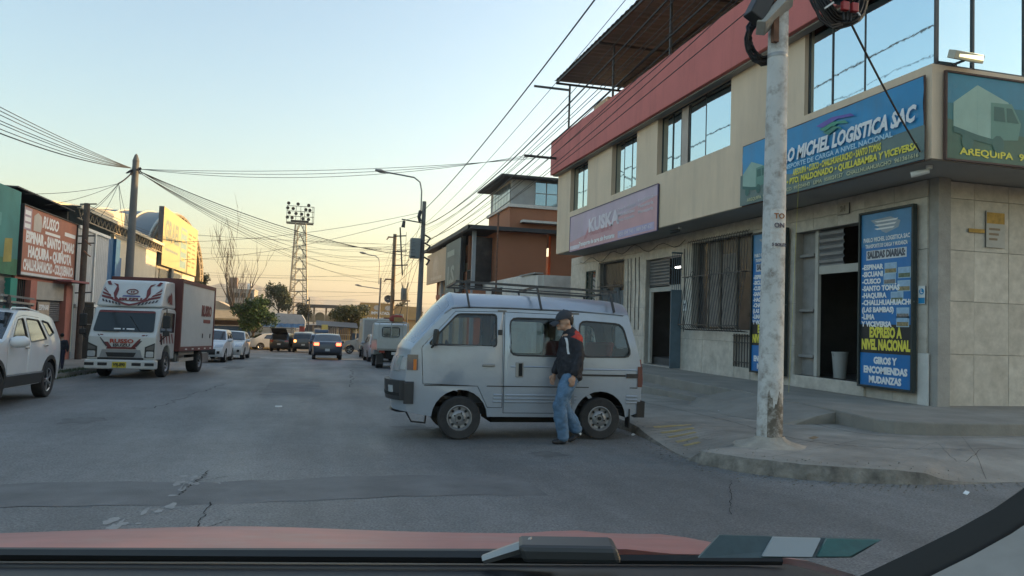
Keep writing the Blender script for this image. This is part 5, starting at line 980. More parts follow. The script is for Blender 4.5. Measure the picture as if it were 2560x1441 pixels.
def wheel(root, x, y, r, w_, style='alloy', steer=0):
    k = (r, w_, style)
    if k not in WC:
        b = MB(); ri = r*(.66 if style == 'alloy' else .6)
        b.lathe([(ri*.98, -w_*.45), (ri*1.02, -w_*.5), (r*.93, -w_*.5), (r*.985, -w_*.42), (r, -w_*.3), (r, w_*.3), (r*.985, w_*.42), (r*.93, w_*.5), (ri*1.02, w_*.5), (ri*.98, w_*.45)], (0, 0, 0), (0, 1, 0), 28); t = b.build('tyre', RUBBER, smooth=35)
        b = MB(); b.lathe([(ri, -w_*.45), (ri, w_*.44), (ri*.93, w_*.4), (ri*.9, w_*.1), (0, w_*.1)], (0, 0, 0), (0, 1, 0), 28, 1)
        if style == 'alloy':
            for i in range(5):
                for d in (-.16, .16): a = i*2*pi/5+d; c_, s_ = cos(a), sin(a); b.bar((ri*.12*c_, w_*.36, ri*.12*s_), (ri*.94*c_, w_*.4, ri*.94*s_), ri*.1, w_*.12, (0, 1, 0), 0)
            b.lathe([(0, w_*.46), (ri*.2, w_*.44), (ri*.24, w_*.36)], (0, 0, 0), (0, 1, 0), 14, 0); b.lathe([(ri*.9, w_*.4), (ri*1.0, w_*.46), (ri*1.0, w_*.4)], (0, 0, 0), (0, 1, 0), 28, 0); ms = [ALLOY, UNDER]
        else:
            b.lathe([(ri, w_*.45), (ri*.92, w_*.47), (ri*.86, w_*.36), (ri*.8, w_*.28), (ri*.62, w_*.26), (ri*.5, w_*.36), (ri*.34, w_*.4), (ri*.28, w_*.3), (0, w_*.3)], (0, 0, 0), (0, 1, 0), 28, 0)
            for i in range(8): a = i*pi/4; b.lathe([(ri*.11, w_*.3), (0, w_*.3)], (ri*.71*cos(a), .006, ri*.71*sin(a)), (0, 1, 0), 8, 1)
            for i in range(4): a = i*pi/2+.4; b.cyl((ri*.4*cos(a), w_*.36, ri*.4*sin(a)), (ri*.4*cos(a), w_*.46, ri*.4*sin(a)), ri*.06, n=6, mi=1)
            b.cyl((0, w_*.3, 0), (0, w_*.46, 0), ri*.15, n=10, mi=1); ms = [mat('steel_rim', (.27, .27, .28), .42, metal=.5, var=.2, vs=6, grime=.6, gcol=(.09, .08, .07), gs=6), UNDER]
        h = b.build('wheel', ms, smooth=35); WC[k] = (h, t); first = True
    else: first = False
    h, t = WC[k]; M = Matrix.Translation((x, y, r)) @ Matrix.Rotation(RAD(steer), 4, 'Z') @ (Matrix.Rotation(pi, 4, 'Z') if y < 0 else Matrix())
    if first: h.parent = root; h.matrix_local = M; t.parent = h; return h
    h2 = h.copy(); COL.objects.link(h2); h2.parent = root; h2.matrix_local = M; t2 = t.copy(); COL.objects.link(t2); t2.parent = h2; t2.matrix_local = Matrix(); return h2
FILLC = {}
class Car:
    def __init__(s, name, label, cat, S, P, group=None):
        s.S, s.P = S, P; s.root = thing(name, label, cat, (0, 0, 0), group); s.L, s.W = S['L'], S['W']
        xf, xr, wr, aw, sill = S['xf'], S['xr'], S['wr'], S['aw'], S['sill']
        top = S['top']; out = []; tags = []
        for i in range(len(top)-1):       # smooth the profile between the given points
            p0, p1, p2, p3 = [top[max(0, min(len(top)-1, i+k))] for k in (-1, 0, 1, 2)]
            n = 3
            for k in range(n):
                t = k/n; f = lambda a, b_, c, d: .5*((2*b_)+(-a+c)*t+(2*a-5*b_+4*c-d)*t*t+(-a+3*b_-3*c+d)*t**3)
                if S.get('linear') or p1[2] == 'g': q = (p1[0]+(p2[0]-p1[0])*t, p1[1]+(p2[1]-p1[1])*t)
                else: q = (f(p0[0], p1[0], p2[0], p3[0]), f(p0[1], p1[1], p2[1], p3[1]))
                out.append(q); tags.append(p1[2])
        out.append(top[-1][:2]); tags.append('u')
        for cx in (xf, xr):
            dx = math.sqrt(max(.0001, aw*aw-(wr-sill)**2)); a0 = math.atan2(sill-wr, dx); a1 = pi-a0
            for k in range(13): a = a0+(a1-a0)*k/12; out.append((cx+aw*cos(a), wr+aw*sin(a))); tags.append('u')
        s.out, s.tags = out, tags
        s.doors = S.get('doors', []); holes = [d[0] for d in s.doors]+[w_ for w_ in S.get('wins', [])]
        key = S['key']
        if key not in FILLC: FILLC[key] = fill(out[::-1] if False else out, holes, S.get('step', .2))
        V, F = FILLC[key]; b = MB()
        b.add([s.pos(x, z, 1) for x, z in V], [f[::-1] for f in F]); b.add([s.pos(x, z, -1) for x, z in V], F)
        cs = [-1, -.94, -.8, -.5, -.17, .17, .5, .8, .94, 1]; gl = {}
        N = len(out)
        for i in range(N):
            a, c = out[i], out[(i+1) % N]; t = tags[i]
            for j in range(len(cs)-1):
                q = [s.pos(*a, cs[j]), s.pos(*a, cs[j+1]), s.pos(*c, cs[j+1]), s.pos(*c, cs[j])]
                if t == 'g' and 1 <= j <= len(cs)-3: gl.setdefault('windshield' if a[0] > 0 else 'rear_window', MB()).add(q, [(0, 1, 2, 3)])
                else: b.add(q, [(0, 1, 2, 3)], 1 if t == 'u' else 0)
        s.body = b.build('body', [P['paint'], UNDER], s.root, smooth=32, world=False, fixn=True)
        for k, m_ in gl.items():
            s.glass = m_.build(k, P.get('wglass', TINT), s.root, smooth=40, world=False, fixn=True)
        for sd in (1, -1):
            for di, (dol, win) in enumerate(s.doors):
                kk = key+str(di)
                if kk not in FILLC: FILLC[kk] = (fill(shrink(dol, .007), [win] if win else [], .2), fill(shrink(win, .002), [], .5) if win else None)
                (V, F), wf = FILLC[kk]; b = MB(); b.add([s.pos(x, z, sd, .004) for x, z in V], [f[::-1] if sd > 0 else f for f in F])
                n = len(dol); e = shrink(dol, .007); b.grid([[s.pos(x, z, sd, .004), s.pos(x, z, sd, -.03)] for x, z in e+[e[0]]])
                d = b.build('door', P['paint'], s.root, smooth=32, world=False)
                if wf:
                    b = MB(); b.add([s.pos(x, z, sd, -.012) for x, z in wf[0]], [f[::-1] if sd > 0 else f for f in wf[1]]); b.build('window', P.get('glass', TINT), d, world=False)
                    n_ = len(win); b = MB(); w2 = shrink(win, -.012); w3 = shrink(win, .01); b.grid([[s.pos(*w2[i % n_], sd, .008), s.pos(*w3[i % n_], sd, .004), s.pos(*w3[i % n_], sd, -.015)] for i in range(n_+1)]); b.build('window_seal', BLACK, d, world=False)
                hx = S.get('hx', {}).get(di)
                if hx: b = MB(); p = Vector(s.pos(hx[0], hx[1], sd, .018)); b.obox(p, (.085, 0, 0), (0, .012, 0), (0, 0, .017)); b.build('handle', P.get('handle', P['paint']), d, world=False, bevel=.008)
            for win in S.get('wins', []):
                kk = key+'w'+str(win[0]);
                if kk not in FILLC: FILLC[kk] = fill(shrink(win, .002), [], .5)
                V, F = FILLC[kk]; b = MB(); b.add([s.pos(x, z, sd, -.012) for x, z in V], [f[::-1] if sd > 0 else f for f in F]); b.build('window', P.get('glass', TINT), s.root, world=False)
                n_ = len(win); b = MB(); w2 = shrink(win, -.012); w3 = shrink(win, .01); b.grid([[s.pos(*w2[i % n_], sd, .008), s.pos(*w3[i % n_], sd, .004), s.pos(*w3[i % n_], sd, -.015)] for i in range(n_+1)]); b.build('window_seal', BLACK, s.root, world=False)
        if not S.get('open'):
            b = MB(); W = s.W; b.box(S['cab'][0], S['cab'][1], -W/2+.2, W/2-.2, sill+.05, S['belt']+.1); b.build('interior', SEATM, s.root, world=False)
        tw_ = S.get('tw', .2); yw = s.W/2-tw_/2-.015
        for x, st in ((xf, P.get('steer', 0)), (xr, 0)):
            for sd in (1, -1): wheel(s.root, x, sd*yw, wr, tw_, P.get('rim', 'alloy'), st)
    def wid(s, x, z):
        S = s.S; w_ = s.W/2; t = min(1, abs(x)/(s.L/2)); e = max(0, (t-.6)/.4); w_ *= 1-S.get('taper', .1)*e*e
        if z > S['belt']: w_ -= (z-S['belt'])*S.get('tumble', .28)
        else: w_ -= .035*((S['belt']-z)/max(.2, S['belt']-.3)-.35)**2*2 if not S.get('flat') else .022*((z-.95)/.5)**2
        return w_
    def pos(s, x, z, c, off=0.):
        S = s.S; t = max(0, min(1, (abs(x)/(s.L/2)-.5)/.5)); B = S.get('bulge', .16)*(1 if x > 0 else .5); k = 1-abs(c)**S.get('cexp', 2.2); w_ = s.wid(x, z)
        cr = S.get('crown', .04)*max(0, min(1, (z-S['belt']+.1)/.4)) if z > S['belt']-.1 else 0
        cc = c*w_+(off if c > 0 else -off)*(abs(c) > .97)
        return (x+math.copysign(B*t*t*k, x), cc, z+cr*k)
    def prof(s, z, front=True):
        best = None; o = s.out; n = len([t for t in s.tags if t != 'u'])
        rng_ = range(n-1, 0, -1) if front else range(0, n)
        for i in rng_:
            a, c = (o[i], o[i-1] if front else o[i+1]);
            lo, hi = min(a[1], c[1]), max(a[1], c[1])
            if lo-1e-6 <= z <= hi+1e-6 and hi > lo: return a[0]+(c[0]-a[0])*(z-a[1])/(c[1]-a[1])
        return o[n][0] if front else o[0][0]
    def patch(s, name, m, z0, z1, c0, c1, front=True, off=.012, parent=None, nz=5, nc=6, slant=0., shape=None):
        P = []
        for i in range(nz+1):
            z = z0+(z1-z0)*i/nz; row = []
            for j in range(nc+1):
                c = c0+(c1-c0)*j/nc; zz = z+slant*abs(c-c0)/max(.01, abs(c1-c0)); p = s.pos(s.prof(zz, front), zz, c); row.append((p[0]+(off if front else -off), p[1], p[2]))
            P.append(row)
        b = MB(); b.grid(P); Q = [[(p[0]-(off+.05 if front else -off-.05), p[1], p[2]) for p in r_] for r_ in P]
        edge = [P[0][j] for j in range(nc+1)]+[P[i][nc] for i in range(1, nz+1)]+[P[nz][j] for j in range(nc-1, -1, -1)]+[P[i][0] for i in range(nz-1, -1, -1)]
        eq = [Q[0][j] for j in range(nc+1)]+[Q[i][nc] for i in range(1, nz+1)]+[Q[nz][j] for j in range(nc-1, -1, -1)]+[Q[i][0] for i in range(nz-1, -1, -1)]
        b.grid([[a, c] for a, c in zip(edge, eq)]); return b.build(name, m, parent or s.root, world=False, fixn=True, smooth=40)
    def mirror(s, x, z, m, k=1.):
        for sd in (1, -1):
            y = sd*(s.wid(x, z)+.1*k); b = MB(); b.lathe([(0, -.11*k), (.06*k, -.1*k), (.085*k, -.03*k), (.08*k, .06*k), (.04*k, .11*k), (0, .115*k)], (x, y, z), (-.15, sd, .05), 10); b.bar((x+.02, y-sd*.08*k, z-.03), (x+.05, y-sd*.16*k, z-.07), .05); b.build('mirror', m, s.root, world=False, smooth=50)
    def plate(s, z, front, m=PLATE, txt=None):
        p = s.patch('license_plate', m, z-.07, z+.07, -.17, .17, front, .02, nz=1, nc=2)
        if txt: x = s.pos(s.prof(z, front), z, 0)[0]; text(txt, .1, INK, p, frame((x+(.028 if front else -.028), 0, z), (0, 1 if front else -1, 0), (0, 0, 1)), .26, .003, world=False)
WINR = lambda p, r=.05: rounded(p, r, 3)
SED = dict(key='sedan', L=4.3, W=1.7, xf=1.33, xr=-1.25, wr=.3, aw=.36, sill=.24, belt=.95, cab=(-1.1, 1.0), tumble=.34,
  top=[(-2.08, .28, 'b'), (-2.14, .5, 'b'), (-2.13, .8, 'b'), (-2.06, .99, 'b'), (-1.72, 1.04, 'g'), (-1.08, 1.38, 'b'), (-.6, 1.455, 'b'), (-.1, 1.465, 'b'), (.32, 1.42, 'g'), (1.04, 1.0, 'b'), (1.5, .93, 'b'), (1.88, .81, 'b'), (2.08, .68, 'b'), (2.13, .48, 'b'), (2.08, .26, 'b')],
  doors=[([(.93, .3), (.93, .97), (.3, 1.375), (-.06, 1.4), (-.06, .3)], WINR([(.78, .98), (.28, 1.33), (.0, 1.35), (.0, .98)])), ([(-.07, .3), (-.07, 1.4), (-.75, 1.37), (-1.1, 1.08), (-1.02, .72), (-.82, .3)], WINR([(-.13, .98), (-.13, 1.35), (-.72, 1.32), (-.98, 1.02)]))], hx={0: (.1, .86), 1: (-.88, .88)})
HAT = dict(key='hatch', L=3.9, W=1.7, xf=1.25, xr=-1.25, wr=.3, aw=.36, sill=.24, belt=.95, cab=(-1.4, .9), tumble=.3,
  top=[(-1.86, .28, 'b'), (-1.93, .5, 'b'), (-1.93, .8, 'b'), (-1.88, 1.0, 'g'), (-1.62, 1.36, 'b'), (-1.3, 1.46, 'b'), (-.5, 1.51, 'b'), (.05, 1.49, 'b'), (.36, 1.43, 'g'), (1.02, 1.02, 'b'), (1.45, .94, 'b'), (1.75, .82, 'b'), (1.9, .66, 'b'), (1.94, .46, 'b'), (1.88, .26, 'b')],
  doors=[([(.9, .3), (.9, .97), (.34, 1.38), (-.06, 1.43), (-.06, .3)], WINR([(.76, .98), (.3, 1.35), (.0, 1.38), (.0, .98)])), ([(-.07, .3), (-.07, 1.43), (-.85, 1.41), (-1.08, 1.05), (-1.0, .72), (-.82, .3)], WINR([(-.13, .98), (-.13, 1.38), (-.8, 1.36), (-.97, 1.03)]))], wins=[WINR([(-1.15, 1.05), (-.95, 1.36), (-1.3, 1.32), (-1.42, 1.12)], .03)], hx={0: (.1, .86), 1: (-.88, .88)})
SUV = dict(key='suv', L=4.2, W=1.77, xf=1.32, xr=-1.25, wr=.34, aw=.41, sill=.3, belt=1.05, cab=(-1.5, .85), tumble=.27, step=.17,
  top=[(-1.98, .34, 'b'), (-2.06, .55, 'b'), (-2.08, .85, 'b'), (-2.0, 1.08, 'g'), (-1.76, 1.42, 'b'), (-1.5, 1.55, 'b'), (-.7, 1.63, 'b'), (-.1, 1.62, 'b'), (.2, 1.57, 'g'), (.95, 1.12, 'b'), (1.4, 1.06, 'b'), (1.8, .95, 'b'), (2.02, .78, 'b'), (2.1, .55, 'b'), (2.04, .32, 'b')],
  doors=[([(.82, .4), (.86, 1.05), (.25, 1.5), (-.1, 1.55), (-.1, .4)], WINR([(.72, 1.07), (.22, 1.46), (-.05, 1.49), (-.05, 1.07)])), ([(-.11, .4), (-.11, 1.55), (-.85, 1.52), (-1.12, 1.15), (-1.06, .8), (-.82, .4)], WINR([(-.17, 1.07), (-.17, 1.49), (-.8, 1.47), (-1.02, 1.12)]))], wins=[WINR([(-1.2, 1.17), (-.95, 1.47), (-1.3, 1.43), (-1.52, 1.24)], .03)], hx={0: (.04, .97), 1: (-.92, 1.0)})
def front_kit(c, head=(.68, .82, .5, .95), grille=(.38, .6, .55), z=0., fog=True, grm=BLACK, htilt=.03):
    for sd in (1, -1): c.patch('headlight', HEADL, head[0], head[1], sd*head[2], sd*head[3], True, .012, slant=htilt)
    c.patch('grille', grm, grille[0], grille[1], -grille[2], grille[2], True, .01)
    if fog:
        for sd in (1, -1): c.patch('fog_lamp', BLACK, .4, .52, sd*.7, sd*.86, True, .012, nz=2, nc=2)
    c.patch('bumper_lip', BLACK, .27, .35, -.85, .85, True, .012, nz=2)
def rear_kit(c, tail=(.78, .95, .6, .97), lit=False, bump=True, plate_z=.62, txt=None):
    for sd in (1, -1): c.patch('taillight', TAILON if lit else TAILL, tail[0], tail[1], sd*tail[2], sd*tail[3], False, .014)
    if bump: c.patch('bumper_lip', BLACK, .28, .42, -.9, .9, False, .014, nz=2)
    c.plate(plate_z, False, PLATE, txt)
# white crossover at the left edge
WP = paint('paint_white', (.66, .68, .7)); c = Car('suv', 'white crossover with black arches and roof rack at the left edge', 'car', SUV, dict(paint=WP, steer=-8, handle=CHROME, glass=TINT)); front_kit(c); rear_kit(c); c.mirror(.72, 1.08, WP, 1.25)
for x in (SUV['xf'], SUV['xr']):
    for sd in (1, -1):
        P_ = [];
        for k in range(17): a = -.25+(pi+.5)*k/16; P_.append([c.pos(x+r_*cos(a), max(.3, .34+r_*sin(a)), sd, .012) for r_ in (.4, .43, .475)]+[c.pos(x+.48*cos(a), max(.3, .34+.48*sin(a)), sd, -.01)])
        b = MB(); b.grid(P_); b.build('arch_trim', BLACK, c.root, world=False, smooth=50)
for sd in (1, -1):
    b = MB(); b.grid([[c.pos(x, z, sd, .014) for z in (.31, .36, .44, .5)]+[c.pos(x, .52, sd, 0)] for x in (.9, .5, 0, -.5, -.86)]); b.build('sill_trim', BLACK, c.root, world=False)
    b = MB(); b.grid([[c.pos(x, z, sd, .02) for z in (.5, .53)] for x in (.88, .3, -.3, -.84)]); b.build('chrome_strip', CHROME, c.root, world=False)
    b = MB(); b.tube([(.1, sd*.58, 1.6), (.0, sd*.58, 1.67), (-.7, sd*.58, 1.69), (-1.4, sd*.57, 1.63), (-1.5, sd*.57, 1.58)], .018, 6); b.build('roof_rail', ALLOY, c.root, world=False)
rk = thing('roof_basket', 'flat silver and black roof basket on the white crossover', 'roof rack', (0, 0, 0)); 
for y in (-.55, .55):
    for z in (1.76, 1.86): b = MB(); b.box(-1.15, .35, y-.02, y+.02, z, z+.035); b.build('side_rail', ALLOY if z < 1.8 else STEEL, rk, world=False)
for x in (-1.12, -.6, -.1, .32): b = MB(); b.box(x-.03, x+.03, -.56, .56, 1.735, 1.76); b.build('cross_bar', BLACK, rk, world=False)
for x in (-.85, .05):
    for y in (-.56, .56): b = MB(); b.box(x-.06, x+.06, y-.03, y+.03, 1.66, 1.75); b.build('foot', BLACK, rk, world=False)
for y in (-.55, .55): b = MB(); b.lathe([(.0, -.03), (.09, -.03), (.09, .03), (0, .03)], (.1, y, 1.8), (0, 1, 0), 12); b.build('knob', BLACK, rk, world=False)
place(c.root, -5.78, 14.92, -90); place(rk, -5.78, 14.92, -90)
# parked white cars
c = Car('hatchback', 'white hatchback with black grille parked behind the box truck', 'car', HAT, dict(paint=paint('paint_white2', (.66, .68, .7)))); front_kit(c, (.68, .8, .55, .97), (.36, .62, .62)); rear_kit(c); c.mirror(.7, 1.02, c.P['paint']); c.plate(.4, True); place(c.root, -4.72, 38.1, -91)
c = Car('sedan', 'white sedan parked behind the white hatchback', 'car', SED, dict(paint=paint('paint_white3', (.6, .6, .58)))); front_kit(c, (.66, .8, .55, .97), (.5, .66, .4), grm=CHROME); rear_kit(c); c.mirror(.74, 1.0, c.P['paint']); c.plate(.4, True); place(c.root, -4.3, 43.0, -91)
# blue grey sedan, braking
c = Car('sedan', 'blue grey sedan with lit brake lights driving away', 'car', SED, dict(paint=paint('paint_bluegrey', (.05, .06, .085)))); front_kit(c); rear_kit(c, (.8, .96, .62, .98), True, True, .56); c.mirror(.74, 1.0, c.P['paint']); place(c.root, .8, 45.7, 90)
b = MB(); b.tube([(-2.17, -.14, .84), (-2.18, 0, .83), (-2.17, .14, .84)], .012, 5); b.tube([(-2.17, -.1, .74), (-2.18, 0, .735), (-2.17, .1, .74)], .014, 5); b.build('badge', CHROME, c.root, world=False)
# grey jeep-like suv and dark car with open hatch
c = Car('suv', 'dark grey off road car with amber lights waiting ahead', 'car', SUV, dict(paint=paint('paint_darkgrey', (.09, .09, .085)))); front_kit(c); rear_kit(c, (.85, 1.05, .72, .97), False); c.mirror(.72, 1.1, c.P['paint']); b = MB(); b.box(-2.14, -2.1, .55, .72, .82, 1.0); b.build('lit_lamp', mat('lamp_amber_on', (.7, .25, .05), .3, emit=2.5, ecol=(1, .35, .08)), c.root, world=False); place(c.root, -.7, 64, 88)
c = Car('hatchback', 'dark car with its tailgate raised at the far verge', 'car', HAT, dict(paint=paint('paint_black', (.035, .033, .03)))); front_kit(c); rear_kit(c); c.mirror(.7, 1.02, c.P['paint'])
P_ = []
for i in range(7): t = i/6; P_.append([(-1.35-.95*t, y, 1.5+.42*t-.12*sin(t*3)) for y in (-.6, -.3, 0, .3, .6)])
b = MB(); b.grid(P_); b.grid([[(p[0], p[1], p[2]-.06) for p in r_] for r_ in P_]); b.build('tailgate', UNDER, c.root, world=False, smooth=40)
b = MB(); b.box(-1.96, -1.5, -.55, .55, .7, 1.42); b.build('boot_opening', UNDER, c.root, world=False); place(c.root, -2.35, 65.2, 80)
c = Car('sedan', 'pale sedan parked beyond the dark car with raised tailgate', 'car', SED, dict(paint=paint('paint_pale', (.5, .5, .48)))); front_kit(c); rear_kit(c); place(c.root, -3.6, 70.3, 20)
c = Car('suv', 'silver compact crossover crossing the far junction to the left', 'car', SUV, dict(paint=paint('paint_silverbeige', (.42, .4, .37)), glass=TINT)); front_kit(c); rear_kit(c); c.mirror(.72, 1.1, c.P['paint']); place(c.root, 4.2, 61.6, 176)
c = Car('sedan', 'dark blue car behind the silver crossover', 'car', SED, dict(paint=paint('paint_darkblue', (.03, .05, .1)))); front_kit(c); rear_kit(c); place(c.root, 5.6, 69, 170)
c = Car('hatchback', 'blue car with a roof box ahead of the blue grey sedan', 'car', HAT, dict(paint=paint('paint_blue', (.07, .11, .19)))); front_kit(c); rear_kit(c); place(c.root, .55, 56.5, 90); b = MB(); b.box(-1.0, .3, -.5, .5, 1.58, 1.82); b.build('roof_box', mat('roofbox', (.12, .17, .25), .5), c.root, world=False, bevel=.06)
c = Car('hatchback', 'silver hatchback parked ahead of the small white lorry', 'car', HAT, dict(paint=paint('paint_silver2', (.38, .4, .43)))); front_kit(c); rear_kit(c); c.mirror(.7, 1.02, c.P['paint']); place(c.root, 3.72, 43.0, 91)

# small white lorry seen from behind
o = thing('small_lorry', 'small white flatbed lorry parked facing away on the right', 'lorry', (0, 0, 0)); LW = paint('lorry_white', (.5, .53, .52)); SK = lambda b, n_, m_, **k_: b.build(n_, m_, o, world=False, **k_)
b = MB(); b.prism([(1.2, .55), (1.2, 1.3), (1.28, 1.95), (1.45, 2.02), (2.3, 1.98), (2.75, 1.3), (2.82, .5)], lambda u, v, t: (u, t, v), -.78, .78); cab = SK(b, 'cab', LW, bevel=.05)
b = MB(); V, F = fill(rounded([(-.36, 1.42), (.36, 1.42), (.36, 1.78), (-.36, 1.78)], .09), [], 9); b.add([(1.2-.012+(.05*(z-1.3)/.65), y, z) for y, z in V], F); b.build('rear_window', TINT, cab, world=False)
b = MB(); b.tube([(1.2-.03, y, z) for y, z in rounded([(-.4, 1.38), (.4, 1.38), (.4, 1.82), (-.4, 1.82)], .1)]+[(1.17, -.4, 1.48)], .02, 5); b.build('window_seal', BLACK, cab, world=False)
b = MB(); b.box(-1.3, 1.1, -.82, .82, .78, .88); SK(b, 'bed_floor', STEEL)
for y in (-.84, .8): b = MB(); b.box(-1.3, 1.1, y, y+.04, .88, 1.25); SK(b, 'bed_side', LW)
b = MB(); b.box(-1.34, -1.3, -.84, .84, .86, 1.25); tg = SK(b, 'tailgate', LW)
for z in (.93, 1.05, 1.17): b = MB(); b.box(-1.36, -1.34, -.8, .8, z, z+.03); b.build('rib', LW, tg, world=False)
b = MB(); b.tube([(1.1, -.8, 1.25), (1.1, -.8, 2.0), (1.1, -.6, 2.08), (1.1, .6, 2.08), (1.1, .8, 2.0), (1.1, .8, 1.25)], .025, 6)
for y in (-.55, 0, .55): b.tube([(1.08, y, .88), (1.08, y, 2.06)], .018, 6)
SK(b, 'headboard', LW); b = MB(); b.box(-1.2, 2.7, -.4, .4, .42, .76); SK(b, 'chassis', UNDER)
for sd in (-1, 1): b = MB(); b.box(-1.37, -1.32, sd*.62-.12, sd*.62+.12, .68, .78); SK(b, 'taillight', TAILL); wheel(o, -.75, sd*.66, .31, .3, 'steel'); wheel(o, 2.0, sd*.68, .31, .18, 'steel')
for sd in (-1, 1): b = MB(); b.box(-1.18, -1.15, sd*.68-.14, sd*.68+.14, .18, .62); SK(b, 'mud_flap', BLACK)
b = MB(); b.box(-1.36, -1.33, -.2, .2, .6, .72); SK(b, 'license_plate', PLATE); place(o, 3.5, 33.8, 90)
o2 = thing('cargo_bundle', 'red and orange load on the bed of the small white lorry', 'cargo', (0, 0, 0)); b = MB(); b.lathe([(0, 0), (.3, .02), (.36, .15), (.25, .3), (0, .34)], (0, 0, 0), (0, 0, 1), 12); b.build('red_bundle', mat('bundle_red', (.3, .05, .03), .8, var=.3), o2, world=False, smooth=60); b = MB(); b.box(-.5, .0, -.25, .15, -.0, .2); b.build('box', mat('bundle_box', (.4, .25, .1), .8), o2, world=False); place(o2, 3.7, 34.7, 90, 1.9+.18)
# white box lorry further ahead
o = thing('box_lorry', 'white box lorry parked beyond the small flatbed', 'lorry', (0, 0, 0)); b = MB(); b.box(-2, 1.2, -.9, .9, .8, 2.55); bx_ = SK(b, 'cargo_box', paint('lorry_white', (.5, .53, .52)), bevel=.02); b = MB(); b.box(-2.02, -2.0, -.8, .8, .9, 2.45); b.build('rear_door', mat('lorry_grey', (.32, .32, .31), .6), bx_, world=False); b = MB(); b.box(1.3, 2.8, -.85, .85, .5, 2.1); SK(b, 'cab', paint('lorry_white', (.5, .53, .52)), bevel=.08); b = MB(); b.box(-1.9, 2.6, -.4, .4, .45, .8); SK(b, 'chassis', UNDER)
for sd in (-1, 1): wheel(o, -1.1, sd*.7, .34, .26, 'steel'); wheel(o, 2.0, sd*.72, .34, .2, 'steel'); b = MB(); b.box(-2.03, -2.0, sd*.75-.1, sd*.75+.1, .62, .74); SK(b, 'taillight', TAILL)
place(o, 3.9, 50, 90)

# ------------------------------------------------------------------ box truck on the left
o = thing('box_truck', 'white box truck with dark red trimmed cargo box facing the camera', 'truck', (0, 0, 0)); SK = lambda b, n_, m_, **k_: b.build(n_, m_, o, world=False, **k_)
TW_, TR, TD = paint('truck_white', (.6, .6, .58)), mat('truck_maroon', (.13, .035, .03), .5, var=.15, vs=2), mat('decal_red', (.17, .03, .028), .5, var=.1); DK = mat('decal_dark', (.05, .04, .045), .5)
prof_ = [(1.05, .62), (1.05, 1.95), (1.15, 2.0), (2.35, 2.0), (2.42, 1.96), (2.72, 1.27), (2.78, 1.2), (2.82, .55), (1.05, .55)]
hw = .89
b = MB(); b.prism([(1.05, .85), (1.05, 1.93), (1.15, 2.0), (2.33, 2.0), (2.45, 1.95), (2.73, 1.28), (2.8, 1.15), (2.82, .52), (2.2, .52), (2.14, .72), (1.98, .88), (1.76, .93), (1.55, .88), (1.4, .72), (1.36, .52), (1.05, .52)][::-1], lambda u, v, t: (u, t, v), -hw, hw); cab = SK(b, 'cab', TW_, bevel=.04)
def fx_(z): return 2.82 if z < 1.15 else (2.8-(z-1.15)*.54 if z < 1.28 else 2.73-(z-1.28)*.418)
def fpoly(pts, m_, nm, off=.012, par=None):      # polygon on the front face, (y,z) as seen with +y on the right of the picture
    b = MB(); V, F = fill(pts, [], .3); b.add([(fx_(z)+off, y, z) for y, z in V], F); return b.build(nm, m_, par or cab, world=False)
ws = fpoly(rounded([(-.8, 1.3), (.8, 1.3), (.75, 1.9), (-.75, 1.9)], .07), mat('truck_glass', (.02, .028, .03), .08, var=0, spec=.5), 'windshield', .022)
fpoly([(-.75, 1.84), (.75, 1.84), (.74, 1.89), (-.74, 1.89)], TD, 'visor_strip', .026)
for y0, y1 in ((-.26, -.08), (-.03, .02), (.07, .28)): fpoly([(y0, 1.36), (y1, 1.36), (y1, 1.395), (y0, 1.395)], WHITET, 'sticker', .028)
for (y0, y1, z1) in ((-.55, -.1, 1.32), (.75, .1, 1.75)): b = MB(); b.bar((fx_(1.3)+.04, y1 if y0 < 0 else y1+.35, 1.3), (fx_(z1)+.05, y0 if y0 < 0 else y1, z1), .014); b.build('wiper', BLACK, cab, world=False)
for sd in (-1, 1):
    fpoly([(sd*.22, .82), (sd*.34, .82), (sd*.6, 1.22), (sd*.52, 1.22)][::sd], TD, 'stripe'); fpoly([(sd*.37, .9), (sd*.4, .88), (sd*.66, 1.22), (sd*.62, 1.22)][::sd], DK, 'stripe')
    hl = fpoly([(sd*.62, .58), (sd*.88, .58), (sd*.88, 1.0), (sd*.62, .88)][::sd], BLACK, 'headlight', .018); fpoly(rounded([(sd*.66, .6), (sd*.86, .6), (sd*.86, .76), (sd*.66, .76)][::sd], .04), HEADL, 'lens', .03, hl); fpoly([(sd*.66, .8), (sd*.86, .8), (sd*.86, .95), (sd*.66, .86)][::sd], mat('lamp_smoke', (.12, .12, .12), .2, coat=1), 'lens', .028, hl)
fpoly([(-.4, .82), (.4, .82), (.36, .87), (-.36, .87)], TD, 'stripe'); fpoly([(-.56, .58), (.56, .58), (.5, .8), (-.5, .8)], mat('truck_grille', (.3, .3, .3), .5), 'grille', .01); fpoly([(-.34, .6), (.34, .6), (.4, .72), (-.4, .72)], BLACK, 'grille_slot', .02); fpoly([(-.6, .52), (.6, .52), (.6, .58), (-.6, .58)], BLACK, 'grille_slot', .02)
text('RUSSO', .15, mat('decal_bright', (.45, .06, .03), .5), cab, frame((2.83, .0, 1.03), (0, 1, 0), (0, 0, 1)), .62, .006, world=False); text('ISUZU', .11, DK, cab, frame((2.83, .0, .92), (0, 1, 0), (0, 0, 1)), .44, .004, world=False)
b = MB(); b.box(2.6, 2.9, -.92, .92, .26, .52); bp = SK(b, 'bumper', TW_, bevel=.04)
for y in (-.78, -.44, .44, .78): b = MB(); b.box(2.89, 2.91, y-.12, y+.12, .36, .44); b.build('bumper_slot', BLACK, bp, world=False)
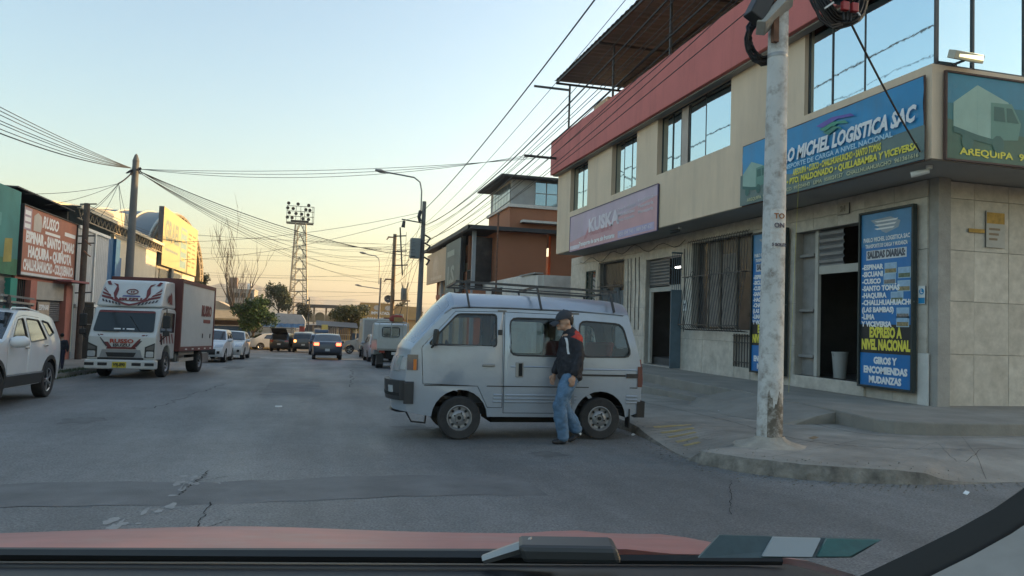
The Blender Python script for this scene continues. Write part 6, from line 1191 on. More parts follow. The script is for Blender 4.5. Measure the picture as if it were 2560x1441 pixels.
b = MB(); b.box(2.9, 2.92, -.18, .18, .3, .46); pt = SK(b, 'license_plate', PLATEY); text('V9J-890', .13, INK, pt, frame((2.925, 0, .38), (0, 1, 0), (0, 0, 1)), .31, .004, world=False)
for sd in (-1, 1):
    b = MB(); V, F = fill(rounded([(1.2, 1.3), (2.5, 1.3), (2.28, 1.88), (1.2, 1.88)], .06), [], 9); b.add([(x, sd*(hw+.012), z) for x, z in V], F if sd < 0 else [f[::-1] for f in F]); b.build('side_window', TINT, cab, world=False)
    b = MB(); b.tube([(2.4, sd*.9, 1.95), (2.62, sd*1.08, 1.98), (2.66, sd*1.1, 1.85), (2.66, sd*1.1, 1.2), (2.55, sd*.92, 1.05)], .016, 6); mm = SK(b, 'mirror_arm', BLACK); b = MB(); b.box(2.6, 2.68, sd*1.1-.1, sd*1.1+.1, 1.42, 1.78); b.build('mirror', BLACK, mm, world=False, bevel=.03); b = MB(); b.box(2.6, 2.68, sd*1.1-.09, sd*1.1+.09, 1.2, 1.36); b.build('mirror', BLACK, mm, world=False, bevel=.03)
    b = MB(); b.box(2.3, 2.36, sd*(hw+.01)-.01, sd*(hw+.01)+.01, .95, 1.2); b.build('handle', BLACK, cab, world=False)
    for k_ in range(5): b = MB(); V, F = fill([(1.2+.28*k_, .98), (1.3+.28*k_, .98), (1.5+.25*k_, 1.26), (1.35+.25*k_, 1.26)], [], 9); b.add([(x, sd*(hw+.006), z) for x, z in V], F if sd < 0 else [f[::-1] for f in F]); b.build('decal', TD, cab, world=False)
# wind deflector with painted pattern
def dx_(z): return 2.46-(z-2.0)*.594
b = MB(); b.prism([(1.1, 2.01), (2.42, 2.01), (2.4, 2.1), (2.02, 2.74), (1.9, 2.8), (1.1, 2.82)][::-1], lambda u, v, t: (u, t*(1-.06*(v-2)/.8), v), -.88, .88); df = SK(b, 'wind_deflector', TW_, bevel=.05)
def dpoly(pts, m_, off=.02): b = MB(); V, F = fill(pts, [], .3); b.add([(dx_(z)+off, y, z) for y, z in V], F); return b.build('decal', m_, df, world=False)
for sd in (-1, 1):
    P_ = lambda pts: [(sd*y, z) for y, z in pts][::sd]
    for k_ in range(4): dpoly(P_([(.45+.08*k_, 2.2+.09*k_), (.78, 2.28+.1*k_), (.8, 2.34+.1*k_), (.47+.1*k_, 2.27+.09*k_)]), TD)
    dpoly(P_([(.28, 2.18), (.42, 2.2), (.5, 2.4), (.46, 2.6), (.58, 2.7), (.44, 2.66), (.38, 2.5), (.4, 2.3)]), TD); dpoly(P_([(.6, 2.64), (.7, 2.64), (.76, 2.74), (.68, 2.76)]), TD)
    for k_ in range(6): dpoly(P_([(.22+.09*k_, 2.05+.02*k_), (.27+.09*k_, 2.05+.02*k_), (.31+.09*k_, 2.12+.02*k_), (.26+.09*k_, 2.12+.02*k_)]), DK, .024)
    dpoly(P_([(0, 2.04), (.16, 2.07), (.5, 2.2), (.48, 2.24), (.14, 2.12), (0, 2.09)]), TD, .022)
    for k_ in range(3): b = MB(); V, F = fill(rounded([(1.5+.22*k_, 2.12+.1*k_), (1.75+.2*k_, 2.15), (1.7+.1*k_, 2.5-.08*k_), (1.55+.12*k_, 2.4-.05*k_)], .03), [], 9); b.add([(x, sd*.895, z) for x, z in V], F if sd < 0 else [f[::-1] for f in F]); b.build('decal', TD, df, world=False)
text('ISUZU', .12, TD, df, frame((dx_(2.22)+.03, 0, 2.22), (0, 1, 0), (-.48, 0, .877)), .62, .008, world=False)
b = MB(); b.tube([(dx_(2.45+.07*sin(a*pi/8))+.03, .15*cos(a*pi/8), 2.45+.07*sin(a*pi/8)) for a in range(17)], .014, 5); b.build('emblem', TD, df, world=False)
for y in (-.03, .03): dpoly([(y-.018, 2.42), (y+.018, 2.42), (y+.018, 2.48), (y-.018, 2.48)], TD)
dpoly([(-.25, 2.3), (.25, 2.3), (.22, 2.34), (-.22, 2.34)], mat('decal_blue', (.1, .1, .25), .5))
# cargo box
b = MB(); b.box(-3.1, .98, -.98, .98, .78, 2.9); cb = SK(b, 'cargo_box', TW_)
for (x0, x1, y0, y1, z0, z1) in [(-3.12, 1.0, s_*1.0-.025, s_*1.0+.025, z_, z_+h_) for s_ in (-1, 1) for z_, h_ in ((.74, .14), (2.84, .12))]+[(.97, 1.02, -1.0, 1.0, .74, 2.96), (-3.12, 1.0, -1, 1, 2.9, 2.95)]+[(x_, x_+.1, s_*1.0-.02, s_*1.0+.028, .8, 2.9) for s_ in (-1, 1) for x_ in (-3.12, .91)]:
    b = MB(); b.box(x0, x1, y0, y1, z0, z1); b.build('trim', TR, cb, world=False)
for sd in (-1, 1):
    b = MB(); P_ = []; n = 4*34
    for i in range(n+1): P_.append([(-3.0+3.9*i/n, sd*(.99+(.022 if i % 4 in (1, 2) else 0)), z) for z in (.88, 2.84)])
    b.grid(P_); b.build('corrugated_side', TW_, cb, world=False)
    text('RUSSO', .5, TD, cb, frame((-2.0, sd*1.02, 2.05), (-sd*1, 0, 0), (0, 0, 1)), 1.3, .02, ext=.003, world=False); b = MB(); b.box(-2.55, -1.65, sd*1.016-.004, sd*1.016+.004, 1.66, 1.78); b.build('decal', TD, cb, world=False)
    for x in (-2.6, -1.6): b = MB(); b.box(x-.04, x+.04, sd*1.02-.005, sd*1.02+.008, 1.15, 1.3); b.build('reflector', DK, cb, world=False)
    for i in range(5): b = MB(); b.box(-2.8+i*.75, -2.6+i*.75, sd*1.027-.003, sd*1.027+.006, .78, .82); b.build('reflector', WHITE, cb, world=False)
    for z in (.42, .62): b = MB(); b.box(-1.0, .6, sd*.9-.02, sd*.9+.02, z, z+.1); SK(b, 'side_guard', mat('guard', (.4, .36, .32), .6))
    wheel(o, 1.76, sd*.78, .38, .22, 'steel'); wheel(o, -1.72, sd*.76, .38, .36, 'steel')
    b = MB(); b.box(-3.1, -2.3, sd*.85-.03, sd*.85+.03, .3, .62); SK(b, 'mud_guard', STEEL)
b = MB(); b.box(-3.0, 2.5, -.42, .42, .45, .76); SK(b, 'chassis', UNDER); b = MB(); b.box(-.4, .5, .45, .8, .4, .7); SK(b, 'fuel_tank', STEEL, bevel=.04)
place(o, -4.83, 25.5, -96.4)

# ------------------------------------------------------------------ silver minivan crossing in front
SIL = mat('van_silver', (.35, .39, .45), .3, metal=.35, var=.06, vs=1.2, coat=.25, grime=.4, gcol=(.27, .27, .28), gs=2.2, bump=.22, bs=3.2, bd=.03); VRED = mat('van_red_interior', (.22, .03, .025), .85, var=.2)
VAN = dict(key='van', L=3.36, W=1.42, xf=.965, xr=-.965, wr=.285, aw=.37, sill=.3, belt=1.22, tumble=.17, taper=.06, bulge=.17, crown=.2, cexp=2.6, step=.14, open=1, tw=.17, cab=(0, 0), flat=1,
  top=[(-1.52, .36, 'b'), (-1.56, .6, 'b'), (-1.56, .9, 'b'), (-1.51, 1.2, 'g'), (-1.4, 1.62, 'b'), (-1.3, 1.72, 'b'), (-.6, 1.755, 'b'), (.3, 1.765, 'b'), (.95, 1.76, 'b'), (1.13, 1.73, 'g'), (1.57, 1.24, 'b'), (1.63, 1.12, 'b'), (1.67, .94, 'b'), (1.69, .7, 'b'), (1.66, .36, 'b')],
  doors=[([(1.46, .72), (1.49, 1.2), (1.05, 1.69), (.4, 1.7), (.4, .42), (.6, .42), (.74, .7)], WINR([(1.4, 1.24), (1.02, 1.65), (.5, 1.66), (.5, 1.23)], .05)), ([(.385, .35), (.385, 1.7), (-.57, 1.69), (-.57, .35)], WINR([(.31, 1.12), (.31, 1.62), (-.5, 1.62), (-.5, 1.12)], .1))],
  wins=[WINR([(-.66, 1.12), (-.66, 1.61), (-1.28, 1.58), (-1.4, 1.13)], .1)], hx={0: (.6, .98)})
c = Car('minivan', 'silver minivan with black roof rack pulling out across the road', 'van', VAN, dict(paint=SIL, glass=CLEARG, wglass=glassmat('windshield_glass', (.5, .56, .56), .35), rim='steel', handle=STEEL)); van = c.root
VK = lambda b, n_, m_, **k_: b.build(n_, m_, van, world=False, **k_)
c.patch('bumper', mat('bumper_black', (.03, .03, .033), .55, var=.2), .44, .76, -1, 1, True, .07, nc=12); c.patch('bumper_lip', BLACK, .34, .43, -.8, .8, True, .03, nz=2); c.patch('bumper_groove', UNDER, .56, .6, -.98, .98, True, .074, nz=1, nc=12)
for sd in (1, -1): c.patch('fog_lamp', HEADL, .6, .69, sd*.62, sd*.78, True, .082, nz=2, nc=3)
for sd in (1, -1):
    b = MB(); b.grid([[c.pos(x, z, sd, .03) for z in (.46, .6, .73)]+[c.pos(x, .755, sd, -.01)] for x in (1.7, 1.66, 1.62, 1.575)]); VK(b, 'bumper_side', mat('bumper_black', (.03, .03, .033), .55, var=.2))
    h = c.patch('headlight', mat('van_lamp', (.3, .31, .33), .12, coat=1, var=.2, vs=15), .88, 1.08, sd*.45, sd*.82, True, .015); c.patch('lens', HEADL, .9, 1.06, sd*.84, sd*.99, True, .018, h)
    b = MB(); b.grid([[c.pos(x, z, sd, .015) for z in (.9, 1.0, 1.1)] for x in (1.67, 1.6, 1.53)]); b.build('lamp_side', mat('van_lamp_dark', (.1, .1, .11), .2, coat=1), h, world=False)
    b = MB(); b.grid([[c.pos(x, z, sd, .02) for z in (.9, 1.04)] for x in (1.59, 1.55)]); b.build('indicator', AMBER, h, world=False)
    c.patch('taillight', TAILL, .75, 1.1, sd*.82, sd*.99, False, .015); b = MB(); b.grid([[c.pos(x, z, sd, .012) for z in (.72, 1.0)] for x in (-1.5, -1.57)]); VK(b, 'taillight_side', mat('tail_brown', (.12, .04, .03), .3, coat=1))
    b = MB(); b.grid([[c.pos(x, z, sd, .012) for z in (.84, .9)] for x in (-1.33, -1.5)]); VK(b, 'side_marker', BLACK)
    b = MB(); b.grid([[c.pos(x, z, sd, .012) for z in (.3, .52)] for x in (-1.5, -1.62)]); VK(b, 'bumper_end', BLACK)
    # pressed body lines and ribs, protector strip, sliding rail
    for (x0, x1, z) in ((.3, -.5, .97), (-.62, -1.5, .95)): b = MB(); b.grid([[c.pos(x0+(x1-x0)*t, z+dz, sd, o_) for dz, o_ in ((.012, .003), (0, .01), (-.012, .003))] for t in (0, .5, 1)]); VK(b, 'body_crease', SIL)
    for z in (.5, .545, .59):
        for (x0, x1) in ((.52, .41), (.37, -.55), (-.59, -.62), (-1.34, -1.5)): b = MB(); b.grid([[c.pos(x0+(x1-x0)*t, z+dz, sd, o_) for dz, o_ in ((.014, .004), (.004, .014), (-.004, .014), (-.014, .004))] for t in (0, 1)]); VK(b, 'body_rib', SIL)
    b = MB(); b.grid([[c.pos(x, z, sd, .006) for z in (.7, .713)] for x in (1.44, .5, -.5, -1.5)]); VK(b, 'seam', BLACK)
    b = MB(); b.grid([[c.pos(x, z, sd, .01) for z in (.86, .885)] for x in (-.6, -1.0, -1.32)]); VK(b, 'slide_rail', BLACK)
    b = MB(); b.tube([c.pos(x, z, sd, .012) for x, z in ((1.2, 1.66), (1.1, 1.735), (.9, 1.755), (.3, 1.76), (-.6, 1.75), (-1.3, 1.71))], .012, 6); VK(b, 'drip_rail', SIL)
    b = MB(); b.tube([c.pos(x, z, sd, -.002) for x, z in ((1.1, 1.72), (.9, 1.738), (.3, 1.742), (-.6, 1.732), (-1.3, 1.695))], .005, 5); VK(b, 'roof_seam', BLACK)
    # sliding door recess handle, fuel cap style latch, mirror
    p = Vector(c.pos(.18, .93, sd, .005)); b = MB(); b.obox(p, (.055, 0, 0), (0, .008, 0), (0, 0, .1)); hd = VK(b, 'slide_handle', STEEL, bevel=.008); b = MB(); b.obox(p+Vector((-.012, sd*.01, 0)), (.025, 0, 0), (0, .006, 0), (0, 0, .085)); b.build('recess', UNDER, hd, world=False)
    p = Vector(c.pos(.45, 1.42, sd, .008)); b = MB(); b.obox(p, (.03, 0, 0), (0, .008, 0), (0, 0, .035)); VK(b, 'latch', BLACK, bevel=.006)
    p = Vector(c.pos(1.32, 1.33, sd, .12)); b = MB(); b.obox(p, (.035, 0, .01), (0, .07, 0), (-.01, 0, .11)); mr = VK(b, 'mirror', BLACK, bevel=.03); b = MB(); b.tube([p+Vector((.02, -sd*.03, -.1)), Vector(c.pos(1.36, 1.2, sd, .0))], .015, 6); b.build('mirror_arm', BLACK, mr, world=False)
c.patch('grille', mat('van_nose', (.3, .32, .36), .45, metal=.3), .9, 1.06, -.42, .42, True, .01); c.patch('rear_bumper', BLACK, .3, .52, -1, 1, False, .07)
c.plate(.56, True, PLATE); c.plate(.7, False)
for k_ in (-.5, 0): b = MB(); b.bar((1.7, k_+.02, 1.24), (1.56, k_+.45, 1.34), .014); VK(b, 'wiper', BLACK)
b = MB(); b.box(-1.45, 1.5, -.58, .58, .33, .42); VK(b, 'floor', UNDER)
for (x, n_) in ((.62, 2), (-.2, 1), (-.85, 1)):
    for y in ((-.33, .33) if n_ == 2 else (0,)):
        b = MB(); w_ = .25 if n_ == 2 else .55; b.box(x-.22, x+.22, y-w_, y+w_, .42 if x > -.5 else .69, .75 if x > -.5 else .86); st = VK(b, 'seat', VRED if n_ == 1 else SEATM, bevel=.04); b = MB(); b.obox((x-.26, y, 1.02), (.05, 0, 0), (0, w_, 0), (-.06, 0, .31)); b.build('seat_back', VRED if n_ == 1 else SEATM, st, world=False, bevel=.04)
LIN = mat('van_lining', (.17, .16, .15), .9, var=.2)
for sd in (-1, 1):
    b = MB(); b.box(-.55, .35, sd*.62-.012, sd*.62+.012, .75, 1.09); b.box(-1.35, -.62, sd*.62-.012, sd*.62+.012, .8, 1.09); b.box(.46, 1.2, sd*.62-.012, sd*.62+.012, .8, 1.18); VK(b, 'door_card', VRED)
b = MB(); b.grid([[(x, y, 1.72+.12*(1-(y/.6)**2)) for y in (-.58, -.3, 0, .3, .58)] for x in (1.05, 0, -1.25)]); VK(b, 'headliner', LIN)
for x, w_ in ((.42, .06), (-.6, .06)):
    for sd in (-1, 1): b = MB(); b.box(x-w_, x+w_, sd*.62-.01, sd*.62+.01, 1.1, 1.72); VK(b, 'pillar_lining', LIN)
b = MB(); b.box(1.15, 1.45, -.6, .6, .8, 1.16); dsh = VK(b, 'dashboard', BLACK, bevel=.05); b = MB(); b.tube([(1.08+.05*sin(a*pi/8), .33+.18*cos(a*pi/8), 1.12+.17*sin(a*pi/8)) for a in range(17)], .014, 6); b.build('steering_wheel', BLACK, dsh, world=False)
b = MB(); b.grid([[(1.0, -.62, .02), (.6, -.62, .4)], [(.75, -.62, .1), (.45, -.62, .34)], [(.3, -.6, .22), (.2, -.6, .33)]]); 
b = MB(); b.box(-.7, .5, -.4, .4, .2, .33); b.box(-1.2, -.7, -.3, .3, .18, .34); VK(b, 'exhaust_and_axle', UNDER); b = MB(); b.cyl((.965, -.6, .285), (.965, .6, .285), .04, n=8); b.cyl((-.965, -.6, .285), (-.965, .6, .285), .05, n=8); VK(b, 'axle', UNDER)
b = MB(); b.tube([(1.65, .5, .34), (1.58, .52, .22), (1.4, .5, .2), (1.3, -.45, .26)], .012, 5); VK(b, 'loose_hose', BLACK)
for sd in (-1, 1): b = MB(); b.box(-1.4, -1.385, sd*.6-.08, sd*.6+.08, .16, .42); VK(b, 'mud_flap', BLACK)
rk = thing('roof_rack', 'black steel roof rack on the silver minivan', 'roof rack', (0, 0, 0))
def rkp(b, n_): return b.build(n_, DARKSTEEL, rk, world=False)
for y in (-.6, .6): b = MB(); b.bar((1.05, y, 2.09), (-1.2, y, 2.03), .035, .03); rkp(b, 'side_rail')
for x in (1.04, -.06, -1.18): b = MB(); z = 2.03+(x+1.2)*.0267; b.bar((x, -.61, z), (x, .61, z), .03, .03); rkp(b, 'cross_bar')
for x in (.93, -.06, -1.1):
    for sd in (-1, 1): z = 2.03+(x+1.2)*.0267; b = MB(); b.bar((x, sd*.6, z), (x-.06, sd*.645, 1.74), .05, .02, (1, 0, 0)); rkp(b, 'leg')
b = MB()
for y in (0,): b.bar((1.04, y, 2.08), (-1.18, y, 2.02), .016)
rkp(b, 'slat')
place(van, 2.9, 10.24, 176.6); place(rk, 2.9, 10.24, 176.6)

# ------------------------------------------------------------------ people
SKIN = mat('skin', (.46, .27, .185), .55, var=.08, vs=20); HAIR = mat('hair_black', (.012, .01, .01), .6, var=.2, vs=40); DENIM = mat('denim', (.085, .155, .25), .85, var=.3, vs=9, bump=.5, bs=24); SHOE = mat('shoe', (.02, .02, .024), .6, var=.2)
FOLD = bpy.data.textures.new('folds', 'CLOUDS'); FOLD.noise_scale = .09; FOLD.noise_depth = 2
def organic(name, parts, m_, parent, vox=.012, sm=6, folds=0.):
    """one continuous surface: overlapping tapered tubes and ellipsoids fused by a voxel remesh"""
    b = MB()
    for p in parts:
        if p[0] == 't':
            pts, rs = p[1], p[2]; b.tube(pts, rs, 14)
            for q, r_ in ((pts[0], rs[0]), (pts[-1], rs[-1])): ell(b, q, (r_, r_, r_))
            for q, r_ in zip(pts[1:-1], rs[1:-1]): ell(b, q, (r_*.99,)*3)
        else: ell(b, p[1], p[2], p[3] if len(p) > 3 else 0)
    o = b.build(name, m_, parent, world=False); md = o.modifiers.new('fuse', 'REMESH'); md.mode = 'VOXEL'; md.voxel_size = vox; md.use_smooth_shade = True
    s_ = o.modifiers.new('soft', 'SMOOTH'); s_.factor = .5; s_.iterations = sm
    if folds: dm = o.modifiers.new('folds', 'DISPLACE'); dm.texture = FOLD; dm.strength = folds; dm.mid_level = .5
    return o
def ell(b, c, r_, tilt=0., nu=10, nv=14):
    P = []; ct, st = cos(tilt), sin(tilt)
    for i in range(nu+1):
        a = pi*i/nu; row = []
        for j in range(nv): t = 2*pi*j/nv; x, y, z = r_[0]*sin(a)*cos(t), r_[1]*sin(a)*sin(t), r_[2]*cos(a); row.append((c[0]+x*ct+z*st, c[1]+y, c[2]-x*st+z*ct))
        P.append(row)
    b.grid(P, closed=True)
def hand(c, sd, d=(.25, 0, -1), palm_n=1):
    c = Vector(c); d = Vector(d).normalized(); s_ = Vector((1, 0, .25)).normalized(); s_ = (s_-d*s_.dot(d)).normalized(); n = d.cross(s_); P = [('e', tuple(c), (.036, .016, .046))]
    for k, (o_, l) in enumerate(((-.027, .062), (-.009, .072), (.01, .07), (.028, .058))):
        a = c+d*.035+s_*o_; P.append(('t', [a, a+d*l*.5+n*.006*sd, a+d*l*.8+n*.022*sd, a+d*l*.9+n*.04*sd], [.0095, .0085, .008, .007]))
    a = c+s_*.026-d*.015; P.append(('t', [a, a+s_*.025+d*.02, a+s_*.02+d*.05+n*.012*sd], [.012, .0105, .008])); return P
def man():
    o = thing('person', 'man in dark cap, black jacket with red shoulders and blue jeans beside the van', 'person', (0, 0, 0))
    # x = facing direction, y = his left (towards the camera)
    head = [('e', (.085, 0, 1.60), (.098, .076, .115), .3), ('e', (.115, 0, 1.525), (.06, .058, .06), .3), ('t', [(-.02, 0, 1.40), (.03, 0, 1.46), (.06, 0, 1.53)], [.064, .058, .055]), ('e', (.196, 0, 1.55), (.028, .019, .03), .5), ('e', (.165, 0, 1.58), (.016, .012, .02), .4), ('e', (.165, 0, 1.525), (.014, .024, .009), .2), ('e', (.158, 0, 1.487), (.032, .03, .024)), ('e', (.176, 0, 1.517), (.016, .026, .012)), ('e', (.06, .076, 1.575), (.024, .012, .034), .2), ('e', (.06, -.076, 1.575), (.024, .012, .034), .2)]
    torso = [('t', [(-.0, 0, .85), (.0, 0, 1.1), (-.01, 0, 1.33)], [.13, .125, .14]), ('t', [(0, .17, 1.33), (-.03, .22, 1.08), (.02, .22, .9)], [.05, .042, .034]), ('t', [(0, -.17, 1.33), (.03, -.21, 1.08), (.14, -.2, .9)], [.05, .042, .034]), ('t', [(.03, .08, .85), (.16, .085, .49), (.1, .085, .1)], [.08, .055, .04]), ('t', [(0, -.08, .85), (.06, -.085, .49), (-.14, -.085, .17)], [.08, .055, .04])]
    body = organic('body', head+torso+hand((.035, .225, .84), 1, (.15, -.05, -1))+hand((.16, -.2, .84), -1, (.3, .05, -1)), SKIN, o, .0075, 3)
    for sd in (-1, 1): b = MB(); ell(b, (.166, sd*.034, 1.582), (.01, .013, .008)); b.build('eye', mat('eye_dark', (.03, .02, .02), .2), o, world=False); b = MB(); b.tube([(.172, sd*.016, 1.6), (.172, sd*.034, 1.606), (.16, sd*.052, 1.6)], .006, 6); b.build('eyebrow', HAIR, o, world=False)
    organic('hair', [('e', (.045, 0, 1.61), (.085, .079, .07), .3), ('e', (.008, 0, 1.575), (.042, .064, .045), .2)], HAIR, o, .009, 3)
    CAP = mat('cap_navy', (.03, .033, .042), .8, var=.15)
    b = MB(); P = []
    for i in range(9):
        a = pi/2*i/8; P.append([(.09+.124*cos(a)*cos(t*pi/10)+.012*sin(a), .096*cos(a)*sin(t*pi/10), 1.618+.118*sin(a)-.22*(.124*cos(a)*cos(t*pi/10))) for t in range(20)])
    b.grid(P, closed=True); cp = b.build('cap', CAP, o, world=False, smooth=60)
    b = MB(); P = []
    for i in range(7):
        t = i/6; P.append([(.185+.115*t*(1-.45*abs(v)**2.2), v*.074*(1-.12*t), 1.594-.05*t-.03*abs(v)**2+.012*(1-abs(v))) for v in [k/5-1 for k in range(11)]])
    b.grid(P); b.grid([[(p[0], p[1], p[2]-.008) for p in r_] for r_ in P]); b.build('peak', CAP, cp, world=False, smooth=60); b = MB(); ell(b, (.1, 0, 1.738), (.012, .012, .007)); b.build('button', CAP, cp, world=False)
    b = MB(); b.obox((.01, .079, 1.66), (.012, .02, 0), (0, .003, 0), (0, 0, .012)); b.build('logo', WHITE, cp, world=False)
    # jacket with red yoke and white flash
    m_ = bpy.data.materials.new('jacket_cloth'); m_.use_nodes = True; n = m_.node_tree; bs = n.nodes['Principled BSDF']; L = n.links.new; tc = n.nodes.new('ShaderNodeTexCoord'); sp = n.nodes.new('ShaderNodeSeparateXYZ'); L(tc.outputs['Object'], sp.inputs[0])
    def M(op, a, c_):
        q = n.nodes.new('ShaderNodeMath'); q.operation = op
        for k, v in enumerate((a, c_)):
            if isinstance(v, (int, float)): q.inputs[k].default_value = v
            else: L(v, q.inputs[k])
        return q.outputs[0]
    X, Y, Z = sp.outputs
    lin = M('ADD', Z, M('MULTIPLY', X, .55))
    red = M('MULTIPLY', M('GREATER_THAN', M('SUBTRACT', Z, M('MULTIPLY', X, .45)), 1.355), M('LESS_THAN', X, .06))
    red = M('MULTIPLY', red, M('LESS_THAN', M('ADD', Z, M('MULTIPLY', X, .8)), 1.425))
    wl = M('MULTIPLY', M('GREATER_THAN', X, .06), M('LESS_THAN', M('ABSOLUTE', M('SUBTRACT', M('ADD', X, M('MULTIPLY', M('SUBTRACT', Z, 1.25), -.12)), .09), 0), .012)); wl = M('MULTIPLY', wl, M('MULTIPLY', M('GREATER_THAN', Z, 1.16), M('LESS_THAN', Z, 1.37)))
    mx = n.nodes.new('ShaderNodeMix'); mx.data_type = 'RGBA'; L(red, mx.inputs[0]); mx.inputs[6].default_value = (.014, .015, .022, 1); mx.inputs[7].default_value = (.45, .04, .025, 1)
    m2 = n.nodes.new('ShaderNodeMix'); m2.data_type = 'RGBA'; L(wl, m2.inputs[0]); L(mx.outputs[2], m2.inputs[6]); m2.inputs[7].default_value = (.6, .6, .62, 1); L(m2.outputs[2], bs.inputs['Base Color']); bs.inputs['Roughness'].default_value = .75
    nz = n.nodes.new('ShaderNodeTexNoise'); nz.inputs['Scale'].default_value = 14; L(tc.outputs['Object'], nz.inputs[0]); bn = n.nodes.new('ShaderNodeBump'); bn.inputs['Strength'].default_value = .6; bn.inputs['Distance'].default_value = .03; L(nz.outputs[0], bn.inputs['Height']); L(bn.outputs[0], bs.inputs['Normal'])
    organic('jacket', [('e', (-.0, 0, 1.3), (.155, .2, .13)), ('e', (.005, 0, 1.15), (.17, .19, .2)), ('e', (-.0, 0, .98), (.172, .19, .2)), ('e', (-.0, 0, .87), (.165, .19, .1)), ('t', [(-.04, 0, 1.36), (-.005, 0, 1.445)], [.11, .074]), ('t', [(.02, 0, 1.39), (.02, 0, 1.44)], [.095, .078]), ('e', (-.02, .1, 1.375), (.1, .1, .07)), ('e', (-.02, -.1, 1.375), (.1, .1, .07)), ('t', [(-.02, .165, 1.34), (-.045, .215, 1.12), (.01, .225, .93)], [.088, .076, .062]), ('t', [(0, -.165, 1.34), (.03, -.21, 1.1), (.13, -.205, .93)], [.088, .074, .06]), ('e', (.0, 0, 1.05), (.178, .195, .26))], m_, o, .013, 4, .035)
    organic('jeans', [('e', (-.0, 0, .86), (.145, .165, .12)), ('t', [(.03, .085, .84), (.1, .09, .66), (.165, .09, .49), (.14, .09, .3), (.105, .09, .11)], [.115, .105, .09, .086, .082]), ('t', [(-.01, -.085, .84), (.04, -.09, .66), (.065, -.09, .5), (-.04, -.09, .33), (-.135, -.09, .18)], [.115, .105, .09, .084, .08])], DENIM, o, .012, 3, .035)
    organic('shoe', [('e', (.12, .09, .045), (.075, .045, .045)), ('e', (.19, .09, .035), (.07, .045, .034))], SHOE, o, .01, 3); organic('shoe', [('e', (-.15, -.09, .115), (.06, .043, .05), .5), ('e', (-.09, -.09, .05), (.075, .043, .034), .55)], SHOE, o, .01, 3)
    b = MB(); b.obox((-.175, -.047, .12), (.018, 0, .012), (0, .003, 0), (-.006, 0, .012)); b.build('shoe_flash', WHITE, o, world=False)
    return o
place(man(), 3.27, 9.2, 180)
def bystander(label, x, y, h, deg, topc, legc, hairlong, wide=1.):
    k = h/1.65; o = thing('person', label, 'person', (0, 0, 0)); V = lambda *a: tuple(q*k for q in a)
    def T(pts, rs): return ('t', [V(*p) for p in pts], [r_*k for r_ in rs])
    organic('body', [('e', V(.0, 0, 1.52), V(.085, .072, .11)), T([(0, 0, 1.3), (.0, 0, 1.45)], [.06, .052]), T([(0, 0, .85), (0, 0, 1.28)], [.11, .12]), T([(0, .18, 1.28), (.02, .24, 1.0), (.08, .22, .8)], [.045, .04, .03]), T([(0, -.18, 1.28), (.02, -.24, 1.0), (.08, -.22, .8)], [.045, .04, .03]), T([(0, .08, .85), (.05, .085, .45), (.0, .085, .06)], [.075, .05, .035]), T([(0, -.08, .85), (-.02, -.085, .45), (-.06, -.085, .08)], [.075, .05, .035])]+([('e', V(.085, .22, .76), V(.03, .02, .045)), ('e', V(.085, -.22, .76), V(.03, .02, .045))]), SKIN, o, .014*k, 3)
    organic('top', [('e', V(0, 0, 1.22), V(.13*wide, .19*wide, .15)), ('e', V(0, 0, 1.0), V(.14*wide, .18*wide, .2)), T([(0, .18, 1.27), (.0, .25, 1.03), (.06, .23, .84)], [.075, .065, .05]), T([(0, -.18, 1.27), (.0, -.25, 1.03), (.06, -.23, .84)], [.075, .065, .05])], mat('top_%s' % label[:6], topc, .85, var=.15, vs=8), o, .016*k, 4)
    organic('trousers', [('e', V(0, 0, .84), V(.13, .16, .1)), T([(0, .085, .82), (.05, .09, .45), (.0, .09, .08)], [.1, .075, .065]), T([(0, -.085, .82), (-.02, -.09, .45), (-.06, -.09, .1)], [.1, .075, .065])], mat('trous_%s' % label[:6], legc, .85, var=.15), o, .016*k, 4)
    organic('hair', [('e', V(-.02, 0, 1.555), V(.095, .085, .1))]+([T([(-.06, 0, 1.55), (-.1, 0, 1.38), (-.12, 0, 1.2)], [.085, .095, .07])] if hairlong else []), HAIR, o, .012*k, 3)
    for sd in (1, -1): organic('shoe', [('e', V(.04 if sd > 0 else -.03, sd*.088, .04), V(.11, .045, .04))], SHOE, o, .012*k, 3)
    place(o, x, y, deg, .125); return o
bystander('woman with long dark hair in a pale cardigan behind the white crossover', -8.05, 25.6, 1.6, 100, (.4, .36, .31), (.03, .03, .04), True, 1.15)
bystander('small child in dark clothes on the left pavement before the gate', -7.35, 25.2, 1.08, 85, (.03, .035, .05), (.03, .03, .06), False, 1.1)

# ------------------------------------------------------------------ the car we sit in: bonnet, cowl, wiper, windscreen edge, sticker
rc = thing('red_car', 'dusty red car bonnet with wiper and windscreen edge in the foreground', 'car', (0, 0, 0)); rc.matrix_world = Matrix.Translation((0, 0, 1.3)) @ Matrix.Rotation(-YAW, 4, 'Z')
RK = lambda b, n_, m_, **k_: b.build(n_, m_, rc, world=False, **k_)      # local: x right, y forward, z up from the eye
REDP = mat('bonnet_red', (.56, .21, .18), .34, var=.2, vs=6, coat=.5, grime=.8, gcol=(.48, .33, .3), gs=7)
P = []
for i in range(27):
    y = .85+i*.035; row = []
    for j in range(37):
        x = -1.3+j*(1.85/36); d = y-.85; z = -.262-.24*d+.03*x+.012*math.exp(-((x+.5)/.28)**2)*min(1, d*3)+.007*math.exp(-((x-.12)/.05)**2)-3*max(0, y-1.42)**2-.05*max(0, -x-.7)**2
        if x > .28: z -= 1.6*(x-.28)**2
        row.append((x, y, z))
    P.append(row)
b = MB(); b.grid(P[::-1]); RK(b, 'bonnet', REDP, smooth=60)
b = MB(); P = []
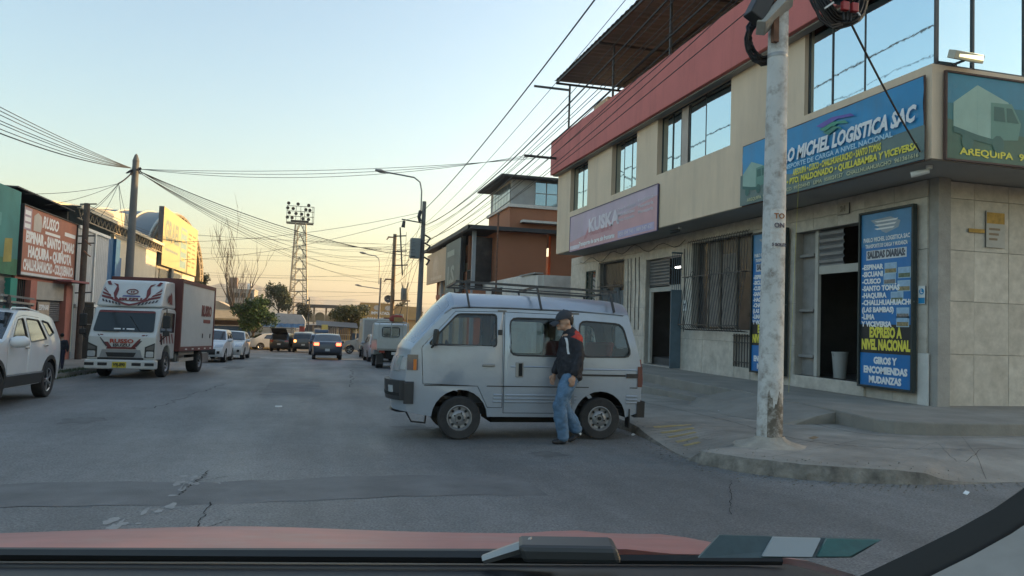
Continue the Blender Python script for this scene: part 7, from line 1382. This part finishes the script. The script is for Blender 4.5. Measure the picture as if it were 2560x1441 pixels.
for j in range(33):
    x = -1.3+j*(1.85/32); P.append([(x, y, z+.03*x-(1.6*(x-.28)**2 if x > .28 and y > .7 else 0)) for y, z in ((.86, -.285), (.845, -.268), (.81, -.2615), (.76, -.2525), (.7, -.248), (.55, -.225), (.3, -.225), (.28, -.6))])
b.grid(P); RK(b, 'cowl', mat('cowl_black', (.012, .013, .015), .5, var=.2), smooth=40)
b = MB(); b.tube([(-.95, .8, -.275), (-.5, .8, -.262), (.0, .79, -.245), (.05, .775, -.238)], [.005, .006, .007, .008], 6); wp = RK(b, 'wiper', BLACK)
b = MB(); b.tube([(-1.0, .825, -.288), (-.3, .82, -.265), (.3, .81, -.246)], .0055, 5); b.build('wiper_blade', RUBBER, wp, world=False)
b = MB(); b.obox((.066, .76, -.2275), (.049, 0, .0008), (0, .02, 0), (-.003, 0, .0085)); b.build('pivot_cover', mat('cover_black', (.03, .032, .034), .45), wp, world=False, bevel=.005)
b = MB(); b.tube([(.03, .765, -.224), (.0, .77, -.236), (-.02, .775, -.245)], [.007, .006, .005], 6); b.build('pivot_arm', STEEL, wp, world=False)
edge = [(.28, -.255), (.31, -.24), (.34, -.225), (.388, -.201), (.426, -.1813), (.463, -.1598), (.485, -.1443), (.52, -.118), (.56, -.083), (.6, -.04)]
b = MB(); b.grid([[(x-.002, .705, z), (x+.004, .70, z-.01), (x+.008, .695, z-.024)] for x, z in edge]); b.grid([[(x-.002, .705, z), (x-.002, .72, z-.01)] for x, z in edge]); RK(b, 'windscreen_seal', mat('seal_black', (.008, .008, .009), .55, var=.2), smooth=50)
b = MB(); b.grid([[(x+.004, .69, z-.019), (x+.012, .67, z-.024), (x+.02, .62, z-.04), (x+.022, .55, z-.08), (x+.02, .5, z-.2), (x, .5, z-.4)] for x, z in edge]); RK(b, 'pillar_trim', mat('trim_beige', (.3, .27, .24), .8, var=.1, vs=30), smooth=60)
st = thing('windscreen_sticker', 'dark green and white sticker low on the windscreen', 'sticker', (0, 0, 0)); st.matrix_world = rc.matrix_world
def skq(n_, m_, pts, d): b = MB(); b.add([(x, y-d, z+d*.3) for x, y, z in pts]+[(x, y-d+.003, z+d*.3) for x, y, z in pts], [(0, 1, 2, 3), (7, 6, 5, 4), (0, 4, 5, 1), (1, 5, 6, 2), (2, 6, 7, 3), (3, 7, 4, 0)]); b.build(n_, m_, st, world=False)
skq('sheet', mat('sticker_dark', (.035, .06, .062), .4, var=.3, vs=30), [(.182, .70, -.2132), (.325, .70, -.2085), (.363, .72, -.1965), (.207, .72, -.1971)], 0)
skq('white_panel', mat('sticker_white', (.26, .28, .28), .5, var=.1), [(.241, .702, -.2105), (.287, .702, -.2095), (.302, .719, -.1972), (.257, .719, -.1974)], .004)
skq('green_panel', mat('sticker_green', (.015, .08, .07), .4, var=.3, vs=40), [(.292, .702, -.209), (.322, .702, -.208), (.358, .719, -.197), (.308, .719, -.1972)], .004)

# ------------------------------------------------------------------ evening haze
b = MB(); b.box(-2600, 2600, -300, 3300, -9, 140); hz = b.build('haze', mat('tmp_haze'))
hm = bpy.data.materials.new('haze'); hm.use_nodes = True; n = hm.node_tree; n.nodes.clear(); ho = n.nodes.new('ShaderNodeOutputMaterial'); hv = n.nodes.new('ShaderNodeVolumePrincipled'); hv.inputs['Color'].default_value = (1, .97, .92, 1); hv.inputs['Density'].default_value = .00035; hv.inputs['Anisotropy'].default_value = .4; n.links.new(hv.outputs[0], ho.inputs['Volume'])
hz.data.materials.clear(); hz.data.materials.append(hm); tag(hz, 'thin warm evening haze over the whole street', 'haze', kind='stuff')
